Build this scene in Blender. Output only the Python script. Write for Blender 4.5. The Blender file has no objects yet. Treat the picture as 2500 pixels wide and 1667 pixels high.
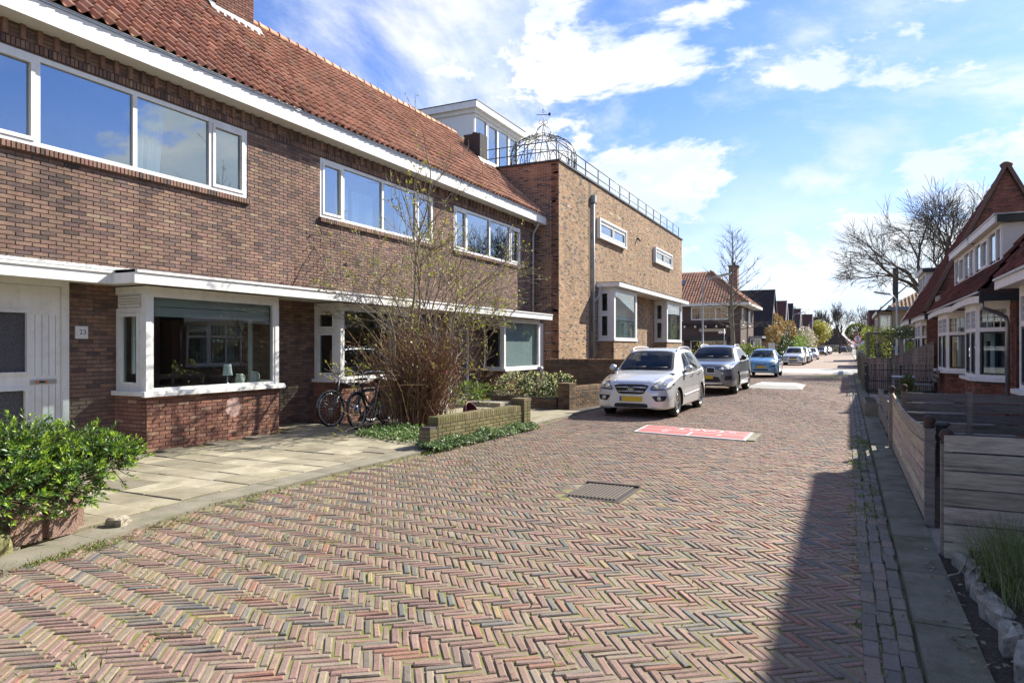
import bpy, math, random
import numpy as np
from mathutils import Vector, Matrix

# ------------------------------------------------------------------ camera, sky, sun, exposure
SC = bpy.context.scene
COL = SC.collection
FPX, CAMH, CX, CY = 1666.7, 1.64, 1250.0, 846.0          # photo pixels
YAW = math.atan(818.0 / FPX)                             # street runs along +Y
SN, CS = math.sin(YAW), math.cos(YAW)
cam_d = bpy.data.cameras.new('camera'); cam = bpy.data.objects.new('camera', cam_d); COL.objects.link(cam)
cam.location = (0, 0, CAMH); cam.rotation_euler = (math.pi / 2, 0, YAW)
cam_d.sensor_width = 36.0; cam_d.lens = 24.0; cam_d.shift_y = 12.5 / 2500.0
cam_d.clip_start = 0.05; cam_d.clip_end = 6000.0
SC.camera = cam

SUNV = Vector((1.0, 2.0, 1.6)).normalized()           # towards the sun
sun_d = bpy.data.lights.new('sun', 'SUN'); sun = bpy.data.objects.new('sun', sun_d); COL.objects.link(sun)
sun_d.energy = 5.0; sun_d.angle = math.radians(0.53); sun_d.color = (1.0, 0.94, 0.82)
sun.rotation_euler = SUNV.to_track_quat('Z', 'Y').to_euler(); sun.location = (30, 45, 45)

W = bpy.data.worlds.new('World'); SC.world = W; W.use_nodes = True
def build_world():
    nt = W.node_tree; nt.nodes.clear(); N = nt.nodes.new; L = nt.links.new
    out = N('ShaderNodeOutputWorld'); bg = N('ShaderNodeBackground'); bg.inputs['Strength'].default_value = 0.070
    sky = N('ShaderNodeTexSky'); sky.sky_type = 'NISHITA'; sky.sun_disc = False
    sky.sun_elevation = math.asin(SUNV.z); sky.sun_rotation = math.atan2(SUNV.x, SUNV.y)
    sky.air_density = 1.0; sky.dust_density = 0.4; sky.ozone_density = 2.0; sky.altitude = 0
    tc = N('ShaderNodeTexCoord'); sep = N('ShaderNodeSeparateXYZ'); L(tc.outputs['Generated'], sep.inputs[0])
    def math_(op, a, b=None, clamp=False):
        n = N('ShaderNodeMath'); n.operation = op; n.use_clamp = clamp
        for k, v in enumerate((a, b)):
            if v is None: continue
            if isinstance(v, (int, float)): n.inputs[k].default_value = v
            else: L(v, n.inputs[k])
        return n.outputs[0]
    def ramp(src, lo, hi, smooth=True):
        n = N('ShaderNodeMapRange'); n.interpolation_type = 'SMOOTHSTEP' if smooth else 'LINEAR'
        L(src, n.inputs['Value']); n.inputs['From Min'].default_value = lo; n.inputs['From Max'].default_value = hi
        return n.outputs['Result']
    def noise(vec, scale, detail, rough, dist=0.0, loc=(0, 0, 0), sc=(1, 1, 1)):
        mp = N('ShaderNodeMapping'); L(vec, mp.inputs['Vector']); mp.inputs['Location'].default_value = loc; mp.inputs['Scale'].default_value = sc
        n = N('ShaderNodeTexNoise'); L(mp.outputs[0], n.inputs['Vector'])
        n.inputs['Scale'].default_value = scale; n.inputs['Detail'].default_value = detail
        n.inputs['Roughness'].default_value = rough; n.inputs['Distortion'].default_value = dist
        return n.outputs['Fac']
    z = math_('MAXIMUM', sep.outputs['Z'], 0.0)
    zz = math_('ADD', z, 0.16)
    comb = N('ShaderNodeCombineXYZ')
    L(math_('DIVIDE', sep.outputs['X'], zz), comb.inputs[0]); L(math_('DIVIDE', sep.outputs['Y'], zz), comb.inputs[1])
    flat = comb.outputs[0]
    cir = noise(flat, 1.15, 8, 0.62, 0.35, SKY_CIR, (1.0, 0.75, 1))          # thin streaky high cloud
    cir_big = noise(flat, 0.42, 3, 0.5, 0.0, SKY_BIG)
    cirm = math_('MULTIPLY', ramp(cir, 0.44, 0.68), ramp(cir_big, 0.34, 0.56))
    cum = noise(tc.outputs['Generated'], 2.9, 12, 0.60, 0.25, SKY_CUM, (1, 1, 2.1))   # puffy low cloud
    low = ramp(z, 0.30, 0.02)
    cumv = math_('ADD', cum, math_('MULTIPLY', low, 0.14))
    cumm = ramp(cumv, 0.565, 0.625)
    haze = math_('MULTIPLY', ramp(z, 0.34, 0.0), 0.80)
    mask = math_('MAXIMUM', math_('MAXIMUM', math_('MULTIPLY', cirm, 0.92), cumm), haze)
    shade = noise(tc.outputs['Generated'], 4.2, 6, 0.6, 0.0, (3.1, 0.4, 1.7), (1, 1, 2.4))
    ccol = N('ShaderNodeMix'); ccol.data_type = 'RGBA'
    L(ramp(shade, 0.40, 0.60), ccol.inputs[0]); ccol.inputs[6].default_value = (5.6, 6.3, 7.1, 1); ccol.inputs[7].default_value = (7.9, 7.9, 7.9, 1)
    tint = N('ShaderNodeMix'); tint.data_type = 'RGBA'; tint.blend_type = 'MULTIPLY'; tint.inputs[0].default_value = 1.0
    L(sky.outputs[0], tint.inputs[6]); tint.inputs[7].default_value = SKY_TINT
    mix = N('ShaderNodeMix'); mix.data_type = 'RGBA'
    L(mask, mix.inputs[0]); L(tint.outputs[2], mix.inputs[6]); L(ccol.outputs[2], mix.inputs[7])
    L(mix.outputs[2], bg.inputs['Color']); L(bg.outputs[0], out.inputs['Surface'])
SKY_CIR = (0.070, -0.688, 0.000); SKY_BIG = (2.203, -2.624, 0.000); SKY_CUM = (-2.671, -0.727, -0.050); SKY_TINT = (0.66, 0.84, 1.30, 1)
build_world()
SC.view_settings.view_transform = 'Standard'; SC.view_settings.look = 'None'
SC.view_settings.exposure = 1.20; SC.view_settings.gamma = 1.0; SC.view_settings.use_curve_mapping = False
SC.cycles.use_denoising = True
SC.cycles.max_bounces = 8; SC.cycles.diffuse_bounces = 3; SC.cycles.glossy_bounces = 3
SC.cycles.transmission_bounces = 4; SC.cycles.transparent_max_bounces = 10; SC.cycles.caustics_reflective = False; SC.cycles.caustics_refractive = False
SC.cycles.sample_clamp_indirect = 6.0

# ------------------------------------------------------------------ helpers
RND = random.Random(11)
NPR = np.random.default_rng(11)
def ray(px, py):
    r = (px - CX) / FPX; u = (CY - py) / FPX
    return (r * CS - SN, r * SN + CS, u)
def project(p):
    p = np.atleast_2d(p); Rr = p[:, 0] * CS + p[:, 1] * SN; D = -p[:, 0] * SN + p[:, 1] * CS
    D = np.where(D < 0.05, 0.05, D)
    return CX + FPX * Rr / D, CY - FPX * (p[:, 2] - CAMH) / D, D

class MB:
    """collects geometry; build() links it as one mesh object"""
    def __init__(s): s.V = []; s.F = []; s.C = []; s.n = 0
    def add(s, v, f, col=(1, 1, 1), mi=0, smooth=False):
        v = np.asarray(v, float).reshape(-1, 3); c = np.asarray(col, float)
        if c.ndim == 1: c = np.tile(c[:3], (len(v), 1))
        groups = {}
        if isinstance(f, np.ndarray): groups[f.shape[1]] = f
        else:
            for q in f: groups.setdefault(len(q), []).append(q)
        for k, q in groups.items(): s.F.append((np.asarray(q, int) + s.n, mi, smooth))
        s.V.append(v); s.C.append(c); s.n += len(v); return s
    def box(s, x0, x1, y0, y1, z0, z1, col=(1, 1, 1), mi=0):
        v = [(x, y, z) for z in (z0, z1) for y in (y0, y1) for x in (x0, x1)]
        return s.add(v, [(0, 2, 3, 1), (4, 5, 7, 6), (0, 1, 5, 4), (2, 6, 7, 3), (0, 4, 6, 2), (1, 3, 7, 5)], col, mi)
    def obox(s, c, U, V, N, col=(1, 1, 1), mi=0):
        c = np.array(c, float); U, V, N = (np.array(a, float) for a in (U, V, N))
        v = [c + a * U + b * V + d * N for d in (-1, 1) for b in (-1, 1) for a in (-1, 1)]
        return s.add(v, [(0, 2, 3, 1), (4, 5, 7, 6), (0, 1, 5, 4), (2, 6, 7, 3), (0, 4, 6, 2), (1, 3, 7, 5)], col, mi)
    def prism(s, poly, ext, col=(1, 1, 1), mi=0):
        p = np.array(poly, float); n = len(p); e = np.array(ext, float)
        f = [tuple(range(n - 1, -1, -1)), tuple(range(n, 2 * n))] + [(i, (i + 1) % n, n + (i + 1) % n, n + i) for i in range(n)]
        return s.add(np.vstack([p, p + e]), f, col, mi)
    def tube(s, pts, rad, n=6, col=(1, 1, 1), mi=0, smooth=True, cap=True, closed=False):
        P = np.array(pts, float); m = len(P)
        r = np.full(m, rad) if np.isscalar(rad) else np.array(rad, float)
        if closed: T = np.roll(P, -1, 0) - np.roll(P, 1, 0)
        else: T = np.gradient(P, axis=0)
        T /= np.maximum(np.linalg.norm(T, axis=1, keepdims=True), 1e-9)
        a = np.array([0, 0, 1.0]) if abs(T[0][2]) < 0.9 else np.array([1.0, 0, 0])
        U = np.zeros_like(P); u = np.cross(T[0], a); u /= np.linalg.norm(u)
        for i in range(m):
            u = u - T[i] * (u @ T[i]); u /= max(np.linalg.norm(u), 1e-9); U[i] = u
        B = np.cross(T, U); th = np.arange(n) * 2 * math.pi / n
        v = P[:, None] + r[:, None, None] * (np.cos(th)[None, :, None] * U[:, None] + np.sin(th)[None, :, None] * B[:, None])
        f = []; mm = m if closed else m - 1
        for i in range(mm):
            i2 = (i + 1) % m
            for j in range(n): f.append((i * n + j, i * n + (j + 1) % n, i2 * n + (j + 1) % n, i2 * n + j))
        if cap and not closed: f += [tuple(range(n - 1, -1, -1)), tuple(range((m - 1) * n, m * n))]
        return s.add(v.reshape(-1, 3), f, col, mi, smooth)
    def lathe(s, prof, M4, n=24, col=(1, 1, 1), mi=0, smooth=True):
        th = np.arange(n) * 2 * math.pi / n; v = []
        for r, z in prof: v += [(r * math.cos(t), r * math.sin(t), z) for t in th]
        v = np.array(v); M4 = np.array(M4); v = v @ M4[:3, :3].T + M4[:3, 3]; f = []
        for i in range(len(prof) - 1):
            for j in range(n): f.append((i * n + j, i * n + (j + 1) % n, (i + 1) * n + (j + 1) % n, (i + 1) * n + j))
        return s.add(v, f, col, mi, smooth)
    def mesh(s, name, mats):
        me = bpy.data.meshes.new(name)
        V = np.vstack(s.V) if s.V else np.zeros((0, 3)); C = np.vstack(s.C)
        me.vertices.add(len(V)); me.vertices.foreach_set('co', V.astype(np.float32).ravel())
        loops = np.concatenate([f.ravel() for f, _, _ in s.F]); tot = np.concatenate([np.full(len(f), f.shape[1]) for f, _, _ in s.F])
        me.loops.add(len(loops)); me.loops.foreach_set('vertex_index', loops.astype(np.int32))
        me.polygons.add(len(tot)); st = np.concatenate([[0], np.cumsum(tot)[:-1]])
        me.polygons.foreach_set('loop_start', st.astype(np.int32))
        me.polygons.foreach_set('material_index', np.concatenate([np.full(len(f), m) for f, m, _ in s.F]).astype(np.int32))
        me.polygons.foreach_set('use_smooth', np.concatenate([np.full(len(f), sm) for f, _, sm in s.F]))
        at = me.attributes.new('Col', 'FLOAT_COLOR', 'POINT')
        at.data.foreach_set('color', np.hstack([C, np.ones((len(C), 1))]).astype(np.float32).ravel())
        for m in (mats if isinstance(mats, (list, tuple)) else [mats]): me.materials.append(m)
        me.update(calc_edges=True); me.validate()
        return me
    def build(s, name, mats, parent=None, loc=None, kind=None):
        o = bpy.data.objects.new(name, s.mesh(name, mats)); COL.objects.link(o)
        if parent is not None: o.parent = parent
        if loc is not None: o.location = loc
        if kind: o['kind'] = kind
        return o

def tag(o, label, cat, group=None):
    o['label'] = label; o['category'] = cat
    if group: o['group'] = group
    return o
def thing(name, label, cat, loc=(0, 0, 0), rz=0.0, group=None):
    o = bpy.data.objects.new(name, None); COL.objects.link(o); o.location = loc; o.rotation_euler = (0, 0, rz)
    o.empty_display_size = 0.1
    return tag(o, label, cat, group)
def anchor(name, label, cat, loc, group=None):
    """a thing whose parts are modelled in world coordinates: parts get loc subtracted by the parent's inverse"""
    return thing(name, label, cat, loc, 0.0, group)
def put(mb, name, mats, parent, kind=None):
    o = mb.build(name, mats, parent, kind=kind)
    p = parent
    while p.parent is not None: p = p.parent
    if parent.parent is None and parent.type == 'EMPTY': o.location = -Vector(parent.location)
    return o
def structure(mb, name, mats):
    o = mb.build(name, mats); o['kind'] = 'structure'; return o

# ------------------------------------------------------------------ materials
MATS = {}
def nodes_of(name):
    m = bpy.data.materials.new(name); m.use_nodes = True; nt = m.node_tree; nt.nodes.clear()
    return m, nt, nt.nodes.new, nt.links.new
def M(name, col=(0.5, 0.5, 0.5), rough=0.8, attr=False, nz=(), bump=None, metal=0.0, spec=0.5, coat=0.0, stain=None, alpha=None, trans=0.0, sheen=0.0, aniso=None, streak=None):
    """principled material; nz: (scale, amount) brightness noise on top of the colour or of the Col attribute;
    stain: (scale, lo, hi, colour, amount); bump: (scale, strength, distance)"""
    if name in MATS: return MATS[name]
    m, nt, N, L = nodes_of(name)
    out = N('ShaderNodeOutputMaterial'); b = N('ShaderNodeBsdfPrincipled'); L(b.outputs[0], out.inputs['Surface'])
    geo = N('ShaderNodeNewGeometry'); pos = geo.outputs['Position']
    if attr:
        a = N('ShaderNodeAttribute'); a.attribute_name = 'Col'; c = a.outputs['Color']
    else:
        a = N('ShaderNodeRGB'); a.outputs[0].default_value = (*col, 1); c = a.outputs[0]
    if aniso:
        mpn = N('ShaderNodeVectorMath'); mpn.operation = 'MULTIPLY'; L(pos, mpn.inputs[0]); mpn.inputs[1].default_value = aniso; pos = mpn.outputs[0]
    def nse(scale, detail=4, rough_=0.6):
        n = N('ShaderNodeTexNoise'); L(pos, n.inputs['Vector']); n.inputs['Scale'].default_value = scale
        n.inputs['Detail'].default_value = detail; n.inputs['Roughness'].default_value = rough_; return n.outputs['Fac']
    for scale, amt in nz:
        mr = N('ShaderNodeMapRange'); L(nse(scale), mr.inputs['Value']); mr.inputs['From Min'].default_value = 0.3; mr.inputs['From Max'].default_value = 0.7
        mr.inputs['To Min'].default_value = 1 - amt; mr.inputs['To Max'].default_value = 1 + amt
        v = N('ShaderNodeVectorMath'); v.operation = 'SCALE'; L(c, v.inputs[0]); L(mr.outputs[0], v.inputs['Scale']); c = v.outputs[0]
    if streak:                                            # rain streaks running down the surface
        sv = N('ShaderNodeVectorMath'); sv.operation = 'MULTIPLY'; L(pos, sv.inputs[0]); sv.inputs[1].default_value = (1.0, 1.0, 0.10)
        sn = N('ShaderNodeTexNoise'); L(sv.outputs[0], sn.inputs['Vector']); sn.inputs['Scale'].default_value = streak[0]; sn.inputs['Detail'].default_value = 5; sn.inputs['Roughness'].default_value = 0.65
        mr = N('ShaderNodeMapRange'); L(sn.outputs['Fac'], mr.inputs['Value']); mr.inputs['From Min'].default_value = 0.35; mr.inputs['From Max'].default_value = 0.65; mr.inputs['To Min'].default_value = 1 - streak[1]; mr.inputs['To Max'].default_value = 1 + streak[1] * 0.6
        v = N('ShaderNodeVectorMath'); v.operation = 'SCALE'; L(c, v.inputs[0]); L(mr.outputs[0], v.inputs['Scale']); c = v.outputs[0]
    for st in (stain or ()):
        scale, lo, hi, sc, amt = st
        mr = N('ShaderNodeMapRange'); L(nse(scale, 6), mr.inputs['Value']); mr.inputs['From Min'].default_value = lo; mr.inputs['From Max'].default_value = hi
        mr.inputs['To Max'].default_value = amt
        mx = N('ShaderNodeMix'); mx.data_type = 'RGBA'; L(mr.outputs[0], mx.inputs[0]); L(c, mx.inputs[6]); mx.inputs[7].default_value = (*sc, 1); c = mx.outputs[2]
    L(c, b.inputs['Base Color'])
    b.inputs['Roughness'].default_value = rough; b.inputs['Metallic'].default_value = metal
    b.inputs['Specular IOR Level'].default_value = spec; b.inputs['Coat Weight'].default_value = coat; b.inputs['Coat Roughness'].default_value = 0.04
    if trans: b.inputs['Transmission Weight'].default_value = trans
    if sheen: b.inputs['Sheen Weight'].default_value = sheen
    if alpha is not None: b.inputs['Alpha'].default_value = alpha
    if bump:
        bp = N('ShaderNodeBump'); bp.inputs['Strength'].default_value = bump[1]; bp.inputs['Distance'].default_value = bump[2]
        L(nse(bump[0], 5, 0.65), bp.inputs['Height']); L(bp.outputs[0], b.inputs['Normal'])
    MATS[name] = m; return m
def leaf_material(name, rough=0.45, through=0.35):
    if name in MATS: return MATS[name]
    m, nt, N, L = nodes_of(name)
    out = N('ShaderNodeOutputMaterial'); b = N('ShaderNodeBsdfPrincipled'); t = N('ShaderNodeBsdfTranslucent'); mx = N('ShaderNodeMixShader')
    a = N('ShaderNodeAttribute'); a.attribute_name = 'Col'
    L(a.outputs['Color'], b.inputs['Base Color']); L(a.outputs['Color'], t.inputs['Color']); b.inputs['Roughness'].default_value = rough
    mx.inputs[0].default_value = through; L(b.outputs[0], mx.inputs[1]); L(t.outputs[0], mx.inputs[2]); L(mx.outputs[0], out.inputs['Surface'])
    MATS[name] = m; return m
def glass_material(name, tint=(0.8, 0.86, 0.86), ior=1.6, rough=0.0, wav=0.0, extra=0.0, gain=1.0):
    """thin pane: mirror reflection by Fresnel over a tinted see-through film"""
    if name in MATS: return MATS[name]
    m, nt, N, L = nodes_of(name)
    out = N('ShaderNodeOutputMaterial'); g = N('ShaderNodeBsdfGlossy'); t = N('ShaderNodeBsdfTransparent'); mx = N('ShaderNodeMixShader')
    lw = N('ShaderNodeLayerWeight'); lw.inputs['Blend'].default_value = 0.5; pw = N('ShaderNodeMath'); pw.operation = 'POWER'; L(lw.outputs['Facing'], pw.inputs[0]); pw.inputs[1].default_value = 5.0
    f0 = ((ior - 1) / (ior + 1)) ** 2 * gain + extra
    g.inputs['Roughness'].default_value = rough; g.inputs['Color'].default_value = (0.93, 0.97, 1.0, 1); t.inputs['Color'].default_value = (*tint, 1)
    f2 = N('ShaderNodeMath'); f2.operation = 'MULTIPLY_ADD'; f2.use_clamp = True; L(pw.outputs[0], f2.inputs[0]); f2.inputs[1].default_value = 1.0 - f0; f2.inputs[2].default_value = f0
    if wav:
        bp = N('ShaderNodeBump'); bp.inputs['Strength'].default_value = wav; bp.inputs['Distance'].default_value = 0.02
        geo = N('ShaderNodeNewGeometry'); n = N('ShaderNodeTexNoise'); n.inputs['Scale'].default_value = 1.3; n.inputs['Detail'].default_value = 1
        L(geo.outputs['Position'], n.inputs['Vector']); L(n.outputs['Fac'], bp.inputs['Height']); L(bp.outputs[0], g.inputs['Normal'])
    L(f2.outputs[0], mx.inputs[0]); L(t.outputs[0], mx.inputs[1]); L(g.outputs[0], mx.inputs[2]); L(mx.outputs[0], out.inputs['Surface'])
    MATS[name] = m; return m

m_brick = M('brick_clay', attr=True, rough=0.88, nz=((60, 0.26), (6, 0.14), (0.8, 0.10)), bump=(90, 0.6, 0.005), spec=0.25, streak=(1.6, 0.20), stain=((1.3, 0.56, 0.80, (0.09, 0.07, 0.055), 0.45), (2.3, 0.66, 0.80, (0.36, 0.32, 0.28), 0.35)))
m_mortar = M('mortar_dark', (0.105, 0.085, 0.07), 0.95, nz=((40, 0.25),))
m_mortar_lt = M('mortar_light', (0.42, 0.38, 0.32), 0.95, nz=((40, 0.2),))
m_white = M('white_paint', (0.76, 0.755, 0.73), 0.5, streak=(6.0, 0.06), nz=((5, 0.04), (45, 0.03)), stain=((9, 0.56, 0.78, (0.46, 0.43, 0.36), 0.45), (2, 0.52, 0.8, (0.50, 0.47, 0.40), 0.5)))
m_cream = M('cream_paint', (0.66, 0.64, 0.58), 0.5, nz=((5, 0.05),))
m_offwhite = M('offwhite_panel', (0.70, 0.70, 0.68), 0.6, nz=((14, 0.05),))
m_grey_paint = M('grey_trim', (0.30, 0.31, 0.31), 0.5)
m_black = M('black_trim', (0.02, 0.021, 0.022), 0.45, nz=((20, 0.2),))
m_zinc = M('zinc', (0.36, 0.38, 0.40), 0.38, metal=0.7, nz=((8, 0.18), (60, 0.08)), bump=(9, 0.35, 0.01))
m_lead = M('lead', (0.30, 0.31, 0.32), 0.55, metal=0.35, nz=((9, 0.3),), bump=(10, 0.8, 0.03))
m_pipe = M('grey_pipe', (0.33, 0.35, 0.37), 0.45, nz=((6, 0.1),))
m_tile = M('roof_tile_clay', attr=True, rough=0.78, nz=((45, 0.2), (3, 0.14)), bump=(70, 0.3, 0.004), spec=0.2, stain=((5, 0.58, 0.76, (0.10, 0.08, 0.06), 0.55), (1.3, 0.54, 0.80, (0.17, 0.115, 0.075), 0.55), (16, 0.66, 0.76, (0.34, 0.30, 0.22), 0.5)))
m_roofdark = M('roof_underlay', (0.05, 0.03, 0.025), 0.9)
m_concrete = M('concrete_slab', attr=True, rough=0.9, nz=((120, 0.16), (3.2, 0.20)), bump=(160, 0.5, 0.003), stain=((2.1, 0.50, 0.72, (0.14, 0.125, 0.06), 0.6), (9, 0.55, 0.75, (0.13, 0.115, 0.075), 0.55), (40, 0.60, 0.72, (0.11, 0.10, 0.08), 0.5)))
m_kerb = M('kerb_concrete', (0.205, 0.185, 0.14), 0.92, nz=((130, 0.25), (4, 0.2)), bump=(150, 0.8, 0.005), stain=((3.5, 0.5, 0.7, (0.10, 0.11, 0.04), 0.5),))
m_paver = M('paver_clay', attr=True, rough=0.82, nz=((80, 0.24), (9, 0.14), (0.6, 0.10)), bump=(90, 0.8, 0.004), spec=0.3, stain=((1.0, 0.42, 0.72, (0.215, 0.170, 0.120), 0.25), (13, 0.56, 0.72, (0.17, 0.14, 0.085), 0.40), (3.0, 0.60, 0.75, (0.105, 0.11, 0.045), 0.35)))
m_joint = M('joint_sand', (0.24, 0.205, 0.135), 0.97, nz=((200, 0.35),), bump=(220, 0.8, 0.006), stain=((5, 0.44, 0.60, (0.155, 0.16, 0.025), 0.9),))
m_soil = M('soil', (0.075, 0.058, 0.042), 0.98, nz=((60, 0.5), (8, 0.3)), bump=(60, 1.0, 0.03))
m_ground = M('ground_earth', (0.14, 0.12, 0.085), 0.95, nz=((2, 0.2), (30, 0.25)), stain=((0.9, 0.45, 0.6, (0.06, 0.075, 0.025), 0.8),))
m_wood = M('weathered_wood', attr=True, rough=0.85, nz=((7, 0.30), (30, 0.22)), bump=(30, 0.6, 0.004), stain=((5, 0.55, 0.72, (0.055, 0.055, 0.03), 0.65), (3, 0.60, 0.8, (0.30, 0.22, 0.14), 0.5)), aniso=(0.35, 0.35, 4.0))
m_kerb_dk = M('kerb_mossy', (0.16, 0.155, 0.12), 0.95, nz=((130, 0.3), (4, 0.3)), bump=(150, 0.8, 0.005), stain=((3, 0.45, 0.65, (0.055, 0.065, 0.02), 0.75),))
m_dark_in = M('room_wall', (0.42, 0.40, 0.36), 0.9)
m_floor_in = M('room_floor', (0.09, 0.06, 0.04), 0.7)
m_curtain = M('curtain_cloth', (0.75, 0.76, 0.76), 0.9, nz=((20, 0.06),))
m_blind = M('blind', (0.45, 0.47, 0.48), 0.7)
m_glass = glass_material('window_glass', (0.83, 0.89, 0.88), 1.95, wav=0.02)
m_glass_up = glass_material('window_glass_upper', (0.66, 0.80, 0.88), 1.9, wav=0.02, extra=0.16)
m_glass_obs = M('obscured_glass', (0.045, 0.045, 0.055), 0.25, nz=((45, 0.7),), bump=(38, 1.0, 0.02), spec=0.8)
m_bark = M('bark', attr=True, rough=0.9, nz=((40, 0.3),), bump=(50, 0.6, 0.01))
m_leaf = leaf_material('leaf_soft', 0.5, 0.35)
m_leafg = leaf_material('leaf_glossy', 0.40, 0.25)
m_iron = M('iron', (0.025, 0.027, 0.03), 0.5, metal=0.3)
m_steel = M('steel_grey', (0.30, 0.32, 0.34), 0.42, metal=0.5, nz=((12, 0.12),))
m_rust = M('rusty_iron', (0.07, 0.055, 0.045), 0.75, metal=0.3, nz=((60, 0.35),), stain=((25, 0.5, 0.7, (0.16, 0.09, 0.05), 0.6),))
m_rubber = M('rubber', (0.018, 0.018, 0.019), 0.75)
m_chrome = M('chrome', (0.75, 0.76, 0.78), 0.12, metal=1.0)
m_alloy = M('alloy', (0.50, 0.51, 0.52), 0.3, metal=0.8)
m_blackpl = M('black_plastic', (0.015, 0.015, 0.017), 0.5)
m_carin = M('car_interior', (0.03, 0.03, 0.033), 0.8)
m_plate = M('plate_yellow', (0.62, 0.42, 0.02), 0.5)
m_plate_b = M('plate_blue', (0.02, 0.08, 0.35), 0.5)
m_lens = M('lamp_lens', (0.36, 0.37, 0.37), 0.16, metal=0.5, coat=0.8)
m_lens_red = M('lamp_red', (0.45, 0.01, 0.01), 0.2, coat=0.6)
m_lens_or = M('lamp_orange', (0.75, 0.25, 0.02), 0.25, coat=0.6)
m_carglass = glass_material('car_glass', (0.50, 0.55, 0.56), 1.6)
m_carglass_dk = glass_material('car_glass_tinted', (0.14, 0.15, 0.16), 1.6)
m_stone = M('rock', attr=True, rough=0.92, nz=((25, 0.3), (5, 0.2)), bump=(18, 0.9, 0.03), stain=((6, 0.55, 0.68, (0.10, 0.11, 0.035), 0.6),))
m_terra = M('planter_pink_concrete', (0.33, 0.215, 0.17), 0.95, nz=((90, 0.3), (7, 0.15)), bump=(70, 1.0, 0.012), stain=((5, 0.55, 0.7, (0.10, 0.08, 0.05), 0.5),))

def palette(pal, n, rng=NPR, jitter=0.14, hue=0.04):
    cols = np.array([p[:3] for p in pal]); w = np.array([p[3] for p in pal], float); w /= w.sum()
    c = cols[rng.choice(len(pal), n, p=w)]
    return np.clip(c * (1 + rng.uniform(-jitter, jitter, (n, 1))) * (1 + rng.uniform(-hue, hue, (n, 3))), 0.004, 1)
PAL_TERR = [(0.225, 0.140, 0.108, 5), (0.190, 0.122, 0.100, 4), (0.250, 0.160, 0.115, 3), (0.145, 0.098, 0.085, 2), (0.27, 0.19, 0.135, 1.0), (0.115, 0.082, 0.075, 0.8)]
PAL_BAY = [(0.255, 0.125, 0.088, 5), (0.30, 0.155, 0.108, 3), (0.20, 0.10, 0.075, 3), (0.33, 0.20, 0.14, 1)]
PAL_BROWN = [(0.33, 0.205, 0.105, 5), (0.38, 0.245, 0.13, 3), (0.28, 0.165, 0.09, 3), (0.35, 0.19, 0.11, 2), (0.115, 0.095, 0.085, 1.0), (0.06, 0.05, 0.048, 0.6)]
PAL_MOSSY = [(0.20, 0.175, 0.075, 4), (0.23, 0.19, 0.095, 3), (0.17, 0.155, 0.07, 3), (0.26, 0.20, 0.12, 1)]
PAL_RED = [(0.24, 0.095, 0.062, 5), (0.20, 0.080, 0.055, 4), (0.28, 0.12, 0.075, 2), (0.13, 0.06, 0.05, 1.5)]
PAL_TILE = [(0.41, 0.200, 0.122, 5), (0.35, 0.165, 0.102, 4), (0.46, 0.245, 0.155, 3), (0.28, 0.14, 0.092, 2), (0.32, 0.195, 0.13, 1)]
PAL_PAVER = [(0.240, 0.152, 0.124, 6), (0.218, 0.146, 0.122, 5), (0.262, 0.168, 0.134, 3), (0.230, 0.180, 0.138, 3), (0.125, 0.122, 0.118, 1.8), (0.178, 0.154, 0.130, 2.8), (0.30, 0.225, 0.13, 0.35), (0.25, 0.128, 0.095, 0.8)]
PAL_SLAB = [(0.285, 0.252, 0.178, 4), (0.24, 0.211, 0.148, 3), (0.325, 0.29, 0.208, 2), (0.195, 0.172, 0.12, 1.5)]
PAL_WOOD = [(0.42, 0.36, 0.285, 4), (0.35, 0.30, 0.24, 3), (0.49, 0.41, 0.31, 2)]
PAL_WOODDK = [(0.21, 0.185, 0.16, 4), (0.165, 0.15, 0.135, 3), (0.25, 0.21, 0.175, 2)]

# ------------------------------------------------------------------ masonry
def boxes_np(cen, hu, hv, hw, U, V, N, bev=0.003):
    """many bricks at once: outer face chamfered, back left open"""
    n = len(cen); U, V, N = (np.array(a, float) for a in (U, V, N))
    hu = np.broadcast_to(hu, n); hv = np.broadcast_to(hv, n); hw = np.broadcast_to(hw, n)
    sg = [(-1, -1), (1, -1), (1, 1), (-1, 1)]; vs = []
    for d, ins in ((-1, 0.0), (0.55, 0.0), (1, bev)):
        for a, b in sg:
            vs.append(cen + (a * (hu - ins))[:, None] * U + (b * (hv - ins))[:, None] * V + (d * hw)[:, None] * N)
    v = np.stack(vs, 1).reshape(-1, 3)
    base = [(0, 1, 5, 4), (1, 2, 6, 5), (2, 3, 7, 6), (3, 0, 4, 7), (4, 5, 9, 8), (5, 6, 10, 9), (6, 7, 11, 10), (7, 4, 8, 11), (8, 9, 10, 11)]
    f = (np.arange(n)[:, None, None] * 12 + np.array(base)[None]).reshape(-1, 4)
    return v, f
def free_spans(lo, hi, holes):
    sp = [(lo, hi)]
    for a, b in holes:
        nx = []
        for p, q in sp:
            if b <= p or a >= q: nx.append((p, q)); continue
            if a > p: nx.append((p, a))
            if b < q: nx.append((b, q))
        sp = nx
    return sp
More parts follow.
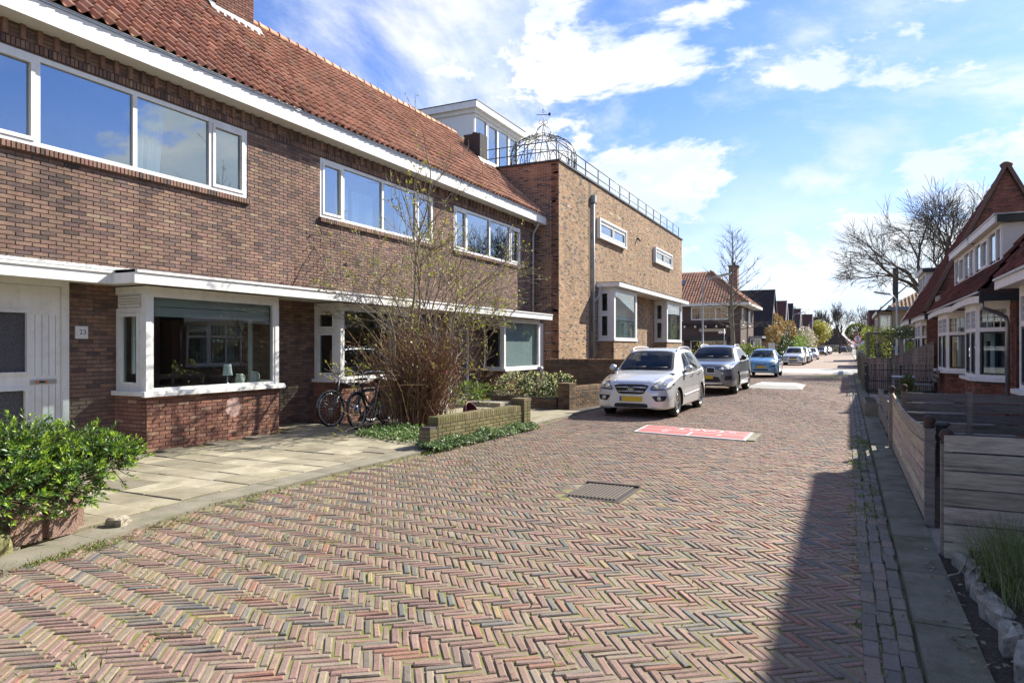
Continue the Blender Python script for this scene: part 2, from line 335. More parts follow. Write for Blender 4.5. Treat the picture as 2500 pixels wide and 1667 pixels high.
def wall_boxes(mb, O, U, N, ul, vl, holes, th, mi=0, col=(1, 1, 1)):
    O, U, N = (np.array(a, float) for a in (O, U, N)); Z = np.array([0, 0, 1.0])
    us = sorted({0.0, ul, *[min(max(h[k], 0), ul) for h in holes for k in (0, 1)]})
    for a, b in zip(us[:-1], us[1:]):
        if b - a < 1e-4: continue
        m = (a + b) / 2
        for p, q in free_spans(0.0, vl, [(h[2], h[3]) for h in holes if h[0] < m < h[1]]):
            if q - p < 1e-4: continue
            c = O + U * m + Z * (p + q) / 2 - N * th / 2
            mb.obox(c, U * (b - a) / 2, Z * (q - p) / 2, N * th / 2, col, mi)
def brick_wall(parent, O, U, N, ul, vl, holes=(), pal=PAL_TERR, L=0.22, Hc=0.0625, j=0.011, proud=0.008, mortar=None, nobj=300, th=0.22, seed=1, off=0.0, tri=None, tooth=(0, 0), mname='wall', rough=0.0015):
    """running-bond wall: mortar body + real bricks; the ones that show largest are objects of their own"""
    rng = np.random.default_rng(seed); O, U, N = (np.array(a, float) for a in (O, U, N)); Z = np.array([0, 0, 1.0])
    mb = MB(); wall_boxes(mb, O, U, N, ul, vl, holes, th)
    if tri is None: wl = put(mb, mname, mortar or m_mortar, parent)
    else: wl = None
    rows = []
    for r in range(int(vl / Hc)):
        v0 = r * Hc; vc = v0 + Hc / 2
        hs = [(h[0], h[1]) for h in holes if h[2] - 0.01 < vc < h[3] + 0.01]
        lo, hi = (0.0 + (L / 2 if tooth[0] and r % 2 else 0), ul + (L / 2 if tooth[1] and r % 2 else 0)) if tri is None else tri(vc)
        for a, b in free_spans(lo, hi, hs):
            k = math.floor((a - off) / L); x = off + k * L + (L / 2 if r % 2 else 0.0) - L
            while x < b:
                p, q = max(x, a), min(x + L, b); x += L
                if q - p < 0.04: continue
                rows.append((p, q, vc))
    if not rows: return wl
    A = np.array(rows); full = (A[:, 1] - A[:, 0]) > L - 1e-6
    dep = rng.normal(0, rough, len(A))
    cen = O + ((A[:, 0] + A[:, 1]) / 2)[:, None] * U + A[:, 2][:, None] * Z + dep[:, None] * N
    hu = (A[:, 1] - A[:, 0]) / 2 - j / 2; hv = Hc / 2 - j / 2
    cols = palette(pal, len(A), rng)
    big = (np.sin(cen[:, 1] * 0.9 + cen[:, 2] * 1.7) * 0.05 + 1)[:, None]; cols = cols * big
    sel = np.zeros(len(A), bool)
    if nobj:
        px, py, D = project(cen); ok = full & (px > -20) & (px < 2520) & (py > -20) & (py < 1690) & (D > 0.5)
        idx = np.where(ok)[0]; idx = idx[np.argsort(D[idx])][:nobj]; sel[idx] = True
        var = []
        for c in palette(pal, 14, rng):
            b = MB(); b.add(*boxes_np(np.zeros((1, 3)), np.array([L / 2 - j / 2]), hv, proud, U, Z, N), c); var.append(b.mesh('brick', m_brick))
        for i in idx:
            o = bpy.data.objects.new('brick', var[int(rng.integers(len(var)))]); COL.objects.link(o); o.parent = parent
            o.location = Vector(cen[i]) - Vector(parent.location)
    rest = ~sel
    if rest.any():
        b = MB(); v, f = boxes_np(cen[rest], hu[rest] if True else hu, hv, proud, U, Z, N)
        b.add(v, f, np.repeat(cols[rest], 12, 0)); put(b, 'brickwork', m_brick, parent, kind='stuff')
    return wl
def brick_row(mb, O, U, V, N, n, pitch, hl, hv, hw, pal, rng, jog=0.002):
    """a row of n bricks (soldier, rowlock) centred at O + k*pitch*U"""
    O, U, V, N = (np.array(a, float) for a in (O, U, V, N))
    cen = O + np.arange(n)[:, None] * pitch * U + rng.normal(0, jog, (n, 1)) * N
    v, f = boxes_np(cen, np.full(n, hl), hv, hw, U, V, N, 0.004)
    mb.add(v, f, np.repeat(palette(pal, n, rng), 12, 0))
def brick_objs(parent, name, O, U, V, N, n, pitch, hl, hv, hw, pal, rng, mat=None):
    """the same row with one object per brick"""
    O, U, V, N = (np.array(a, float) for a in (O, U, V, N)); var = []
    for c in palette(pal, 6, rng):
        b = MB(); b.add(*boxes_np(np.zeros((1, 3)), np.array([hl]), hv, hw, U, V, N, 0.004), c); var.append(b.mesh(name, mat or m_brick))
    for k in range(n):
        o = bpy.data.objects.new(name, var[int(rng.integers(6))]); COL.objects.link(o); o.parent = parent
        o.location = Vector(O + k * pitch * U + rng.normal(0, 0.002) * N) - Vector(parent.location)

# ------------------------------------------------------------------ windows
def frame_rect(mb, O, U, N, u0, u1, v0, v1, w, d0, d1, col=(1, 1, 1)):
    """four frame members of width w round a rectangle, from depth d0 to d1 along N"""
    O, U, N = (np.array(a, float) for a in (O, U, N)); Z = np.array([0, 0, 1.0])
    def bx(a, b, p, q): mb.obox(O + U * (a + b) / 2 + Z * (p + q) / 2 + N * (d0 + d1) / 2, U * (b - a) / 2, Z * (q - p) / 2, N * (d1 - d0) / 2, col)
    bx(u0, u0 + w, v0, v1); bx(u1 - w, u1, v0, v1); bx(u0 + w, u1 - w, v0, v0 + w); bx(u0 + w, u1 - w, v1 - w, v1)
def pane_quad(O, U, N, u0, u1, v0, v1, d):
    O, U, N = (np.array(a, float) for a in (O, U, N)); Z = np.array([0, 0, 1.0]); b = MB()
    b.obox(O + U * (u0 + u1) / 2 + Z * (v0 + v1) / 2 + N * d, U * (u1 - u0) / 2, Z * (v1 - v0) / 2, N * 0.002); return b
def window(parent, O, U, N, u0, u1, v0, v1, mull=(), trans=(), w=0.06, d0=-0.07, d1=0.0, glass=None, mat=None, bars=None, sash=()):
    """frame part with a pane sub-part per light; mull/trans are absolute positions of mullions and transoms"""
    mb = MB(); frame_rect(mb, O, U, N, u0, u1, v0, v1, w, d0, d1)
    O_, U_, N_ = (np.array(a, float) for a in (O, U, N)); Z = np.array([0, 0, 1.0])
    def bx(a, b, p, q, e0=d0, e1=d1): mb.obox(O_ + U_ * (a + b) / 2 + Z * (p + q) / 2 + N_ * (e0 + e1) / 2, U_ * (b - a) / 2, Z * (q - p) / 2, N_ * (e1 - e0) / 2)
    us = [u0 + w, *mull, u1 - w]; vs = [v0 + w, *trans, v1 - w]
    for m in mull: bx(m - w / 2, m + w / 2, v0 + w, v1 - w)
    for t in trans: bx(u0 + w, u1 - w, t - w / 2, t + w / 2, d0 - 0.003, d1 - 0.003)
    cells = []
    for i in range(len(us) - 1):
        for k in range(len(vs) - 1):
            a = us[i] + (w / 2 if i else 0); b = us[i + 1] - (w / 2 if i < len(us) - 2 else 0)
            p = vs[k] + (w / 2 if k else 0); q = vs[k + 1] - (w / 2 if k < len(vs) - 2 else 0)
            cells.append((a, b, p, q))
            if i in sash: frame_rect(mb, O, U, N, a + 0.004, b - 0.004, p + 0.004, q - 0.004, 0.055, d0 + 0.02, d1 + 0.018)
    if bars:
        for (a, b, p, q) in cells:
            if bars[2](a, b, p, q):
                for k in range(1, bars[0]): x = a + (b - a) * k / bars[0]; bx(x - 0.008, x + 0.008, p, q, (d0 + d1) / 2 - 0.014, (d0 + d1) / 2 + 0.012)
                for k in range(1, bars[1]): x = p + (q - p) * k / bars[1]; bx(a, b, x - 0.008, x + 0.008, (d0 + d1) / 2 - 0.012, (d0 + d1) / 2 + 0.010)
    fr = put(mb, 'window', mat or m_white, parent)
    for (a, b, p, q) in cells:
        pn = pane_quad(O, U, N, a, b, p, q, (d0 + d1) / 2).build('pane', glass or m_glass, fr)
    return fr
def curtain(mb, O, U, N, u0, u1, v0, v1, d, folds=7, amp=0.03, skew=0.0):
    O, U, N = (np.array(a, float) for a in (O, U, N)); Z = np.array([0, 0, 1.0]); n = folds * 8 + 1
    t = np.linspace(0, 1, n); v = []
    for z, sk in ((v0, skew), (v1, 0.0)):
        for a in t: v.append(O + U * (u0 + (u1 - u0 - sk) * a) + Z * z + N * (d + amp * math.sin(a * folds * 2 * math.pi) + amp * 0.4 * math.sin(a * 13.7)))
    mb.add(v, [(i, i + 1, n + i + 1, n + i) for i in range(n - 1)], smooth=True)
UY, UX, UZ = np.array([0, 1.0, 0]), np.array([1.0, 0, 0]), np.array([0, 0, 1.0])
def text_part(s, size, M4, mat, parent, name='lettering', ext=0.002, bold=0.0):
    cu = bpy.data.curves.new(name, 'FONT'); cu.body = s; cu.size = size; cu.extrude = ext; cu.align_x = 'CENTER'; cu.align_y = 'CENTER'; cu.offset = bold
    t = bpy.data.objects.new('tmp', cu); COL.objects.link(t)
    me = bpy.data.meshes.new_from_object(t, depsgraph=bpy.context.evaluated_depsgraph_get()); bpy.data.objects.remove(t)
    me.name = name; me.materials.clear(); me.materials.append(mat)
    o = bpy.data.objects.new(name, me); COL.objects.link(o); o.parent = parent; o.matrix_basis = M4
    return o

# ------------------------------------------------------------------ ground, road, kerbs
def build_ground():
    b = MB(); b.add([(-400, -120, -0.10), (400, -120, -0.10), (400, 900, -0.10), (-400, 900, -0.10)], [(0, 1, 2, 3)]); structure(b, 'ground', m_ground)
build_ground()
ROAD_L, ROAD_R = -5.85, 0.40
def road_z(x, y):
    """gentle unevenness of the old paving"""
    return 0.010 * np.sin(0.9 * x + 0.35 * y) + 0.008 * np.sin(0.43 * y - 1.3 * x + 1.0) + 0.006 * np.sin(2.1 * x + 1.2 * y)
def build_road():
    # bedding of sand and moss under the pavers
    b = MB(); xs = np.linspace(-6.3, 0.5, 35); ys = np.linspace(-4, 44, 121); X, Y = np.meshgrid(xs, ys)
    v = np.stack([X, Y, road_z(X, Y) - 0.0072], -1).reshape(-1, 3); n = len(xs)
    f = [(r * n + c, r * n + c + 1, (r + 1) * n + c + 1, (r + 1) * n + c) for r in range(len(ys) - 1) for c in range(n - 1)]
    b.add(v, f, smooth=True); road = structure(b, 'road', m_joint)
    # herringbone pavers
    Wd, n3, th = 0.0525, 4, math.radians(37.0); ct, st = math.cos(th), math.sin(th); rng = np.random.default_rng(5)
    cells = []
    for a in range(-420, 420):
        for bb in range(-40, 160):
            gx, gy = a + n3 * bb, a - n3 * bb                     # mirrored below so that the zigzag runs across the street
            x = Wd * (gx * ct + gy * st); y = Wd * (gx * st - gy * ct)
            if -7 < x < 1.2 and 0.4 < y < 40: cells.append((gx, gy))
    G = np.array(cells, float)
    cH = np.stack([G[:, 0] + n3 / 2, G[:, 1] + 0.5], 1); cV = np.stack([G[:, 0] + 0.5, G[:, 1] + 1 + n3 / 2], 1)
    C = np.vstack([cH, cV]) * (1, -1); ver = np.r_[np.zeros(len(cH)), np.ones(len(cV))]
    x = Wd * (C[:, 0] * ct - C[:, 1] * st); y = Wd * (C[:, 0] * st + C[:, 1] * ct)
    rl = ROAD_L + 0.05 + np.where(y > 9.2, 0.0, 0.0)
    keep = (x > rl) & (x < 0.11) & (y > 0.9) & (y < 39)
    keep &= ~((x > -2.84) & (x < -2.10) & (y > 6.88) & (y < 7.80))                     # drain cover
    keep &= ~((x > -1.58) & (x < -1.42) & (y > 12.4) & (y < 13.6))
    x, y, ver = x[keep], y[keep], ver[keep]; N = len(x)
    jx = rng.normal(0, 0.0030, N); jy = rng.normal(0, 0.0030, N); ang = th + ver * math.pi / 2 + rng.normal(0, 0.022, N)
    z = road_z(x, y) + np.clip(rng.normal(0, 0.0022, N), -0.004, 0.005); tu = rng.normal(0, 0.016, N); tv = rng.normal(0, 0.03, N)
    U = np.stack([np.cos(ang), np.sin(ang), tu], 1); V = np.stack([-np.sin(ang), np.cos(ang), tv], 1); Nn = np.cross(U, V)
    hl = Wd * n3 / 2 - 0.0066 + rng.uniform(-0.006, 0.0025, N); hw = Wd * 0.5 - 0.0050 + rng.uniform(-0.0035, 0.0012, N)
    cols = palette(PAL_PAVER, N, rng, 0.16)
    worn = 1 + 0.10 * np.sin(0.5 * x + 1.1) + 0.07 * np.sin(0.33 * y + 0.8 * x)
    cols *= worn[:, None]
    half = rng.uniform(0, 1, N) < 0.03; hl = np.where(half, hl, hl)
    cen = np.stack([x + jx, y + jy, z], 1)
    vs = []
    for d, iu, iv in ((-0.022, 0, 0), (-0.0055, 0, 0), (0.0, 0.0070, 0.0065)):
        for a, c in ((-1, -1), (1, -1), (1, 1), (-1, 1)):
            vs.append(cen + (a * (hl - iu))[:, None] * U + (c * (hw - iv))[:, None] * V + d * Nn)
    v = np.stack(vs, 1)
    base = np.array([(0, 1, 5, 4), (1, 2, 6, 5), (2, 3, 7, 6), (3, 0, 4, 7), (4, 5, 9, 8), (5, 6, 10, 9), (6, 7, 11, 10), (7, 4, 8, 11), (8, 9, 10, 11)])
    px, py, D = project(cen); vis = (px > -30) & (px < 2530) & (py < 1720)
    idx = np.where(vis)[0]; idx = idx[np.argsort(D[idx])][:300]; sel = np.zeros(N, bool); sel[idx] = True
    var = []
    for c in palette(PAL_PAVER, 26, rng, 0.16):
        b = MB(); h1, h2 = Wd * n3 / 2 - 0.0058, Wd * 0.5 - 0.0050; q = []
        for d, i_ in ((-0.022, 0), (-0.0055, 0), (0.0, 0.0068)):
            for a, e in ((-1, -1), (1, -1), (1, 1), (-1, 1)): q.append((a * (h1 - i_) + rng.normal(0, 0.0014), e * (h2 - i_) + rng.normal(0, 0.0014), d))
        b.add(q, base, c); var.append(b.mesh('paver', m_paver))
    for i in idx:
        o = bpy.data.objects.new('paver', var[int(rng.integers(len(var)))]); COL.objects.link(o); o.parent = road
        mt = Matrix(((U[i][0], V[i][0], Nn[i][0], cen[i][0]), (U[i][1], V[i][1], Nn[i][1], cen[i][1]), (U[i][2], V[i][2], Nn[i][2], cen[i][2]), (0, 0, 0, 1)))
        o.matrix_basis = mt
    r = ~sel; b = MB(); m = int(r.sum())
    b.add(v[r].reshape(-1, 3), (np.arange(m)[:, None, None] * 12 + base[None]).reshape(-1, 4), np.repeat(cols[r], 12, 0))
    b.build('herringbone_paving', m_paver, road, kind='stuff')
    # two courses of pavers laid lengthwise along the right-hand kerb
    cen = []; 
    for k, xc in enumerate((0.118, 0.205, 0.292)):
        yy = np.arange(0.6, 44, 0.2085) + 0.07 * k
        cen.append(np.stack([np.full(len(yy), xc) + rng.normal(0, 0.004, len(yy)), yy, 0.004 + rng.normal(0, 0.003, len(yy)) + road_z(np.full(len(yy), xc), yy)], 1))
    cen = np.vstack(cen); v, f = boxes_np(cen, 0.099 + rng.uniform(-0.004, 0.002, len(cen)), 0.039, 0.011, UY, -UX, UZ, 0.004)
    b = MB(); b.add(v, f, np.repeat(palette([(0.16, 0.145, 0.125, 3), (0.20, 0.165, 0.135, 2), (0.13, 0.122, 0.11, 2)], len(cen), rng), 12, 0)); b.build('gutter_paving', m_paver, road, kind='stuff')
    # road beyond the part where single pavers can be told apart
    m, nt, N_, L_ = nodes_of('far_paving'); out = N_('ShaderNodeOutputMaterial'); p = N_('ShaderNodeBsdfPrincipled'); L_(p.outputs[0], out.inputs[0])
    geo = N_('ShaderNodeNewGeometry'); mp = N_('ShaderNodeMapping'); mp.inputs['Rotation'].default_value = (0, 0, th); L_(geo.outputs['Position'], mp.inputs[0])
    bt = N_('ShaderNodeTexBrick'); L_(mp.outputs[0], bt.inputs['Vector']); bt.inputs['Scale'].default_value = 1.0; bt.inputs['Brick Width'].default_value = 0.2; bt.inputs['Row Height'].default_value = 0.067; bt.inputs['Mortar Size'].default_value = 0.006
    bt.inputs['Color1'].default_value = (0.27, 0.175, 0.135, 1); bt.inputs['Color2'].default_value = (0.21, 0.15, 0.125, 1); bt.inputs['Mortar'].default_value = (0.13, 0.115, 0.07, 1)
    L_(bt.outputs['Color'], p.inputs['Base Color']); p.inputs['Roughness'].default_value = 0.85
    b = MB(); b.add([(-6.3, 39, 0.0), (0.5, 39, 0.0), (0.5, 45.2, 0.0), (-6.3, 45.2, 0.0)], [(0, 1, 2, 3)]); b.add([(-6.3, 56, 0.0), (0.9, 56, 0.0), (0.9, 420, 0.0), (-6.3, 420, 0.0)], [(0, 1, 2, 3)])
    structure(b, 'road', m)
    m_cross = M('pale_tarmac', (0.27, 0.262, 0.25), 0.85, nz=((3, 0.08), (90, 0.12)))
    b = MB(); b.add([(-60, 45.2, 0.004), (60, 45.2, 0.004), (60, 56, 0.004), (-60, 56, 0.004)], [(0, 1, 2, 3)]); structure(b, 'cross_road', m_cross)
    m_line = M('road_paint_white', (0.62, 0.62, 0.60), 0.6, nz=((14, 0.1),))
    b = MB(); th2 = np.linspace(0, 2 * math.pi, 40, endpoint=False)
    b.add([(-3.6 + 3.9 * math.copysign(abs(math.cos(t)) ** 0.5, math.cos(t)), 49.6 + 1.3 * math.copysign(abs(math.sin(t)) ** 0.7, math.sin(t)), 0.010) for t in th2], [tuple(range(40))]); structure(b, 'road_marking', m_line)
    b = MB()
    for k in range(9): b.box(-4.2 + k * 0.52, -3.95 + k * 0.52, 84.0, 84.9, 0.002, 0.010)
    structure(b, 'road_marking', m_line)
    # square drain cover with its frame, sunk between the pavers
    t = anchor('drain_cover', 'rusty cast iron drain cover with parallel slots in the herringbone paving', 'drain cover', (-2.47, 7.34, 0))
    b = MB(); b.box(-2.80, -2.14, 6.92, 7.76, -0.03, 0.006); fr = put(b, 'frame', m_rust, t)
    m_bar = M('worn_iron', (0.13, 0.108, 0.09), 0.65, metal=0.2, nz=((60, 0.3),)); b = MB(); b.box(-2.76, -2.18, 6.97, 7.70, 0.0, 0.009); put(b, 'plate', m_black, t)
    for k in range(13):
        b = MB(); xk = -2.742 + k * 0.0425; b.box(xk, xk + 0.022, 6.985, 7.685, 0.009, 0.024); put(b, 'bar', m_bar, t)
    b = MB(); b.box(-2.80, -2.16, 7.73, 7.80, 0.004, 0.030); put(b, 'lip', m_rust, t)
    # red start board of a children's running track painted on slabs
    t = anchor('painted_start_square', 'red painted rectangle with white lines reading START on the road', 'road marking', (-2.6, 13.1, 0))
    m_red = M('road_paint_red', (0.56, 0.085, 0.085), 0.75, nz=((60, 0.12), (5, 0.12)), stain=((4, 0.58, 0.68, (0.50, 0.38, 0.30), 0.8), (18, 0.58, 0.66, (0.26, 0.19, 0.15), 0.7)))
    Q = np.array([(-3.66, 12.74), (-3.70, 13.86), (-1.58, 13.52), (-1.58, 12.36)])
    def bil(u, v): return Q[0] * (1 - u) * (1 - v) + Q[3] * u * (1 - v) + Q[2] * u * v + Q[1] * (1 - u) * v
    def patch(mb, u0, u1, v0, v1, z):
        pts = [bil(u, v) for u, v in ((u0, v0), (u1, v0), (u1, v1), (u0, v1))]
        mb.prism([(p[0], p[1], z - 0.02) for p in pts], (0, 0, 0.02))
    b = MB(); patch(b, 0, 1, 0, 1, 0.026); put(b, 'board', m_line, t)
    b = MB(); patch(b, 0.02, 0.98, 0.55, 0.95, 0.030); put(b, 'start_field', m_red, t)
    b = MB(); patch(b, 0.02, 0.49, 0.06, 0.49, 0.030); put(b, 'lane_field', m_red, t)
    b = MB(); patch(b, 0.51, 0.98, 0.06, 0.49, 0.030); put(b, 'lane_field', m_red, t)
    def lay(s, u, v, size):
        p = bil(u, v); text_part(s, size, Matrix.Translation((p[0] + 2.6, p[1] - 13.1, 0.033)) @ Matrix.Rotation(math.pi - 0.17, 4, 'Z') @ Matrix.Scale(0.7, 4, (0, 1, 0)), m_line, t)
    lay('START', 0.60, 0.74, 0.42); lay('2', 0.27, 0.28, 0.36); lay('1', 0.76, 0.28, 0.36)
    b = MB(); b.box(-1.57, -1.43, 12.42, 13.5, -0.02, 0.02); put(b, 'edge_slab', m_kerb, t)
    # low white-topped speed cushion further on
    t = anchor('speed_cushion', 'low concrete speed cushion with white top in the road', 'speed cushion', (-2.6, 30, 0))
    b = MB(); b.add([(-3.75, 28.6, 0.0), (-1.5, 28.2, 0.0), (-1.6, 32.1, 0.0), (-3.6, 32.3, 0.0), (-3.45, 29.6, 0.09), (-1.85, 29.3, 0.09), (-1.9, 31.4, 0.09), (-3.35, 31.6, 0.09)],
                    [(0, 1, 5, 4), (1, 2, 6, 5), (2, 3, 7, 6), (3, 0, 4, 7), (4, 5, 6, 7)]); put(b, 'ramp', m_cross, t)
    b = MB(); b.add([(-3.42, 29.65, 0.094), (-1.88, 29.36, 0.094), (-1.93, 31.35, 0.094), (-3.33, 31.55, 0.094)], [(0, 1, 2, 3)]); put(b, 'painted_top', m_line, t)
    return road
ROAD = build_road()

def build_kerbs():
    rng = np.random.default_rng(3)
    # left: flush concrete kerb bending slightly, then slabs up to the houses
    pts = [(-5.45, 1.0), (-5.47, 2.8), (-5.62, 3.6), (-5.88, 5.0), (-5.90, 6.8), (-5.88, 8.8), (-5.86, 9.6)]
    w = 0.36; root = None
    line = []
    for (x0, y0), (x1, y1) in zip(pts[:-1], pts[1:]):
        n = max(1, round(math.hypot(x1 - x0, y1 - y0) / 1.0))
        for k in range(n): line.append(((x0 + (x1 - x0) * k / n, y0 + (y1 - y0) * k / n), (x0 + (x1 - x0) * (k + 1) / n, y0 + (y1 - y0) * (k + 1) / n)))
    first = True
    b = MB(); b.box(-6.4, -5.52, 1.0, 9.7, -0.08, -0.03); root = structure(b, 'kerb', m_joint)
    for (p, q) in line:
        b = MB(); g = 0.004; b.prism([(p[0], p[1] + g, -0.05), (q[0], q[1] - g, -0.05), (q[0] - w, q[1] - g, -0.05), (p[0] - w, p[1] + g, -0.05)], (0, 0, 0.078 + rng.uniform(-0.003, 0.003)))
        b.build('kerb_stone', m_kerb, root)
    # left pavement slabs
    b = MB(); b.box(-10.6, -5.9, 1.0, 11.2, -0.09, -0.005); pav = structure(b, 'pavement', m_joint)
    var = []
    y = 1.0; col = 0
    while y < 11.0:
        dy = 0.40 if col % 3 else 0.50
        x = -6.27 + 0.0; kx = 0
        if y < 4.6: x = min(-5.86, -6.27 + max(0, (4.6 - y)) * 0.16)
        x -= (0.15 if col % 2 else 0.0) * 0
        while x > -10.4:
            dx = 0.60 if (kx + col) % 2 else 0.40
            x0 = max(x - dx, -10.44)
            if not (y > 9.75 and x > -8.7 + (11 - y)) and x - x0 > 0.12 and not (x0 < -9.69 and y + dy > 6.95 and y < 9.72) :
                c = palette(PAL_SLAB, 1, rng, 0.12, 0.01)[0]; z = rng.normal(0.030, 0.004)
                if abs(y - 5.0) < 0.26 and x > -8: z += 0.012
                g = 0.004; b = MB(); xm, ym = (x + x0) / 2, y + dy / 2; hx, hy = (x - x0) / 2 - g, dy / 2 - g
                t1, t2 = rng.normal(0, 0.006, 2)
                v = []
                for d, i_ in ((-0.05, 0), (-0.005, 0), (0, 0.006)):
                    for a, e in ((-1, -1), (1, -1), (1, 1), (-1, 1)): v.append((xm + a * (hx - i_), ym + e * (hy - i_), z + d + a * hx * t1 + e * hy * t2))
                b.add(v, [(0, 1, 5, 4), (1, 2, 6, 5), (2, 3, 7, 6), (3, 0, 4, 7), (4, 5, 9, 8), (5, 6, 10, 9), (6, 7, 11, 10), (7, 4, 8, 11), (8, 9, 10, 11)], c)
                b.build('slab', m_concrete, pav)
            x = x0; kx += 1
        y += dy; col += 1
    # yard ground further along the left side
    b = MB(); b.box(-10.6, -5.9, 11.2, 45, -0.09, 0.0); structure(b, 'front_garden_ground', m_soil)
    b = MB(); b.box(-9.2, -5.95, 12.9, 16.2, -0.05, 0.022, (0.25, 0.22, 0.15)); structure(b, 'driveway', m_concrete)
    b = MB(); b.box(-5.99, -5.86, 9.6, 45, -0.06, 0.03); structure(b, 'kerb', m_kerb)
    # right: raised kerb, paved strip under the fence, gardens
    b = MB(); b.box(0.345, 0.68, 0.0, 0.05, -0.06, 0.0); kr = structure(b, 'kerb', m_joint)
    y = 0.5
    while y < 45:
        b = MB(); z = 0.075 + rng.normal(0, 0.002); b.prism([(0.345, y + 0.004, -0.06), (0.62, y + 0.004, -0.06), (0.62, y + 0.992, -0.06), (0.345, y + 0.992, -0.06)], (0, 0, 0.06 + z)); b.build('kerb_stone', m_kerb_dk, kr); y += 1.0
    b = MB(); b.box(0.62, 2.9, 0.0, 45, -0.09, 0.045); structure(b, 'front_garden_ground', m_soil)
    b = MB(); b.box(0.63, 1.6, 6.15, 7.0, 0.0, 0.052, (0.22, 0.21, 0.18)); structure(b, 'garden_path', m_concrete)
    b = MB(); b.box(0.66, 2.7, 12.4, 25.9, 0.0, 0.052, (0.25, 0.23, 0.2)); structure(b, 'garden_path', m_concrete)
    b = MB(); b.box(0.9, 6, 57, 420, -0.09, 0.06, (0.3, 0.28, 0.25)); structure(b, 'pavement', m_concrete)
    b = MB(); b.box(-9.5, -6.3, 57, 420, -0.09, 0.06, (0.3, 0.28, 0.25)); structure(b, 'pavement', m_concrete)
build_kerbs()

# ------------------------------------------------------------------ terrace of three houses on the left
WX = -10.45                       # face of the terrace wall
BX = -9.70                        # face of the bay windows
EAVE_X, EAVE_Z = -10.10, 6.50
RIDGE_X, RIDGE_Z = -14.0, 10.06
def tile_mesh(col, w=0.205, gauge=0.31, lift=0.022, S=None, n=None):
    """one S-shaped pantile, lower edge at the origin; U = along the eave (+Y), S = up the slope, n = normal"""
    prof = [(0.0, 0.026), (0.10, 0.004), (0.28, -0.018), (0.48, -0.012), (0.62, 0.016), (0.74, 0.046), (0.86, 0.058), (0.96, 0.050), (1.06, 0.026)]
    b = MB(); v = []
    for (ds, dn) in ((0.0, lift - 0.016), (0.0, lift), (gauge + 0.03, 0.0)):
        for a, h in prof: v.append(UY * (a * w) + S * ds + n * (h + dn))
    k = len(prof)
    b.add(v, [(i + r * k, i + 1 + r * k, i + 1 + (r + 1) * k, i + (r + 1) * k) for r in range(2) for i in range(k - 1)], col, smooth=False)
    return b
def pantile_roof(parent, E, S, n, ylen, rows, gauge, w, pal, nobj=300, seed=1, names='roof_tile'):
    rng = np.random.default_rng(seed); cols = int(ylen / w); E = np.array(E, float)
    K = [tile_mesh(c, w, gauge, 0.034, S, n) for c in palette(pal, 24, rng, 0.18)]
    P = np.array([E + UY * (c * w) + S * (r * gauge) for r in range(rows) for c in range(cols)])
    P = P + (rng.normal(0, 0.0035, (len(P), 1)) + (0.012 * np.sin(P[:, 1] * 0.9 + P[:, 2] * 1.3) + 0.008 * np.sin(P[:, 1] * 2.3))[:, None]) * n + rng.normal(0, 0.004, (len(P), 1)) * S
    ch = rng.integers(len(K), size=len(P))
    px, py, D = project(P); ok = np.where((px > -30) & (px < 2530) & (py > -30) & (py < 1690))[0]; idx = ok[np.argsort(D[ok])][:nobj] if nobj else np.array([], int)
    sel = np.zeros(len(P), bool); sel[idx] = True; me = [k.mesh('roof_tile', m_tile) for k in K] if nobj else []
    for i in idx:
        o = bpy.data.objects.new(names, me[ch[i]]); COL.objects.link(o); o.parent = parent; o.location = Vector(P[i]) - Vector(parent.location)
    b = MB(); r = np.where(~sel)[0]; V0 = [np.vstack(k.V) for k in K]; F0 = K[0].F[0][0]; C0 = [np.vstack(k.C) for k in K]; m = len(V0[0])
    if len(r):
        V = np.concatenate([V0[ch[i]] + P[i] for i in r]); C = np.concatenate([C0[ch[i]] for i in r])
        F = (np.arange(len(r))[:, None, None] * m + F0[None]).reshape(-1, 4)
        b.add(V, F, C); put(b, 'tile_field', m_tile, parent, kind='stuff')
def ridge_tiles(parent, p0, p1, pal, rng, step=0.36, r=0.12):
    p0, p1 = np.array(p0, float), np.array(p1, float); d = p1 - p0; L = np.linalg.norm(d); d /= L
    side = np.cross(d, UZ); side /= np.linalg.norm(side); up = np.cross(side, d); var = []
    for c in palette(pal, 6, rng):
        b = MB(); v = []
        for s, rr in ((0, r * 1.12), (0.05, r * 1.12), (0.055, r), (step + 0.03, r * 0.94)):
            for a in np.linspace(-0.15, math.pi + 0.15, 9): v.append(d * s + side * math.cos(a) * rr + up * (math.sin(a) * rr))
        b.add(v, [(i + k * 9, i + 1 + k * 9, i + 1 + (k + 1) * 9, i + (k + 1) * 9) for k in range(3) for i in range(8)], c, smooth=True); var.append(b.mesh('ridge_tile', m_tile))
    for k in range(int(L / step)):
        o = bpy.data.objects.new('ridge_tile', var[int(rng.integers(6))]); COL.objects.link(o); o.parent = parent; o.location = Vector(p0 + d * k * step) - Vector(parent.location)

def room(parent, x0, x1, y0, y1, z0, z1, wall=None):
    """closed room behind the windows, open towards the street"""
    b = MB(); t = 0.05
    b.box(x0, x0 + t, y0, y1, z0, z1); b.box(x0 + t, x1, y0, y0 + t, z0, z1); b.box(x0 + t, x1, y1 - t, y1, z0, z1); b.box(x0 + t, x1, y0 + t, y1 - t, z1 - t, z1)
    put(b, 'room', wall or m_dark_in, parent)
    b = MB(); b.box(x0 + t, x1, y0 + t, y1 - t, z0, z0 + t); put(b, 'room_floor', m_floor_in, parent)

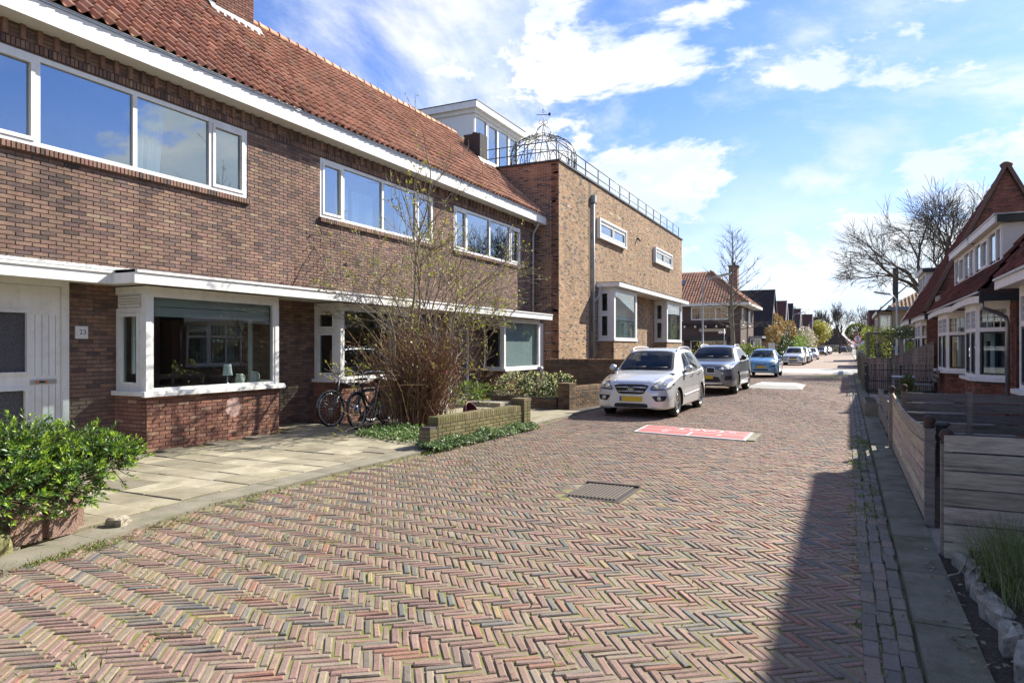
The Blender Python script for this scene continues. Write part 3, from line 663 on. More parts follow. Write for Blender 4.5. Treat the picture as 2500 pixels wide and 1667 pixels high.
def bay(parent, y0, y1, seed, side='plain', nobj=(90, 30)):
    rng = np.random.default_rng(seed)
    brick_wall(parent, (BX, y0, 0.0), UY, UX, y1 - y0, 0.875, pal=PAL_BAY, nobj=nobj[0], seed=seed, th=0.12, mname='bay_base')
    brick_wall(parent, (WX, y0, 0.0), UX, -UY, BX - WX - 0.002, 0.875, pal=PAL_BAY, nobj=nobj[1], seed=seed + 1, th=0.12, mname='bay_base', off=0.1)
    brick_wall(parent, (BX - 0.002, y1, 0.0), -UX, UY, BX - WX - 0.002, 0.875, pal=PAL_BAY, nobj=0, seed=seed + 2, th=0.12, mname='bay_base')
    b = MB(); b.box(WX + 0.02, BX + 0.075, y0 - 0.075, y1 + 0.075, 0.875, 0.945); b.box(BX + 0.02, BX + 0.09, y0 - 0.088, y1 + 0.088, 0.862, 0.917); put(b, 'sill', m_white, parent)
    b = MB(); b.box(WX + 0.02, BX, y0, y1, 2.46, 2.578); put(b, 'bay_head', m_white, parent)
    # corner posts
    for yy in (y0, y1 - 0.09):
        b = MB(); b.box(BX - 0.09, BX + 0.004, yy, yy + 0.09, 0.945, 2.46); put(b, 'corner_post', m_white, parent)
    window(parent, (BX, y0, 0), UY, UX, 0.09, y1 - y0 - 0.09, 0.945, 2.46, w=0.045, d0=-0.075, d1=-0.008)
    wl = BX - WX - 0.09
    if side == 'split':
        window(parent, (WX, y0, 0), UX, -UY, 0.02, wl, 0.945, 2.46, trans=(1.98,), w=0.07, d0=-0.075, d1=-0.008, sash=(0,))
    elif side == 'vent':
        window(parent, (WX, y0, 0), UX, -UY, 0.02, wl, 0.945, 2.24, w=0.07, d0=-0.075, d1=-0.008, sash=(0,))
        b = MB(); b.box(WX + 0.03, BX - 0.09, y0 + 0.03, y0 + 0.075, 2.24, 2.46)
        for k in range(4): b.obox((WX + 0.02 + wl / 2, y0 + 0.006, 2.28 + k * 0.043), UX * (wl / 2 - 0.08), np.array([0, 0.012, -0.012]), np.array([0, 0.003, 0.003]))
        put(b, 'vent_louvre', m_white, parent)
    else:
        window(parent, (WX, y0, 0), UX, -UY, 0.02, wl, 0.945, 2.46, w=0.06, d0=-0.075, d1=-0.008)
    window(parent, (BX - 0.09, y1, 0), -UX, UY, 0.0, wl - 0.02, 0.945, 2.46, w=0.06, d0=-0.075, d1=-0.008)

def front_door(parent, y0, y1, zt, mat, glazed=True, letter=True, zs=0.12):
    """framed door leaf set slightly back in the wall"""
    X = WX - 0.03; b = MB()
    b.box(WX - 0.12, WX + 0.02, y0, y0 + 0.09, zs, zt); b.box(WX - 0.12, WX + 0.02, y1 - 0.09, y1, zs, zt); b.box(WX - 0.12, WX + 0.02, y0 + 0.09, y1 - 0.09, zt - 0.08, zt); put(b, 'door_frame', m_white, parent)
    b = MB(); b.box(WX - 0.2, WX + 0.14, y0 - 0.02, y1 + 0.02, 0.0, zs); put(b, 'doorstep', m_kerb, parent)
    a, c = y0 + 0.095, y1 - 0.095; holes = []
    if glazed:
        holes = [(0.02, (c - a) * 0.50, 1.28 - zs, 2.12 - zs), (0.02, (c - a) * 0.48, 0.42 - zs, 1.02 - zs)]
    b = MB(); wall_boxes(b, (X, a, zs), UY, UX, c - a, zt - 0.085 - zs, holes, 0.05)
    for k in range(5): 
        yk = a + (c - a) * (0.58 + 0.1 * k)
    leaf = put(b, 'door', mat, parent)
    if glazed:
        for h in holes:
            pane_quad((X, a, zs), UY, UX, h[0], h[1], h[2], h[3], -0.03).build('door_pane', m_glass_obs, leaf)
            q = MB(); frame_rect(q, (X, a, zs), UY, UX, h[0] - 0.05, h[1] + 0.05, h[2] - 0.05, h[3] + 0.05, 0.05, 0.0, 0.018); frame_rect(q, (X, a, zs), UY, UX, h[0] - 0.02, h[1] + 0.02, h[2] - 0.02, h[3] + 0.02, 0.02, 0.018, 0.03); q.build('moulding', mat, leaf)
        for z0, z1 in ((1.22, 2.1), (0.2, 1.08)):
            for k in range(4):
                q = MB(); yk = a + (c - a) * (0.62 + 0.1 * k); q.box(X + 0.0005, X + 0.0022, yk, yk + 0.007, z0, z1); q.build('groove', m_grey_paint, leaf)
    if letter:
        q = MB(); yc = a + (c - a) * 0.76; q.box(X, X + 0.016, yc - 0.19, yc + 0.16, 1.10, 1.16); q.tube([(X + 0.008, yc - 0.19, 1.13), (X + 0.0081, yc - 0.1901, 1.13)], 0.03, 8); lp = q.build('letterbox', m_alloy, leaf)
        q = MB(); q.box(X + 0.016, X + 0.019, yc - 0.12, yc + 0.03, 1.115, 1.145); q.build('slot', m_blackpl, lp)
        for s_ in (-0.115, 0.0): q = MB(); q.box(X + 0.019, X + 0.022, yc + s_, yc + s_ + 0.03, 1.118, 1.142); q.build('tape', m_lens_or, lp)
    return leaf

SL = np.array([-(EAVE_X - RIDGE_X), 0, RIDGE_Z - EAVE_Z]); SLEN = float(np.linalg.norm(SL)); SDIR = SL / SLEN; SNRM = np.array([SDIR[2], 0, -SDIR[0]])
def row_house(label, Y0, Y1, win, bay_y, bay_side, doors, seed, canopy):
    t = anchor('row_house', label, 'house', (-12.2, (Y0 + Y1) / 2, 0.0), 'brick row houses under one pantile roof')
    rng = np.random.default_rng(seed)
    holes = [(win[0] - Y0, win[1] - Y0, 4.50, 5.82), (bay_y[0] - Y0 + 0.12, bay_y[1] - Y0 - 0.12, 0.945, 2.46)]
    for d in doors: holes.append((d[0] - Y0, d[1] - Y0, 0.0, d[2]))
    brick_wall(t, (WX, Y0, 0), UY, UX, Y1 - Y0, 5.84, holes, PAL_TERR, nobj=175, seed=seed, tooth=(Y0 > 4, Y1 < 20))
    # soldier course, dentil frieze, soffit, fascia, gutter
    n = int((Y1 - Y0) / 0.0625); b = MB(); b.box(WX - 0.22, WX - 0.012, Y0, Y1, 5.84, 6.3); put(b, 'frieze', m_mortar, t)
    b = MB(); brick_row(b, (WX, Y0 + 0.031, 5.905), UY, UZ, UX, n, 0.0625, 0.026, 0.055, 0.012, PAL_TERR, rng)
    for k in range(3): brick_row(b, (WX - 0.018, Y0 + 0.11, 6.0 + k * 0.0625), UY, UZ, UX, int((Y1 - Y0) / 0.22), 0.22, 0.105, 0.026, 0.012, PAL_TERR, rng)
    put(b, 'frieze_brickwork', m_brick, t, kind='stuff')
    brick_objs(t, 'dentil', (WX + 0.012, Y0 + 0.1, 6.075), UY, UZ, UX, int((Y1 - Y0) / 0.23), 0.23, 0.034, 0.105, 0.028, PAL_TERR, rng)
    # rowlock sill under the window
    ns = int((win[1] - win[0] + 0.1) / 0.0635)
    brick_objs(t, 'sill_brick', (WX + 0.028, win[0] - 0.02, 4.445), UY, UZ, UX, ns, 0.0635, 0.0265, 0.05, 0.045, PAL_TERR + [(0.13, 0.12, 0.06, 2)], rng)
    e = 0.30 if Y1 > 23 else 0.0
    b = MB(); b.box(WX - 0.15, -10.06 - 0.03, Y0, Y1 + e, 6.175, 6.20); put(b, 'soffit', m_cream, t)
    b = MB(); b.box(-10.09, -10.06, Y0, Y1 + e, 6.165, 6.44)
    if e: b.box(-10.6, -10.09, Y1 + e - 0.03, Y1 + e, 6.165, 6.44)
    put(b, 'fascia', m_white, t)
    b = MB(); b.box(-10.24, -10.035, Y0, Y1 + e, 6.44, 6.475); b.tube([(-10.035, Y0, 6.475), (-10.035, Y1 + e, 6.475)], 0.014, 6); put(b, 'gutter', m_zinc, t)
    # upper window: four lights, the outer two are opening sashes
    q = win[1] - win[0]; m1, m2, m3 = win[0] + 0.78, win[0] + q / 2 - 0.02, win[1] - 0.84
    window(t, (WX, 0, 0), UY, UX, win[0], win[1], 4.50, 5.82, mull=(m1, m2, m3), w=0.075, d0=-0.09, d1=-0.005, glass=m_glass_up, sash=(0, 3))
    room(t, -14.2, WX - 0.22, Y0 + 0.15, Y1 - 0.15, 3.15, 6.05, M('room_upper', (0.20, 0.21, 0.22), 0.9))
    room(t, -14.2, WX - 0.22, Y0 + 0.15, Y1 - 0.15, 0.10, 2.75)
    # bay window and doors
    bay(t, bay_y[0], bay_y[1], seed + 20, bay_side)
    # canopy over the ground floor
    for (a, c, xf, zt) in canopy:
        b = MB(); b.box(WX, xf - 0.03, a, c, 2.60, 2.73); put(b, 'canopy', m_cream, t)
        b = MB(); b.box(xf - 0.03, xf, a, c, 2.575, 2.735); b.box(xf - 0.035, xf + 0.022, a, c, 2.735, 2.775); put(b, 'canopy_fascia', m_white, t)
        b = MB(); b.add([(xf + 0.025, a, 2.779), (xf + 0.025, c, 2.779), (WX + 0.09, c, 2.80), (WX + 0.09, a, 2.80), (WX + 0.012, a, 2.90), (WX + 0.012, c, 2.90)], [(0, 1, 2, 3), (3, 2, 5, 4)]); b.box(xf - 0.1, xf + 0.025, a, c, 2.776, 2.7785); put(b, 'lead_flashing', m_lead, t)
    # roof
    b = MB(); b.prism([(EAVE_X + 0.05, Y0, EAVE_Z - 0.03), (RIDGE_X, Y0, RIDGE_Z - 0.03), (2 * RIDGE_X - EAVE_X, Y0, EAVE_Z - 0.03)], (0, Y1 - Y0, 0)); put(b, 'roof', m_roofdark, t)
    pantile_roof(t, (EAVE_X + 0.085, Y0, EAVE_Z - 0.035), SDIR, SNRM, Y1 - Y0 + (0.25 if e else 0.0), 17, SLEN / 16.75, 0.205, PAL_TILE, 250, seed + 5)
    ridge_tiles(t, (RIDGE_X, Y0, RIDGE_Z + 0.03), (RIDGE_X, Y1 + (0.25 if e else 0.0), RIDGE_Z + 0.03), PAL_TILE, rng)
    b = MB(); b.box(-18, -17.8, Y0, Y1, 0, 6.4); b.box(-18, WX - 0.22, Y0, Y0 + 0.1, 0, 6.3); b.box(-18, WX - 0.22, Y1 - 0.1, Y1, 0, 6.3); put(b, 'side_wall', m_mortar, t)
    return t

HA = row_house('brown brick row house with white door, number 23 and wide bay window', 3.2, 10.68, (5.03, 9.63), (6.96, 9.70), 'vent', [(5.10, 6.24, 2.60)], 31, [(3.2, 6.56, -9.86, 0), (6.56, 10.68, -9.35, 0)])
HB = row_house('brown brick row house whose bay window stands behind the bicycles', 10.68, 16.84, (11.67, 16.27), (11.46, 14.22), 'split', [(15.35, 16.45, 2.60)], 32, [(10.68, 16.84, -9.35, 0)])
HC = row_house('brown brick end row house with grey downpipe next to the tan brick building', 16.84, 23.1, (17.38, 21.98), (19.2, 22.0), 'plain', [(17.15, 18.25, 2.60)], 33, [(16.84, 22.3, -9.35, 0)])
def terrace_details():
    front_door(HA, 5.10, 6.24, 2.60, m_white)
    md = M('door_blue', (0.03, 0.06, 0.09), 0.4); front_door(HB, 15.35, 16.45, 2.60, md, glazed=False); front_door(HC, 17.15, 18.25, 2.60, md, glazed=False)
    # step of the canopy beside bay one
    b = MB(); b.box(-9.86, -9.35, 6.53, 6.56, 2.577, 2.733); put(b, 'canopy_fascia', m_white, HA)
    # number plate
    b = MB(); b.box(WX + 0.008, WX + 0.026, 6.33, 6.52, 1.76, 1.95); pl = put(b, 'number_plate', m_offwhite, HA)
    b = MB(); b.box(WX + 0.026, WX + 0.029, 6.37, 6.50, 1.785, 1.925); b.build('tile', m_white, pl)
    M4 = Matrix(((0, 0, 1, WX + 0.030), (1, 0, 0, 6.437), (0, 1, 0, 1.857), (0, 0, 0, 1)))
    text_part('23', 0.105, M4, M('ink_navy', (0.01, 0.02, 0.07), 0.5), pl, 'digits')
    # repaired pink patch of plaster on the bay base
    m_patch = M('pale_paint_smear', (0.40, 0.27, 0.235), 0.85, nz=((30, 0.25), (8, 0.25)), stain=((14, 0.5, 0.62, (0.22, 0.12, 0.09), 0.85),))
    rng = np.random.default_rng(2); b = MB(); n = 26; th = np.linspace(0, 2 * math.pi, n, endpoint=False); r = 0.17 * (1 + rng.normal(0, 0.10, n))
    pts = [(BX + 0.0115, 8.62 + r[i] * math.cos(th[i]) * 1.0, 0.58 + r[i] * math.sin(th[i])) for i in range(n)]
    b.add(pts + [(BX + 0.0115, 8.62, 0.58)], [(i, (i + 1) % n, n) for i in range(n)]); put(b, 'paint_smear', m_patch, HA)
    # chimney on the ridge of the first two houses
    ch = anchor('chimney', 'brick chimney with lead flashing on the pantile ridge', 'chimney', (-13.9, 12.05, 9.6))
    PALC = [(0.22, 0.10, 0.075, 5), (0.17, 0.08, 0.06, 3), (0.27, 0.13, 0.09, 2)]
    brick_wall(ch, (-13.45, 11.45, 9.2), UY, UX, 1.15, 2.8, pal=PALC, nobj=120, seed=61, th=0.1); brick_wall(ch, (-14.45, 11.45, 9.2), UX, -UY, 1.0, 2.8, pal=PALC, nobj=100, seed=62, th=0.1)
    b = MB(); b.box(-14.45, -13.55, 11.56, 12.6, 9.2, 12.0); put(b, 'core', m_mortar, ch)
    b = MB(); p0 = np.array((-13.36, 11.3, 0)); zf = lambda x: RIDGE_Z - (x - RIDGE_X) * (RIDGE_Z - EAVE_Z) / (EAVE_X - RIDGE_X) + 0.075
    b.add([(-13.25, 11.25, zf(-13.25)), (-13.25, 12.8, zf(-13.25)), (-13.43, 12.8, zf(-13.43) + 0.12), (-13.43, 11.25, zf(-13.43) + 0.12), (-14.1, 11.25, zf(-14.1) + 0.05), (-14.1, 11.43, zf(-14.1) + 0.14), (-13.43, 11.43, zf(-13.43) + 0.15)], [(0, 1, 2, 3), (3, 4, 5, 6), (0, 3, 6)]); put(b, 'flashing', m_lead, ch)
    # rendered stub chimney at the end of the roof
    c2 = anchor('chimney', 'squat black rendered chimney at the end of the pantile roof', 'chimney', (-12.65, 22.7, 8.5))
    b = MB(); b.box(-13.0, -12.3, 22.35, 22.9, 8.3, 9.62); put(b, 'stack', M('black_render', (0.035, 0.036, 0.038), 0.9, nz=((30, 0.2),)), c2)
    b = MB(); b.lathe([(0.11, 9.6), (0.12, 9.72), (0.09, 9.74)], Matrix.Translation((-12.65, 22.62, 0)), 12); put(b, 'pot', m_rust, c2)
    b = MB(); b.add([(-12.05, 22.2, zf(-12.05) + 0.01), (-12.05, 23.05, zf(-12.05) + 0.01), (-12.3, 23.05, zf(-12.3) + 0.13), (-12.3, 22.2, zf(-12.3) + 0.13)], [(0, 1, 2, 3)]); put(b, 'flashing', m_lead, c2)
    # downpipe
    b = MB(); b.tube([(-10.15, 22.85, 6.2), (-10.16, 22.86, 6.08), (-10.36, 22.9, 5.82), (-10.38, 22.9, 5.7), (-10.38, 22.9, 2.78)], 0.042, 10); put(b, 'downpipe', m_pipe, HC)
    # white panel gate between the terrace and the next building
    g = anchor('side_gate', 'plain white panel gate between the row house bay and the tan building', 'gate', (-10.2, 22.75, 0))
    b = MB(); b.box(-10.22, -10.17, 22.34, 23.38, 0.05, 2.50); put(b, 'panel', m_offwhite, g)
    b = MB(); b.box(-10.168, -10.15, 22.95, 23.0, 1.45, 1.62); put(b, 'handle_plate', m_zinc, g)
    # things in the rooms
    b = MB(); q = MB()
    curtain(b, (WX - 0.28, 0, 0), UY, UX, 7.42, 8.05, 4.5, 5.86, 0.0, 6, 0.035, 0.12); put(b, 'curtain', m_curtain, HA)
    for a, c in ((12.5, 12.95), (13.1, 13.9), (15.0, 15.35)):
        b = MB(); curtain(b, (WX - 0.3, 0, 0), UY, UX, a, c, 4.45, 5.4, 0.0, 5, 0.03); put(b, 'curtain', m_curtain, HB)
    for a, c in ((20.2, 20.5),):
        b = MB(); curtain(b, (WX - 0.3, 0, 0), UY, UX, a, c, 4.45, 5.8, 0.0, 5, 0.03); put(b, 'curtain', m_curtain, HC)
    cb = anchor('wall_cabinet', 'white wall cabinet seen through the upper window of number 23', 'cabinet', (-12.9, 8.0, 5.3))
    b = MB(); b.box(-13.2, -12.6, 7.6, 8.6, 5.0, 5.9); put(b, 'carcase', m_curtain, cb)
    b = MB(); b.box(-13.1, -12.595, 7.58, 7.6, 5.02, 5.88); b.box(-12.6, -12.585, 7.62, 8.58, 5.02, 5.88); put(b, 'cabinet_door', m_white, cb)
    b = MB(); b.box(BX - 0.16, BX - 0.13, 7.1, 9.58, 2.28, 2.46); b.box(BX - 0.16, BX - 0.13, 7.1, 9.58, 2.12, 2.27); put(b, 'roller_blind', m_blind, HA)
    b = MB(); b.box(BX - 0.14, BX - 0.13, 19.3, 21.9, 0.95, 2.46); put(b, 'roller_blind', M('sheer_blind', (0.50, 0.53, 0.55), 0.8), HC)
    b = MB(); b.box(WX + 0.06, WX + 0.1, 7.2, 7.24, 1.2, 2.3); put(b, 'curtain', m_curtain, HA)
terrace_details()
def table_lamp(x, y, z, label, shade, h=0.38):
    t = thing('table_lamp', label, 'lamp', (x, y, z))
    b = MB(); b.lathe([(0.0, 0.0), (0.05, 0.0), (0.05, 0.015), (0.012, 0.03), (0.018, 0.1), (0.01, h * 0.5), (0.0, h * 0.5)], Matrix(), 12); b.build('base', m_chrome, t)
    b = MB(); b.lathe([(0.085, h * 0.48), (0.062, h)], Matrix(), 16); b.build('lamp_shade', shade, t)
def jug(x, y, z, label, s=1.0):
    t = thing('jug', label, 'jug', (x, y, z)); b = MB()
    b.lathe([(0, 0), (0.06 * s, 0), (0.085 * s, 0.06 * s), (0.08 * s, 0.12 * s), (0.055 * s, 0.17 * s), (0.065 * s, 0.2 * s), (0.058 * s, 0.2 * s), (0.05 * s, 0.17 * s)], Matrix(), 16); b.build('body', m_cream, t)
    b = MB(); th = np.linspace(-1.4, 1.4, 8); b.tube([(0, (0.075 + 0.05 * math.cos(a)) * s, (0.115 + 0.06 * math.sin(a)) * s) for a in th], 0.009 * s, 6); b.build('handle', m_cream, t)
table_lamp(BX - 0.25, 8.72, 0.945, 'small white table lamp on the sill of the number 23 bay window', m_curtain)
jug(BX - 0.24, 8.98, 0.945, 'cream jug on the window sill beside the white lamp')
jug(BX - 0.3, 9.36, 0.945, 'wider cream jug on the sill near the bay corner post', 1.15)
table_lamp(BX - 0.45, 11.75, 0.945, 'orange shaded table lamp inside the bay window behind the bicycles', M('shade_orange', (0.42, 0.17, 0.045), 0.9), 0.62)
# ------------------------------------------------------------------ tan brick building with roof terrace
DX, DY0, DY1, DZ = -9.58, 23.45, 44.4, 8.50
def brick_tex(name, c1, c2, mo, bw=0.22, rh=0.0625, ms=0.011):
    if name in MATS: return MATS[name]
    m, nt, N, L = nodes_of(name); out = N('ShaderNodeOutputMaterial'); p = N('ShaderNodeBsdfPrincipled'); L(p.outputs[0], out.inputs[0])
    geo = N('ShaderNodeNewGeometry'); sp = N('ShaderNodeSeparateXYZ'); L(geo.outputs['Position'], sp.inputs[0])
    ad = N('ShaderNodeMath'); L(sp.outputs[0], ad.inputs[0]); L(sp.outputs[1], ad.inputs[1]); cb = N('ShaderNodeCombineXYZ'); L(ad.outputs[0], cb.inputs[0]); L(sp.outputs[2], cb.inputs[1])
    bt = N('ShaderNodeTexBrick'); L(cb.outputs[0], bt.inputs['Vector']); bt.inputs['Scale'].default_value = 1.0; bt.inputs['Brick Width'].default_value = bw; bt.inputs['Row Height'].default_value = rh; bt.inputs['Mortar Size'].default_value = ms
    bt.inputs['Color1'].default_value = (*c1, 1); bt.inputs['Color2'].default_value = (*c2, 1); bt.inputs['Mortar'].default_value = (*mo, 1); L(bt.outputs['Color'], p.inputs['Base Color']); p.inputs['Roughness'].default_value = 0.9
    bp = N('ShaderNodeBump'); bp.inputs['Strength'].default_value = 0.5; bp.inputs['Distance'].default_value = 0.01; bp.invert = True; L(bt.outputs['Fac'], bp.inputs['Height']); L(bp.outputs[0], p.inputs['Normal'])
    MATS[name] = m; return m
def tan_building():
    t = anchor('corner_house', 'tall tan brick flat-roofed building with two white bay windows and slit windows', 'house', (-12, 34, 0))
    bays = [(27.85, 31.35), (37.3, 40.95)]; slits = [(27.72, 31.65), (37.15, 41.2)]
    holes = [(a - DY0 + 0.15, b - DY0 - 0.15, 1.95, 4.05) for a, b in bays] + [(a - DY0 + 0.1, b - DY0 - 0.1, 6.36, 7.06) for a, b in slits]
    brick_wall(t, (DX, DY0, 0), UY, UX, DY1 - DY0, DZ, holes, PAL_BROWN, nobj=150, seed=71, mortar=m_mortar_lt, th=0.3, j=0.010, proud=0.004)
    PS = [(0.30, 0.155, 0.095, 5), (0.25, 0.125, 0.08, 3), (0.33, 0.185, 0.11, 2), (0.075, 0.055, 0.055, 1.3), (0.16, 0.09, 0.08, 1.2)]
    brick_wall(t, (-15.2, DY0, 0), UX, -UY, -15.2 * -1 + DX - 0.012, DZ, (), PS, nobj=60, seed=72, mortar=m_mortar_lt, th=0.3, j=0.011, proud=0.004)
    b = MB(); b.box(-15.2, DX - 0.3, DY1 - 0.3, DY1, 0, DZ); b.box(-15.2, -14.9, DY0 + 0.3, DY1 - 0.3, 0, DZ); put(b, 'back_wall', brick_tex('tan_brick_far', (0.33, 0.2, 0.11), (0.27, 0.16, 0.09), (0.35, 0.3, 0.25)), t)
    b = MB(); b.box(-15.2, DX - 0.05, DY0 + 0.05, DY1 - 0.05, DZ - 0.25, DZ - 0.1); put(b, 'flat_roof', m_grey_paint, t)
    b = MB(); b.box(DX - 0.32, DX + 0.06, DY0 - 0.06, DY1 + 0.06, DZ, DZ + 0.075); b.box(-15.2, DX - 0.32, DY0 - 0.06, DY0 + 0.28, DZ, DZ + 0.073); put(b, 'coping', m_black, t)
    # railing: two rails on posts
    mr = M('railing_grey', (0.13, 0.15, 0.17), 0.45, metal=0.5); b = MB(); xr = DX - 0.16; yr = DY0 + 0.12
    for z in (8.95, 9.32): b.tube([(-15.0, yr, z), (xr, yr, z)], 0.02, 6); b.tube([(xr, yr, z), (xr, DY1 - 0.15, z)], 0.02, 6)
    rl = put(b, 'railing', mr, t)
    for k in range(14):
        q = MB(); y = yr + 0.05 + k * (DY1 - 0.25 - yr) / 13; q.box(xr - 0.02, xr + 0.02, y - 0.02, y + 0.02, DZ + 0.05, 9.32); q.build('railing_post', mr, rl)
    for x in (-14.5, -13.3, -12.1, -10.9): q = MB(); q.box(x - 0.018, x + 0.018, yr - 0.018, yr + 0.018, DZ + 0.05, 9.32); q.build('railing_post', mr, rl)
    mw = M('bay_white', (0.72, 0.72, 0.70), 0.5)
    # slit windows in projecting frames
    for a, b_ in slits:
        b = MB(); frame_rect(b, (DX, 0, 0), UY, UX, a, b_, 6.27, 7.13, 0.09, -0.02, 0.16); put(b, 'window_surround', mw, t)
        window(t, (DX + 0.10, 0, 0), UY, UX, a + 0.09, b_ - 0.09, 6.36, 7.04, mull=((a + b_) / 2,), w=0.09, d0=-0.07, d1=0.0, glass=m_glass_up, sash=(0, 1))
    # bays
    bx = -8.85
    for i, (a, c) in enumerate(bays):
        brick_wall(t, (bx - 0.02, a, 0), UY, UX, c - a, 1.88, (), PAL_BROWN, nobj=30 if i == 0 else 0, seed=75 + i, mortar=m_mortar_lt, th=0.15, proud=0.004)
        brick_wall(t, (DX, a, 0), UX, -UY, bx - DX - 0.025, 1.88, (), PAL_BROWN, nobj=0, seed=77 + i, mortar=m_mortar_lt, th=0.15, proud=0.004)
        b = MB(); b.box(DX, bx + 0.03, a - 0.03, c + 0.03, 1.88, 1.95); put(b, 'sill', mw, t)
        b = MB(); b.box(DX, bx, a, c, 4.06, 4.18); put(b, 'bay_head', mw, t)
        for yy in (a, c - 0.16): b = MB(); b.box(bx - 0.14, bx, yy, yy + 0.16, 1.95, 4.06); put(b, 'corner_post', mw, t)
        window(t, (bx, 0, 0), UY, UX, a + 0.16, c - 0.16, 1.95, 4.06, w=0.08, d0=-0.08, d1=-0.01, mat=mw)
        window(t, (DX, a, 0), UX, -UY, 0.02, bx - DX - 0.14, 1.95, 4.06, trans=(3.05,), w=0.10, d0=-0.08, d1=-0.01, mat=mw, sash=(0,))
        window(t, (bx - 0.14, c, 0), -UX, UY, 0.0, bx - DX - 0.16, 1.95, 4.06, w=0.10, d0=-0.08, d1=-0.01, mat=mw)
        if i == 0:
            b = MB(); curtain(b, (bx - 0.28, 0, 0), UY, UX, a + 0.2, c - 0.2, 1.96, 3.75, 0, 22, 0.025); b2 = put(b, 'sheer_curtain', M('sheer', (0.40, 0.48, 0.46), 0.9), t)
        else:
            b = MB()
            for k in range(34): b.box(bx - 0.24, bx - 0.20, a + 0.2, c - 0.2, 1.98 + k * 0.055, 1.99 + k * 0.055)
            put(b, 'slatted_blind', m_blind, t)
    room(t, -14.5, DX - 0.3, 24, 35, 1.5, 4.4); room(t, -14.5, DX - 0.3, 35.2, 44, 1.5, 4.4); room(t, -14.5, DX - 0.3, 24, 44, 5.2, 8.1)
    b = MB(); b.box(DX, -8.59, 27.7, 41.6, 4.19, 4.33); put(b, 'canopy', m_cream, t)
    b = MB(); b.box(-8.59, -8.56, 27.67, 41.63, 4.165, 4.36); b.box(DX, -8.59, 27.67, 27.70, 4.165, 4.36); b.box(DX, -8.59, 41.6, 41.63, 4.165, 4.36); put(b, 'canopy_fascia', mw, t)
    b = MB(); b.box(DX, -8.545, 27.655, 41.645, 4.36, 4.375); put(b, 'canopy_edge', m_black, t)
    b = MB(); b.tube([(DX + 0.07, 27.1, 7.7), (DX + 0.07, 27.1, 1.2)], 0.055, 10); b.box(DX, DX + 0.18, 26.98, 27.22, 7.65, 7.95); b.tube([(DX + 0.07, 27.12, 3.5), (DX + 0.2, 27.4, 3.75), (DX + 0.22, 27.62, 4.2)], 0.045, 8); put(b, 'downpipe', m_pipe, t)
    b = MB(); b.box(DX - 0.01, DX + 0.012, 26.72, 26.98, 0.0, 8.5); put(b, 'pipe_shadow', m_mortar, t)  # dark strip standing in for the downpipe's shadow on the wall
    b = MB(); b.tube([(DX, 33.9, 7.1), (DX + 0.12, 33.9, 7.1), (DX + 0.16, 33.9, 7.0)], 0.05, 8); put(b, 'vent_pipe', m_black, t)
    # plants on the roof edge
    return t
tan_building()

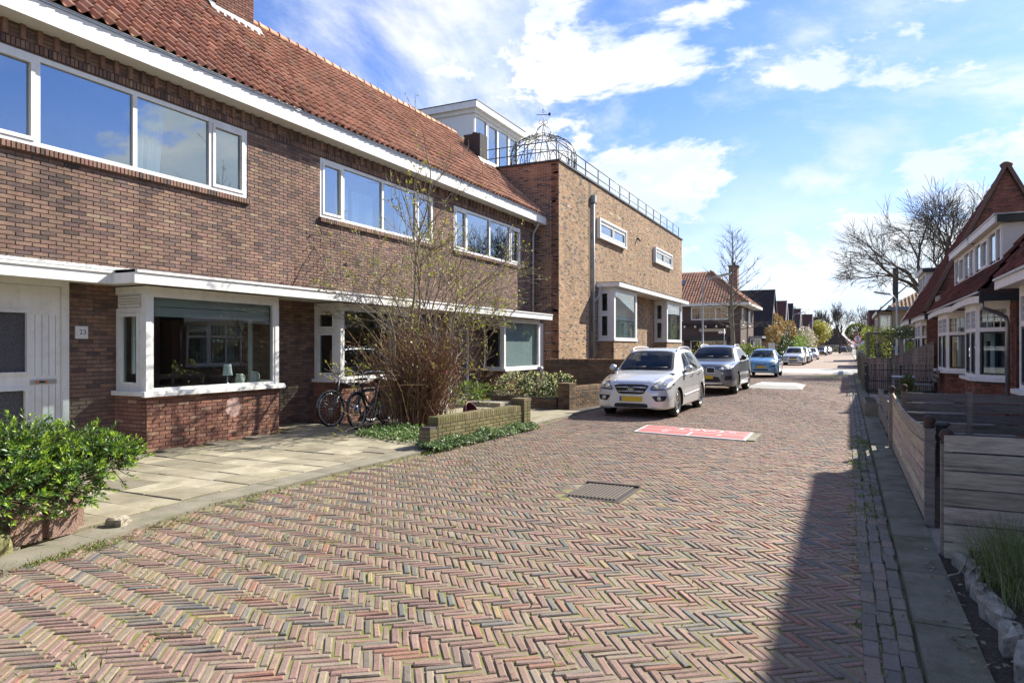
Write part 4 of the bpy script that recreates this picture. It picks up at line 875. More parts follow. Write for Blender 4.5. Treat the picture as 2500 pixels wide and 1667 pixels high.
def rod(mb, pts, r=0.011, n=5): mb.tube(pts, r, n)
def gazebo():
    c = np.array((-11.75, 27.0, DZ)); t = anchor('iron_gazebo', 'domed wrought iron gazebo with weathervane on the roof terrace', 'gazebo', tuple(c))
    ns, R0, zs, zr, rr = 18, 1.42, 1.55, 2.12, 0.28
    for k in range(ns):
        a = 2 * math.pi * k / ns; d = np.array((math.cos(a), math.sin(a), 0)); b = MB()
        pts = [c + d * R0]
        for u in np.linspace(0, 1, 10): pts.append(c + d * (R0 - (R0 - rr) * (1 - math.cos(u * math.pi / 2)) ** 0.9 * 1.0) + UZ * (zs * 0.8 + (zr - zs * 0.8) * math.sin(u * math.pi / 2) ** 0.8))
        rod(b, pts, 0.018); put(b, 'rib', m_iron, t)
        b = MB(); a2 = a + 2 * math.pi / ns; q = [c + R0 * np.array((math.cos(a + (a2 - a) * u), math.sin(a + (a2 - a) * u), 0)) + UZ * (0.55 + 0.6 * math.sin(u * math.pi)) for u in np.linspace(0, 1, 9)]; rod(b, q, 0.014); put(b, 'arch', m_iron, t)
    th = np.linspace(0, 2 * math.pi, 24, endpoint=False)
    for r, z in ((R0, 1.22), (R0, 0.55), (rr + 0.02, zr), (rr + 0.02, zr + 0.12)):
        b = MB(); b.tube([c + np.array((r * math.cos(a), r * math.sin(a), z)) for a in th], 0.014, 5, closed=True); put(b, 'ring', m_iron, t)
    for k in range(6):
        a = 2 * math.pi * k / 6; d = np.array((math.cos(a), math.sin(a), 0)); b = MB()
        rod(b, [c + d * r + UZ * z for r, z in ((0.28, zr), (0.34, zr + 0.2), (0.30, zr + 0.34), (0.16, zr + 0.47), (0.03, zr + 0.58))], 0.013); put(b, 'onion_rib', m_iron, t)
    b = MB(); rod(b, [c + UZ * (zr + 0.5), c + UZ * (zr + 1.05)], 0.014)
    for s in (-1, 1): b.tube([c + np.array((0.1 * s + 0.085 * math.cos(a), 0.05 * s, zr + 0.68 + 0.085 * math.sin(a))) for a in np.linspace(0, 2 * math.pi, 14, endpoint=False)], 0.011, 5, closed=True)
    rod(b, [c + np.array((-0.26, -0.12, zr + 1.0)), c + np.array((0.26, 0.12, zr + 1.0))], 0.014); rod(b, [c + np.array((0.22, -0.1, zr + 0.93)), c + np.array((-0.2, 0.1, zr + 1.06))], 0.012)
    b.box(c[0] + 0.2, c[0] + 0.3, c[1] + 0.09, c[1] + 0.13, c[2] + zr + 0.96, c[2] + zr + 1.08); b.tube([c + np.array((0.04 * math.cos(a), 0, zr + 1.16 + 0.08 * math.sin(a))) for a in np.linspace(0, 2 * math.pi, 12, endpoint=False)], 0.012, 5, closed=True)
    put(b, 'weathervane', m_iron, t)
    rng = np.random.default_rng(4); b = MB()                          # climbing plant on the dome
    for k in range(240):
        a = rng.normal(-1.9, 0.9); u = rng.uniform(0.1, 0.9); d = np.array((math.cos(a), math.sin(a), 0)); p = c + d * (R0 - (R0 - rr) * u ** 2) + UZ * (1.25 + 0.85 * math.sin(u * 1.57)) + rng.normal(0, 0.05, 3)
        leaf_quad(b, p, rng.normal(0, 1, 3), rng.normal(0, 1, 3), 0.06, 0.035, (0.09, 0.10, 0.04) if k % 3 else (0.16, 0.17, 0.08))
    put(b, 'climbing_plant', m_leaf, t, kind='stuff')
def leaf_quad(mb, p, d, nrm, L, w, col):
    d = np.asarray(d, float); d = d / max(np.linalg.norm(d), 1e-6); s = np.cross(d, nrm); l = np.linalg.norm(s); s = s / l if l > 1e-6 else np.array([1.0, 0, 0])
    mb.add([p, p + d * L * 0.5 + s * w, p + d * L, p + d * L * 0.5 - s * w], [(0, 1, 2, 3)], col)
def leaves_np(mb, P, Dd, Nn, L, w, cols, fold=0.25):
    """many lance-shaped leaves, folded along the midrib"""
    P = np.asarray(P); n = len(P); D = Dd / np.maximum(np.linalg.norm(Dd, axis=1, keepdims=True), 1e-6); S = np.cross(D, Nn); S /= np.maximum(np.linalg.norm(S, axis=1, keepdims=True), 1e-6); U = np.cross(S, D)
    L = np.broadcast_to(L, n)[:, None]; w = np.broadcast_to(w, n)[:, None]
    v = np.stack([P, P + D * L * 0.45 + S * w + U * w * fold, P + D * L, P + D * L * 0.45 - S * w + U * w * fold, P + D * L * 0.5 - U * w * 0.0], 1).reshape(-1, 3)
    f = (np.arange(n)[:, None, None] * 5 + np.array([(0, 1, 4), (1, 2, 4), (2, 3, 4), (3, 0, 4)])[None]).reshape(-1, 3)
    mb.add(v, f, np.repeat(np.asarray(cols), 5, 0))
gazebo()

def dormer_house():
    t = anchor('gabled_house', 'red tiled house with long white dormer rising behind the roof terrace', 'house', (-18, 29, 0))
    wm = brick_tex('red_brick_far', (0.22, 0.10, 0.07), (0.17, 0.08, 0.06), (0.3, 0.26, 0.22))
    Y0, Y1 = 26.2, 36.0; b = MB(); b.box(-23, -15.3, Y0 + 0.1, Y1, 0, 8.4); b.prism([(-23, Y0 + 0.1, 8.4), (-15.3, Y0 + 0.1, 8.4), (-18.5, Y0 + 0.1, 12.6)], (0, 0.25, 0)); put(b, 'wall', wm, t)
    b = MB(); b.prism([(-14.6, Y0, 8.5), (-18.5, Y0, 12.85), (-22.6, Y0, 8.5), (-22.5, Y0, 8.3), (-18.5, Y0, 12.65), (-14.7, Y0, 8.3)], (0, Y1 - Y0, 0)); put(b, 'roof', m_roofdark, t)
    S = np.array([-3.9, 0, 4.35]); Ln = np.linalg.norm(S); S /= Ln
    pantile_roof(t, (-14.55, Y0, 8.47), S, np.array([S[2], 0, -S[0]]), Y1 - Y0, 19, Ln / 18.8, 0.21, PAL_RED + PAL_TILE, 0, 9); ridge_tiles(t, (-18.5, Y0, 12.87), (-18.5, Y1, 12.87), PAL_TILE, np.random.default_rng(1))
    a, c = 26.95, 31.6; xf = -15.15                                   # dormer
    b = MB(); b.box(-18.0, xf, a, a + 0.1, 9.8, 12.2); b.box(-18.0, xf, c - 0.1, c, 9.8, 12.2); b.box(xf - 0.1, xf, a, c, 9.8, 10.2); d = put(b, 'dormer', m_offwhite, t)
    b = MB(); b.box(-18.4, xf + 0.28, a - 0.25, c + 0.25, 12.38, 12.66); b.build('dormer_roof_edge', m_white, d)
    b = MB(); b.box(-18.4, xf + 0.12, a - 0.1, c + 0.1, 12.2, 12.38); b.build('dormer_soffit', m_cream, d)
    b = MB(); b.box(-18.42, xf + 0.3, a - 0.27, c + 0.27, 12.66, 12.70); b.build('dormer_roof', m_black, d)
    window(t, (xf, 0, 0), UY, UX, a + 0.05, c - 0.05, 10.2, 12.2, mull=(a + 1.2, a + 2.35, a + 3.5), w=0.1, d0=-0.08, d1=0.02, glass=m_glass_up, sash=(1, 3))
    room(t, -18.3, xf - 0.1, a + 0.1, c - 0.1, 9.8, 12.2)
dormer_house()

# ------------------------------------------------------------------ houses further down the street
def pantile_plane(parent, E, U, S, n, width, rows, gauge, w, pal, mask=None, seed=1):
    rng = np.random.default_rng(seed); E, U = np.array(E, float), np.array(U, float)
    prof = [(0.0, 0.020), (0.28, -0.012), (0.55, 0.0), (0.80, 0.042), (1.04, 0.022)]; k = len(prof); V = []; C = []; cols = palette(pal, 12, rng, 0.2)
    for r in range(rows):
        for c in range(int(width / w)):
            if mask and not mask(c * w + w / 2, (r + 0.5) * gauge): continue
            p = E + U * c * w + S * r * gauge
            for ds, dn in ((0.0, 0.0), (0.0, 0.035), (gauge + 0.02, 0.0)):
                for a, h in prof: V.append(p + U * (a * w) + S * ds + n * (h + dn))
            C.append(cols[int(rng.integers(12))])
    m = len(C); base = np.array([(i + q * k, i + 1 + q * k, i + 1 + (q + 1) * k, i + (q + 1) * k) for q in range(2) for i in range(k - 1)])
    b = MB(); b.add(np.array(V), (np.arange(m)[:, None, None] * (3 * k) + base[None]).reshape(-1, 4), np.repeat(np.array(C), 3 * k, 0)); put(b, 'tile_field', m_tile, parent, kind='stuff')
def hip_house():
    t = anchor('hipped_house', 'dark brown brick house with red hipped tile roof behind the lamp post', 'house', (-12, 66, 0))
    wm = brick_tex('brown_brick_far', (0.13, 0.075, 0.06), (0.10, 0.06, 0.05), (0.12, 0.10, 0.09))
    b = MB(); b.box(-19, -8.3, 62, 71, 0, 5.5); put(b, 'wall', wm, t)
    P = dict(a=(-20, 61.3, 5.45), b=(-7.6, 61.3, 5.45), c=(-7.6, 71.6, 5.45), d=(-20, 71.6, 5.45), e=(-11.6, 66.5, 8.75), f=(-20, 66.5, 8.75))
    b = MB(); b.add([P[k] for k in 'abcdef'], [(0, 1, 4, 5), (1, 2, 4), (2, 3, 5, 4), (0, 5, 3), (0, 3, 2, 1)]); put(b, 'roof', m_roofdark, t)
    S = np.array([0, 5.2, 3.3]); Ln = np.linalg.norm(S); S /= Ln; n = np.array([0, -S[2], S[1]])
    pantile_plane(t, (-20, 61.25, 5.44), UX, S, n, 12.4, 18, Ln / 18, 0.25, PAL_TILE, lambda u, v: u < 12.4 - 4.0 * v / Ln, 3)
    S2 = np.array([-4.0, 0, 3.3]); L2 = np.linalg.norm(S2); S2 /= L2
    pantile_plane(t, (-7.55, 61.3, 5.44), UY, S2, np.array([S2[2], 0, -S2[0]]), 10.3, 15, L2 / 15, 0.25, [(0.48, 0.26, 0.17, 3), (0.42, 0.2, 0.13, 3)], lambda u, v: 5.2 * v / L2 < u < 10.3 - 5.1 * v / L2, 4)
    ridge_tiles(t, (-7.7, 61.4, 5.52), (-11.6, 66.5, 8.8), PAL_TILE, np.random.default_rng(2), 0.4, 0.13)
    b = MB(); b.box(-20, -7.55, 61.2, 61.3, 5.22, 5.45); b.box(-7.6, -7.5, 61.3, 71.6, 5.22, 5.45); put(b, 'fascia', m_cream, t)
    b = MB(); b.box(-20, -7.6, 61.3, 62, 5.2, 5.24); b.box(-8.3, -7.6, 62, 71, 5.2, 5.24); put(b, 'soffit', m_cream, t)
    window(t, (0, 62, 0), UX, -UY, -12.55, -9.35, 4.0, 5.18, mull=(-11.45, -10.4), w=0.10, d0=-0.04, d1=0.05, glass=m_glass, bars=(2, 2, lambda a, b, p, q: True))
    window(t, (0, 62, 0), UX, -UY, -14.6, -13.3, 3.9, 5.18, w=0.10, d0=-0.04, d1=0.05)
    b = MB(); b.box(-13.4, -9.2, 61.55, 62, 3.62, 3.70); q = put(b, 'ledge', m_black, t)
    for k in range(5): b = MB(); b.box(-13.1 + k * 0.92, -12.98 + k * 0.92, 61.5, 61.98, 3.3, 3.5); b.build('bracket', m_white, q)
    b = MB(); b.box(-14.4, -9.2, 61.3, 62, 2.2, 2.42); put(b, 'canopy', m_black, t)
    window(t, (0, 62, 0), UX, -UY, -12.6, -9.5, 0.5, 2.18, mull=(-11.6, -10.5), w=0.1, d0=-0.04, d1=0.05)
    window(t, (0, 62, 0), UX, -UY, -14.6, -13.2, 0.1, 2.18, w=0.12, d0=-0.04, d1=0.05)
    for y in (62.6, 67.2): window(t, (-8.3, 0, 0), UY, UX, y, y + 1.3, 3.5, 5.0, w=0.1, d0=-0.04, d1=0.05)
    window(t, (-8.3, 0, 0), UY, UX, 63, 64.1, 0.3, 2.2, w=0.1, d0=-0.04, d1=0.05)
    b = MB(); b.box(-8.3, -7.1, 67.5, 70.5, 2.45, 2.62); b.box(-8.2, -7.2, 67.5, 67.6, 0, 2.45); put(b, 'porch', m_grey_paint, t)
    window(t, (0, 67.5, 0), UX, -UY, -8.2, -7.2, 0.1, 2.4, mull=(-7.7,), w=0.1, d0=-0.02, d1=0.03)
    b = MB(); b.tube([(-8.22, 66, 5.2), (-8.22, 66, 0)], 0.05, 6); put(b, 'downpipe', m_black, t)
    b = MB(); b.box(-10.2, -9.4, 68.0, 69.0, 6.5, 9.3); c = put(b, 'chimney', brick_tex('red_brick_far', (0.22, 0.10, 0.07), (0.17, 0.08, 0.06), (0.3, 0.26, 0.22)), t); b = MB(); b.box(-10.28, -9.32, 67.92, 69.08, 9.3, 9.42); b.lathe([(0.16, 9.42), (0.15, 9.75)], Matrix.Translation((-9.8, 68.5, 0)), 8); b.build('chimney_cap', m_black, c)
    for x in (-15.4, -14.0):
        zc = 5.45 + (64.6 - 61.3) * 3.3 / 5.2; b = MB(); b.obox((x, 64.6, zc + 0.06), UX * 0.35, S * 0.45, n * 0.05); r = put(b, 'roof_window', m_blackpl, t); b = MB(); b.obox((x, 64.6, zc + 0.115), UX * 0.3, S * 0.4, n * 0.004); b.build('pane', m_glass_up, r)
hip_house()
m_roof_red = brick_tex('roof_far_red', (0.17, 0.055, 0.04), (0.13, 0.045, 0.035), (0.06, 0.03, 0.025), 0.25, 0.30, 0.05)
m_roof_dark = brick_tex('roof_far_dark', (0.045, 0.03, 0.035), (0.035, 0.025, 0.03), (0.02, 0.015, 0.015), 0.25, 0.30, 0.05)
m_wall_far = brick_tex('wall_far_tan', (0.36, 0.24, 0.18), (0.30, 0.19, 0.15), (0.33, 0.28, 0.24))
def street_gable(label, xs, y0, y1, ez, rz, roof, wall, verge, xb=None):
    """house with its gable to the street: ridge across, steep slope towards the viewer"""
    t = anchor('gable_house', label, 'house', (xs - 5, (y0 + y1) / 2, 0)); ym = (y0 + y1) / 2; xb = xb or xs - 11
    b = MB(); b.box(xb, xs, y0, y1, 0, ez); b.prism([(xs - 0.3, y0, ez), (xs - 0.3, y1, ez), (xs - 0.3, ym, rz - 0.1)], (0.3, 0, 0)); put(b, 'wall', wall, t)
    b = MB(); o = 0.35; b.prism([(xb, y0 - o, ez - o * 0.8), (xb, ym, rz), (xb, y1 + o, ez - o * 0.8), (xb, y1 + o - 0.25, ez - o * 0.8), (xb, ym, rz - 0.3), (xb, y0 - o + 0.25, ez - o * 0.8)], (xs + 0.12 - xb, 0, 0)); put(b, 'roof', roof, t)
    b = MB(); b.prism([(xs + 0.12, y0 - o, ez - o * 0.8), (xs + 0.12, ym, rz + 0.05), (xs + 0.12, y1 + o, ez - o * 0.8), (xs + 0.12, y1 + o - 0.3, ez - o * 0.8), (xs + 0.12, ym, rz - 0.35), (xs + 0.12, y0 - o + 0.3, ez - o * 0.8)], (0.08, 0, 0)); put(b, 'verge_board', verge, t)
    window(t, (xs, 0, 0), UY, UX, ym - 1.2, ym + 1.2, ez + 0.2, ez + 1.6, mull=(ym,), w=0.1, d0=-0.03, d1=0.05); window(t, (xs, 0, 0), UY, UX, ym - 2, ym + 1.5, 0.8, 2.3, mull=(ym - 0.8, ym + 0.4), w=0.1, d0=-0.03, d1=0.05)
    return t
street_gable('dark tiled gable house with green verge board next to the hipped house', -7.75, 80, 91, 2.6, 8.35, m_roof_dark, m_wall_far, M('verge_green', (0.02, 0.05, 0.045), 0.5))
street_gable('red roofed gable house between two dark gables', -7.6, 97, 106, 2.6, 8.0, m_roof_red, m_wall_far, m_offwhite)
street_gable('blue black roofed gable house with pale front', -7.5, 107, 116, 2.6, 8.2, m_roof_dark, m_wall_far, m_black)
street_gable('brown tiled gable house with wide flat roof face above the hedges', -7.2, 121, 131, 2.6, 8.1, brick_tex('roof_far_brown', (0.13, 0.06, 0.045), (0.10, 0.05, 0.04), (0.05, 0.035, 0.03), 0.25, 0.30, 0.05), m_wall_far, m_offwhite)
street_gable('small red gable house beyond the brown tiled one', -6.2, 141, 151, 2.6, 8.0, m_roof_red, m_wall_far, m_offwhite)
street_gable('farthest red gable house before the bare trees', -6.0, 165, 175, 2.6, 8.2, m_roof_red, m_wall_far, m_offwhite)
t = anchor('gable_house', 'grey gabled house closing the end of the street', 'house', (-3.5, 236, 0)); b = MB(); b.box(-8, 1, 232, 242, 0, 2.6); put(b, 'wall', m_wall_far, t)
b = MB(); b.prism([(-8.6, 231.6, 2.3), (1.6, 231.6, 2.3), (-3.5, 231.6, 7.4)], (0, 11, 0)); put(b, 'roof', brick_tex('roof_far_grey', (0.10, 0.08, 0.07), (0.085, 0.07, 0.06), (0.05, 0.04, 0.035), 0.25, 0.3, 0.05), t)
b = MB(); b.box(-3.0, -2.3, 234, 235, 6.0, 8.4); put(b, 'chimney', m_black, t); window(t, (0, 231.95, 0), UX, -UY, -5.5, -2, 0.7, 2.1, mull=(-3.7,), w=0.12, d0=-0.02, d1=0.04)
def flat_far(label, x0, x1, y0, y1, h, wall):
    t = anchor('distant_house', label, 'house', ((x0 + x1) / 2, (y0 + y1) / 2, 0)); b = MB(); b.box(x0, x1, y0, y1, 0, h); put(b, 'wall', wall, t)
    b = MB(); b.box(x0 - 0.1, x1 + 0.1, y0 - 0.1, y1 + 0.1, h, h + 0.2); put(b, 'roof', m_black, t)
    window(t, (0, y0, 0), UX, -UY, x0 + 0.6, x0 + 2.4, h - 2.2, h - 0.9, mull=(x0 + 1.5,), w=0.1, d0=-0.02, d1=0.04); window(t, (0, y0, 0), UX, -UY, x0 + 0.6, x0 + 2.4, 0.8, 2.3, mull=(x0 + 1.5,), w=0.1, d0=-0.02, d1=0.04)
    return t
flat_far('brick house with flat white eaves between the far gables', -14, -6.3, 133, 140, 5.4, m_wall_far)
flat_far('brown flat-roofed house behind the ball-shaped tree', 2.3, 9, 88, 98, 5.6, m_roof_red)
flat_far('pale house front glimpsed under pink blossom', 2.5, 10, 170, 180, 5.0, m_offwhite)

# ------------------------------------------------------------------ houses on the right
m_rbrick = brick_tex('right_brick_far', (0.23, 0.095, 0.062), (0.17, 0.075, 0.055), (0.10, 0.085, 0.075))
def right_bay(t, y0, y1, X, seed, z0=0.92, z1=2.55, zt=2.02, nobj=60, lead=True, obl=True):
    """canted bay: brick base, white frame, transom lights over tall lights"""
    c = 0.60 if obl else 0.0; dx = 0.53
    plan = [(X + dx, y0), (X, y0 + c), (X, y1 - c), (X + dx, y1)]
    segs = list(zip(plan[:-1], plan[1:]))
    for i, (p, q) in enumerate(segs):
        p, q = np.array((*p, 0.0)), np.array((*q, 0.0)); U = q - p; l = float(np.linalg.norm(U)); U /= l; N = np.array((-U[1], U[0], 0.0))
        brick_wall(t, p, U, N, l, z0 - 0.05, (), PAL_RED, nobj=nobj if i == 1 else 0, seed=seed + i, th=0.1, mname='bay_base')
        b = MB(); b.obox(p + U * l / 2 + UZ * (z0 - 0.02) + N * 0.03, U * (l / 2 + 0.03), UZ * 0.035, N * 0.09); put(b, 'sill', m_white, t)
        mul = (l / 2,) if i == 1 and l > 1.3 else ()
        window(t, p, U, N, 0.0, l, z0, z1, mull=mul, trans=(zt,), w=0.09, d0=-0.08, d1=0.0, glass=m_glass, bars=(4, 3, lambda a, b, pp, qq: pp >= zt - 0.05) if lead else None)
        b = MB(); frame_rect(b, p, U, N, 0.1, (l / 2 - 0.05 if mul else l - 0.1), z0 + 0.1, zt - 0.05, 0.035, -0.07, -0.012)
        if mul: frame_rect(b, p, U, N, l / 2 + 0.05, l - 0.1, z0 + 0.1, zt - 0.05, 0.035, -0.07, -0.012)
        put(b, 'sash', m_black, t)
    b = MB(); b.prism([(*p, z1) for p in plan], (0, 0, 0.12)); put(b, 'bay_head', m_white, t)
    b = MB(); curtain(b, (X + 0.32, 0, 0), UY, -UX, y0 + c + 0.1, y1 - c - 0.1, zt - 0.25, z1 - 0.05, 0, 8, 0.02); put(b, 'net_curtain', m_curtain, t)
    for k in range(2):
        b = MB(); yy = y0 + c + 0.3 + k * (y1 - y0 - 2 * c - 0.6); curtain(b, (X + 0.36, 0, 0), UY, -UX, yy - 0.22, yy + 0.22, z0 + 0.1, zt, 0, 3, 0.03); put(b, 'curtain', m_curtain, t)
FX = 3.15                                        # wall face of the right-hand houses
def eave_piece(t, y0, y1, x, z, ret=True, flare=0.0):
    b = MB(); n = 9
    for k in range(n):
        a0, a1 = y0 + (y1 - y0) * k / n, y0 + (y1 - y0) * (k + 1) / n
        f = lambda y: flare * ((y - (y0 + y1) / 2) / ((y1 - y0) / 2)) ** 2
        b.add([(x, a0, z - f(a0)), (x, a1, z - f(a1)), (x, a1, z + 0.15 - f(a1)), (x, a0, z + 0.15 - f(a0)), (x + 0.04, a0, z - f(a0)), (x + 0.04, a1, z - f(a1)), (x + 0.04, a1, z + 0.15 - f(a1)), (x + 0.04, a0, z + 0.15 - f(a0))],
              [(0, 3, 2, 1), (4, 5, 6, 7), (0, 1, 5, 4), (3, 7, 6, 2)])
    put(b, 'fascia', m_white, t)
    b = MB(); b.box(x + 0.04, FX, y0, y1, z + 0.02, z + 0.05); put(b, 'soffit', m_cream, t)
    b = MB(); b.box(x, FX + 0.3, y0 - 0.05, y0 - 0.005, z - 0.02, z + 0.18); put(b, 'end_fascia', m_black, t)
    b = MB(); b.box(x - 0.03, x + 0.09, y0, y1, z + 0.15, z + 0.19); put(b, 'gutter', m_zinc, t)
def slope_tiles(t, x0, z0, x1, z1, y0, y1, seed, mask=None, nobj=0):
    S = np.array([x1 - x0, 0, z1 - z0]); Ln = float(np.linalg.norm(S)); S /= Ln; n = np.array([-S[2], 0, S[0]])
    pantile_plane(t, (x0, y0, z0), UY, S, n, y1 - y0, int(Ln / 0.31), 0.31, 0.21, [(0.16, 0.055, 0.04, 4), (0.12, 0.045, 0.035, 3), (0.20, 0.07, 0.05, 2), (0.09, 0.045, 0.035, 2)], mask, seed)
def right_dormer(t, y0, y1, X, z0, z1, mull, side=True, xb=None):
    xb = xb or X + 2.0
    b = MB(); b.box(X, xb, y0, y0 + 0.08, z0 - 0.5, z1); b.box(X, xb, y1 - 0.08, y1, z0 - 0.5, z1); b.box(X + 0.02, X + 0.1, y0 + 0.08, y1 - 0.08, z0 - 0.1, z0); d = put(b, 'dormer', m_offwhite, t)
    b = MB(); b.box(X - 0.16, X - 0.12, y0 - 0.13, y1 + 0.0, z1, z1 + 0.16); b.build('dormer_fascia', m_white, d)
    b = MB(); b.box(X - 0.12, xb, y0 - 0.17, y0 - 0.13, z1, z1 + 0.16); b.build('dormer_end', m_black, d)
    b = MB(); b.box(X - 0.12, xb, y0 - 0.13, y1, z1 + 0.02, z1 + 0.14); b.build('dormer_soffit', m_cream, d)
    b = MB(); b.box(X - 0.18, xb, y0 - 0.19, y1 + 0.02, z1 + 0.16, z1 + 0.185); b.build('dormer_roof', m_zinc, d)
    window(t, (X, y1, 0), -UY, -UX, 0.05, y1 - y0 - 0.05, z0, z1, mull=mull, w=0.09, d0=-0.06, d1=0.02, sash=(1,))
    room(t, X + 0.12, xb + 1.5, y0 + 0.1, y1 - 0.1, z0 - 0.6, z1) if False else None
    b = MB(); b.box(X + 0.9, X + 0.95, y0 + 0.1, y1 - 0.1, z0 - 0.4, z1); put(b, 'room', m_dark_in, t)
def right_house(label, y0, y1, bay_y, dorm, seed, top, near=True):
    """low eaves, steep tiled roof with a long flat-topped dormer"""
    t = anchor('cottage_house', label, 'house', (5.5, (y0 + y1) / 2, 0), 'low-eaved houses with dormers on the right')
    brick_wall(t, (FX, y1, 0), -UY, -UX, y1 - y0, 2.62, [(y1 - bay_y[1] + 0.1, y1 - bay_y[0] - 0.1, 0.9, 2.6)], PAL_RED, nobj=110, seed=seed)
    brick_wall(t, (FX + 0.01, y0, 0), UX, -UY, 4.0, 2.72, (), PAL_RED, nobj=60, seed=seed + 1)
    b = MB(); b.box(FX + 0.3, 9.5, y0 + 0.3, y1, 0, 2.7); put(b, 'core', m_dark_in, t)
    right_bay(t, *bay_y, 2.62, seed + 2, nobj=60)
    eave_piece(t, y0, y1, 2.5, 2.62, flare=0.06)
    zr = top; xr = 2.55 + (zr - 2.8) / 1.35
    b = MB(); b.prism([(2.58, y0, 2.76), (xr, y0, zr), (9.6, y0, zr), (9.6, y0, 2.7)], (0, y1 - y0, 0)); put(b, 'roof', m_roofdark, t)
    slope_tiles(t, 2.52, 2.80, xr, zr + 0.04, y0, y1, seed)
    right_dormer(t, dorm[0], dorm[1], 3.02, 3.45, 4.32, (1.0, 2.0, 2.9))
    b = MB(); b.box(2.52, 3.1, y0 - 0.07, y0 - 0.006, 2.74, 2.86); put(b, 'verge', m_roofdark, t)
    return t
R1a = right_house('red brick house with leaded bay windows and long dormer beside the plank fence', 17.3, 21.5, (17.9, 20.7), (17.95, 21.5), 201, 4.2)
R1b = right_house('red brick house with bay window and dormer behind the garden bench', 21.5, 27.4, (23.0, 26.3), (21.52, 25.2), 211, 4.2)
def right_details():
    b = MB(); b.tube([(2.55, 17.36, 2.62), (2.58, 17.38, 2.45), (2.85, 17.5, 2.36), (3.02, 17.58, 2.26), (3.05, 17.6, 2.15), (3.05, 17.6, 0.06)], 0.045, 8); put(b, 'downpipe', m_zinc, R1a)
    # tall gable house with hipped far end
    t = anchor('cottage_house', 'tall house with pointed brick gable and dark tiled hip next to the bare tree', 'house', (5, 33, 0), 'low-eaved houses with dormers on the right')
    yg = 28.6; ax, az = 4.92, 7.82; ex, ez = 2.54, 2.88
    def tri(v): 
        z = v
        if z < ez: return (0.02, 2 * (ax - ex) - 0.02)
        f = (az - z) / (az - ez); return ((ax - ex) * (1 - f) + 0.05, (ax - ex) * (1 + f) - 0.05)
    b = MB(); b.prism([(ex + 0.05, yg, 0), (2 * ax - ex, yg, 0), (2 * ax - ex, yg, ez), (ax, yg, az - 0.05), (ex + 0.05, yg, ez)], (0, 0.2, 0)); put(b, 'wall', m_mortar, t)
    brick_wall(t, (ex, yg, 0), UX, -UY, 2 * (ax - ex), az - 0.1, (), PAL_RED, nobj=200, seed=221, tri=tri)
    b = MB(); far = 39.5
    b.add([(ex - 0.05, yg - 0.1, ez - 0.05), (ax, yg - 0.1, az + 0.05), (2 * ax - ex, yg - 0.1, ez), (ex - 0.05, far, ez - 0.05), (2 * ax - ex, far, ez), (ax, yg + 0.25, az + 0.05)], [(0, 3, 5, 1), (1, 5, 4, 2), (5, 3, 4)]); put(b, 'roof', m_roofdark, t)
    Ln = math.hypot(ax - ex, az - ez); slope_tiles(t, ex - 0.06, ez - 0.05, ax, az + 0.05, yg - 0.12, far, 222, lambda u, v: u < (far - yg) * (1 - v / Ln) + 0.2)
    d = np.array((ax - ex, 0, az - ez)); d /= np.linalg.norm(d); nn = np.array((-d[2], 0, d[0]))
    b = MB(); b.obox(np.array(((ax + ex) / 2, yg - 0.10, (az + ez) / 2)) + nn * 0.05, d * Ln / 2, UY * 0.07, nn * 0.06, (0.15, 0.09, 0.07)); b.obox(np.array((ax + (ax - ex) / 2, yg - 0.10, (az + ez) / 2)) + np.array((d[2], 0, d[0])) * 0.05, np.array((-d[0], 0, d[2])) * Ln / 2, UY * 0.07, np.array((d[2], 0, d[0])) * 0.06, (0.15, 0.09, 0.07)); put(b, 'verge', m_tile, t)
    b = MB(); b.lathe([(0.16, az - 0.02), (0.2, az + 0.08), (0.1, az + 0.17), (0, az + 0.19)], Matrix.Translation((ax, yg, 0)), 10, (0.12, 0.08, 0.06)); put(b, 'ridge_cap', m_tile, t)
    hp0, hp1 = np.array((ax, yg + 0.3, az + 0.05)), np.array((ex - 0.08, far, ez)); b = MB(); b.tube([hp0 * 0.42 + hp1 * 0.58, hp1], 0.05, 6); put(b, 'hip_board', m_white, t)
    b = MB(); b.box(3.2, 3.3, yg + 0.2, far, 0, 2.9); put(b, 'front_wall', m_rbrick, t)
    right_bay(t, 30.8, 34.3, 2.6, 225, nobj=0, lead=True)
    eave_piece(t, yg, 34.5, 2.5, 2.66, flare=0.05)
    eave_piece(t, 34.5, far, 2.42, 2.66, flare=0.04)
    right_dormer(t, 35.2, 38.2, 3.12, 3.85, 4.92, (1.0, 2.0), xb=4.6)
    # wooden flower box rail on the eave between the houses
    b = MB(); b.box(2.7, 2.76, 26.2, 27.3, 3.0, 3.32); put(b, 'roof_screen', M('screen_wood', (0.30, 0.26, 0.23), 0.8), R1b)
    # nearest house, mostly outside the picture: unseen upper block added to cast the road's shadow
    n = anchor('cottage_house', 'nearest red brick house with white eave and bay beside the gate', 'house', (6, 8, 0), 'low-eaved houses with dormers on the right')
    brick_wall(n, (FX - 0.1, 14.6, 0), -UY, -UX, 16.6, 2.62, (), PAL_RED, nobj=60, seed=231); brick_wall(n, (9.5, 14.6, 0), -UX, UY, 9.5 - FX + 0.09, 2.7, (), PAL_RED, nobj=0, seed=232)
    b = MB(); b.box(FX + 0.2, 9.5, -2, 14.4, 0, 2.7); put(b, 'core', m_dark_in, n); b = MB(); b.box(3.56, 9.5, -1.9, 17.1, 0, 5.7); put(b, 'shadow_block', m_rbrick, n)
    right_bay(n, 11.2, 14.55, 2.58, 233, nobj=40)
    eave_piece(n, -2, 14.35, 2.3, 2.62)
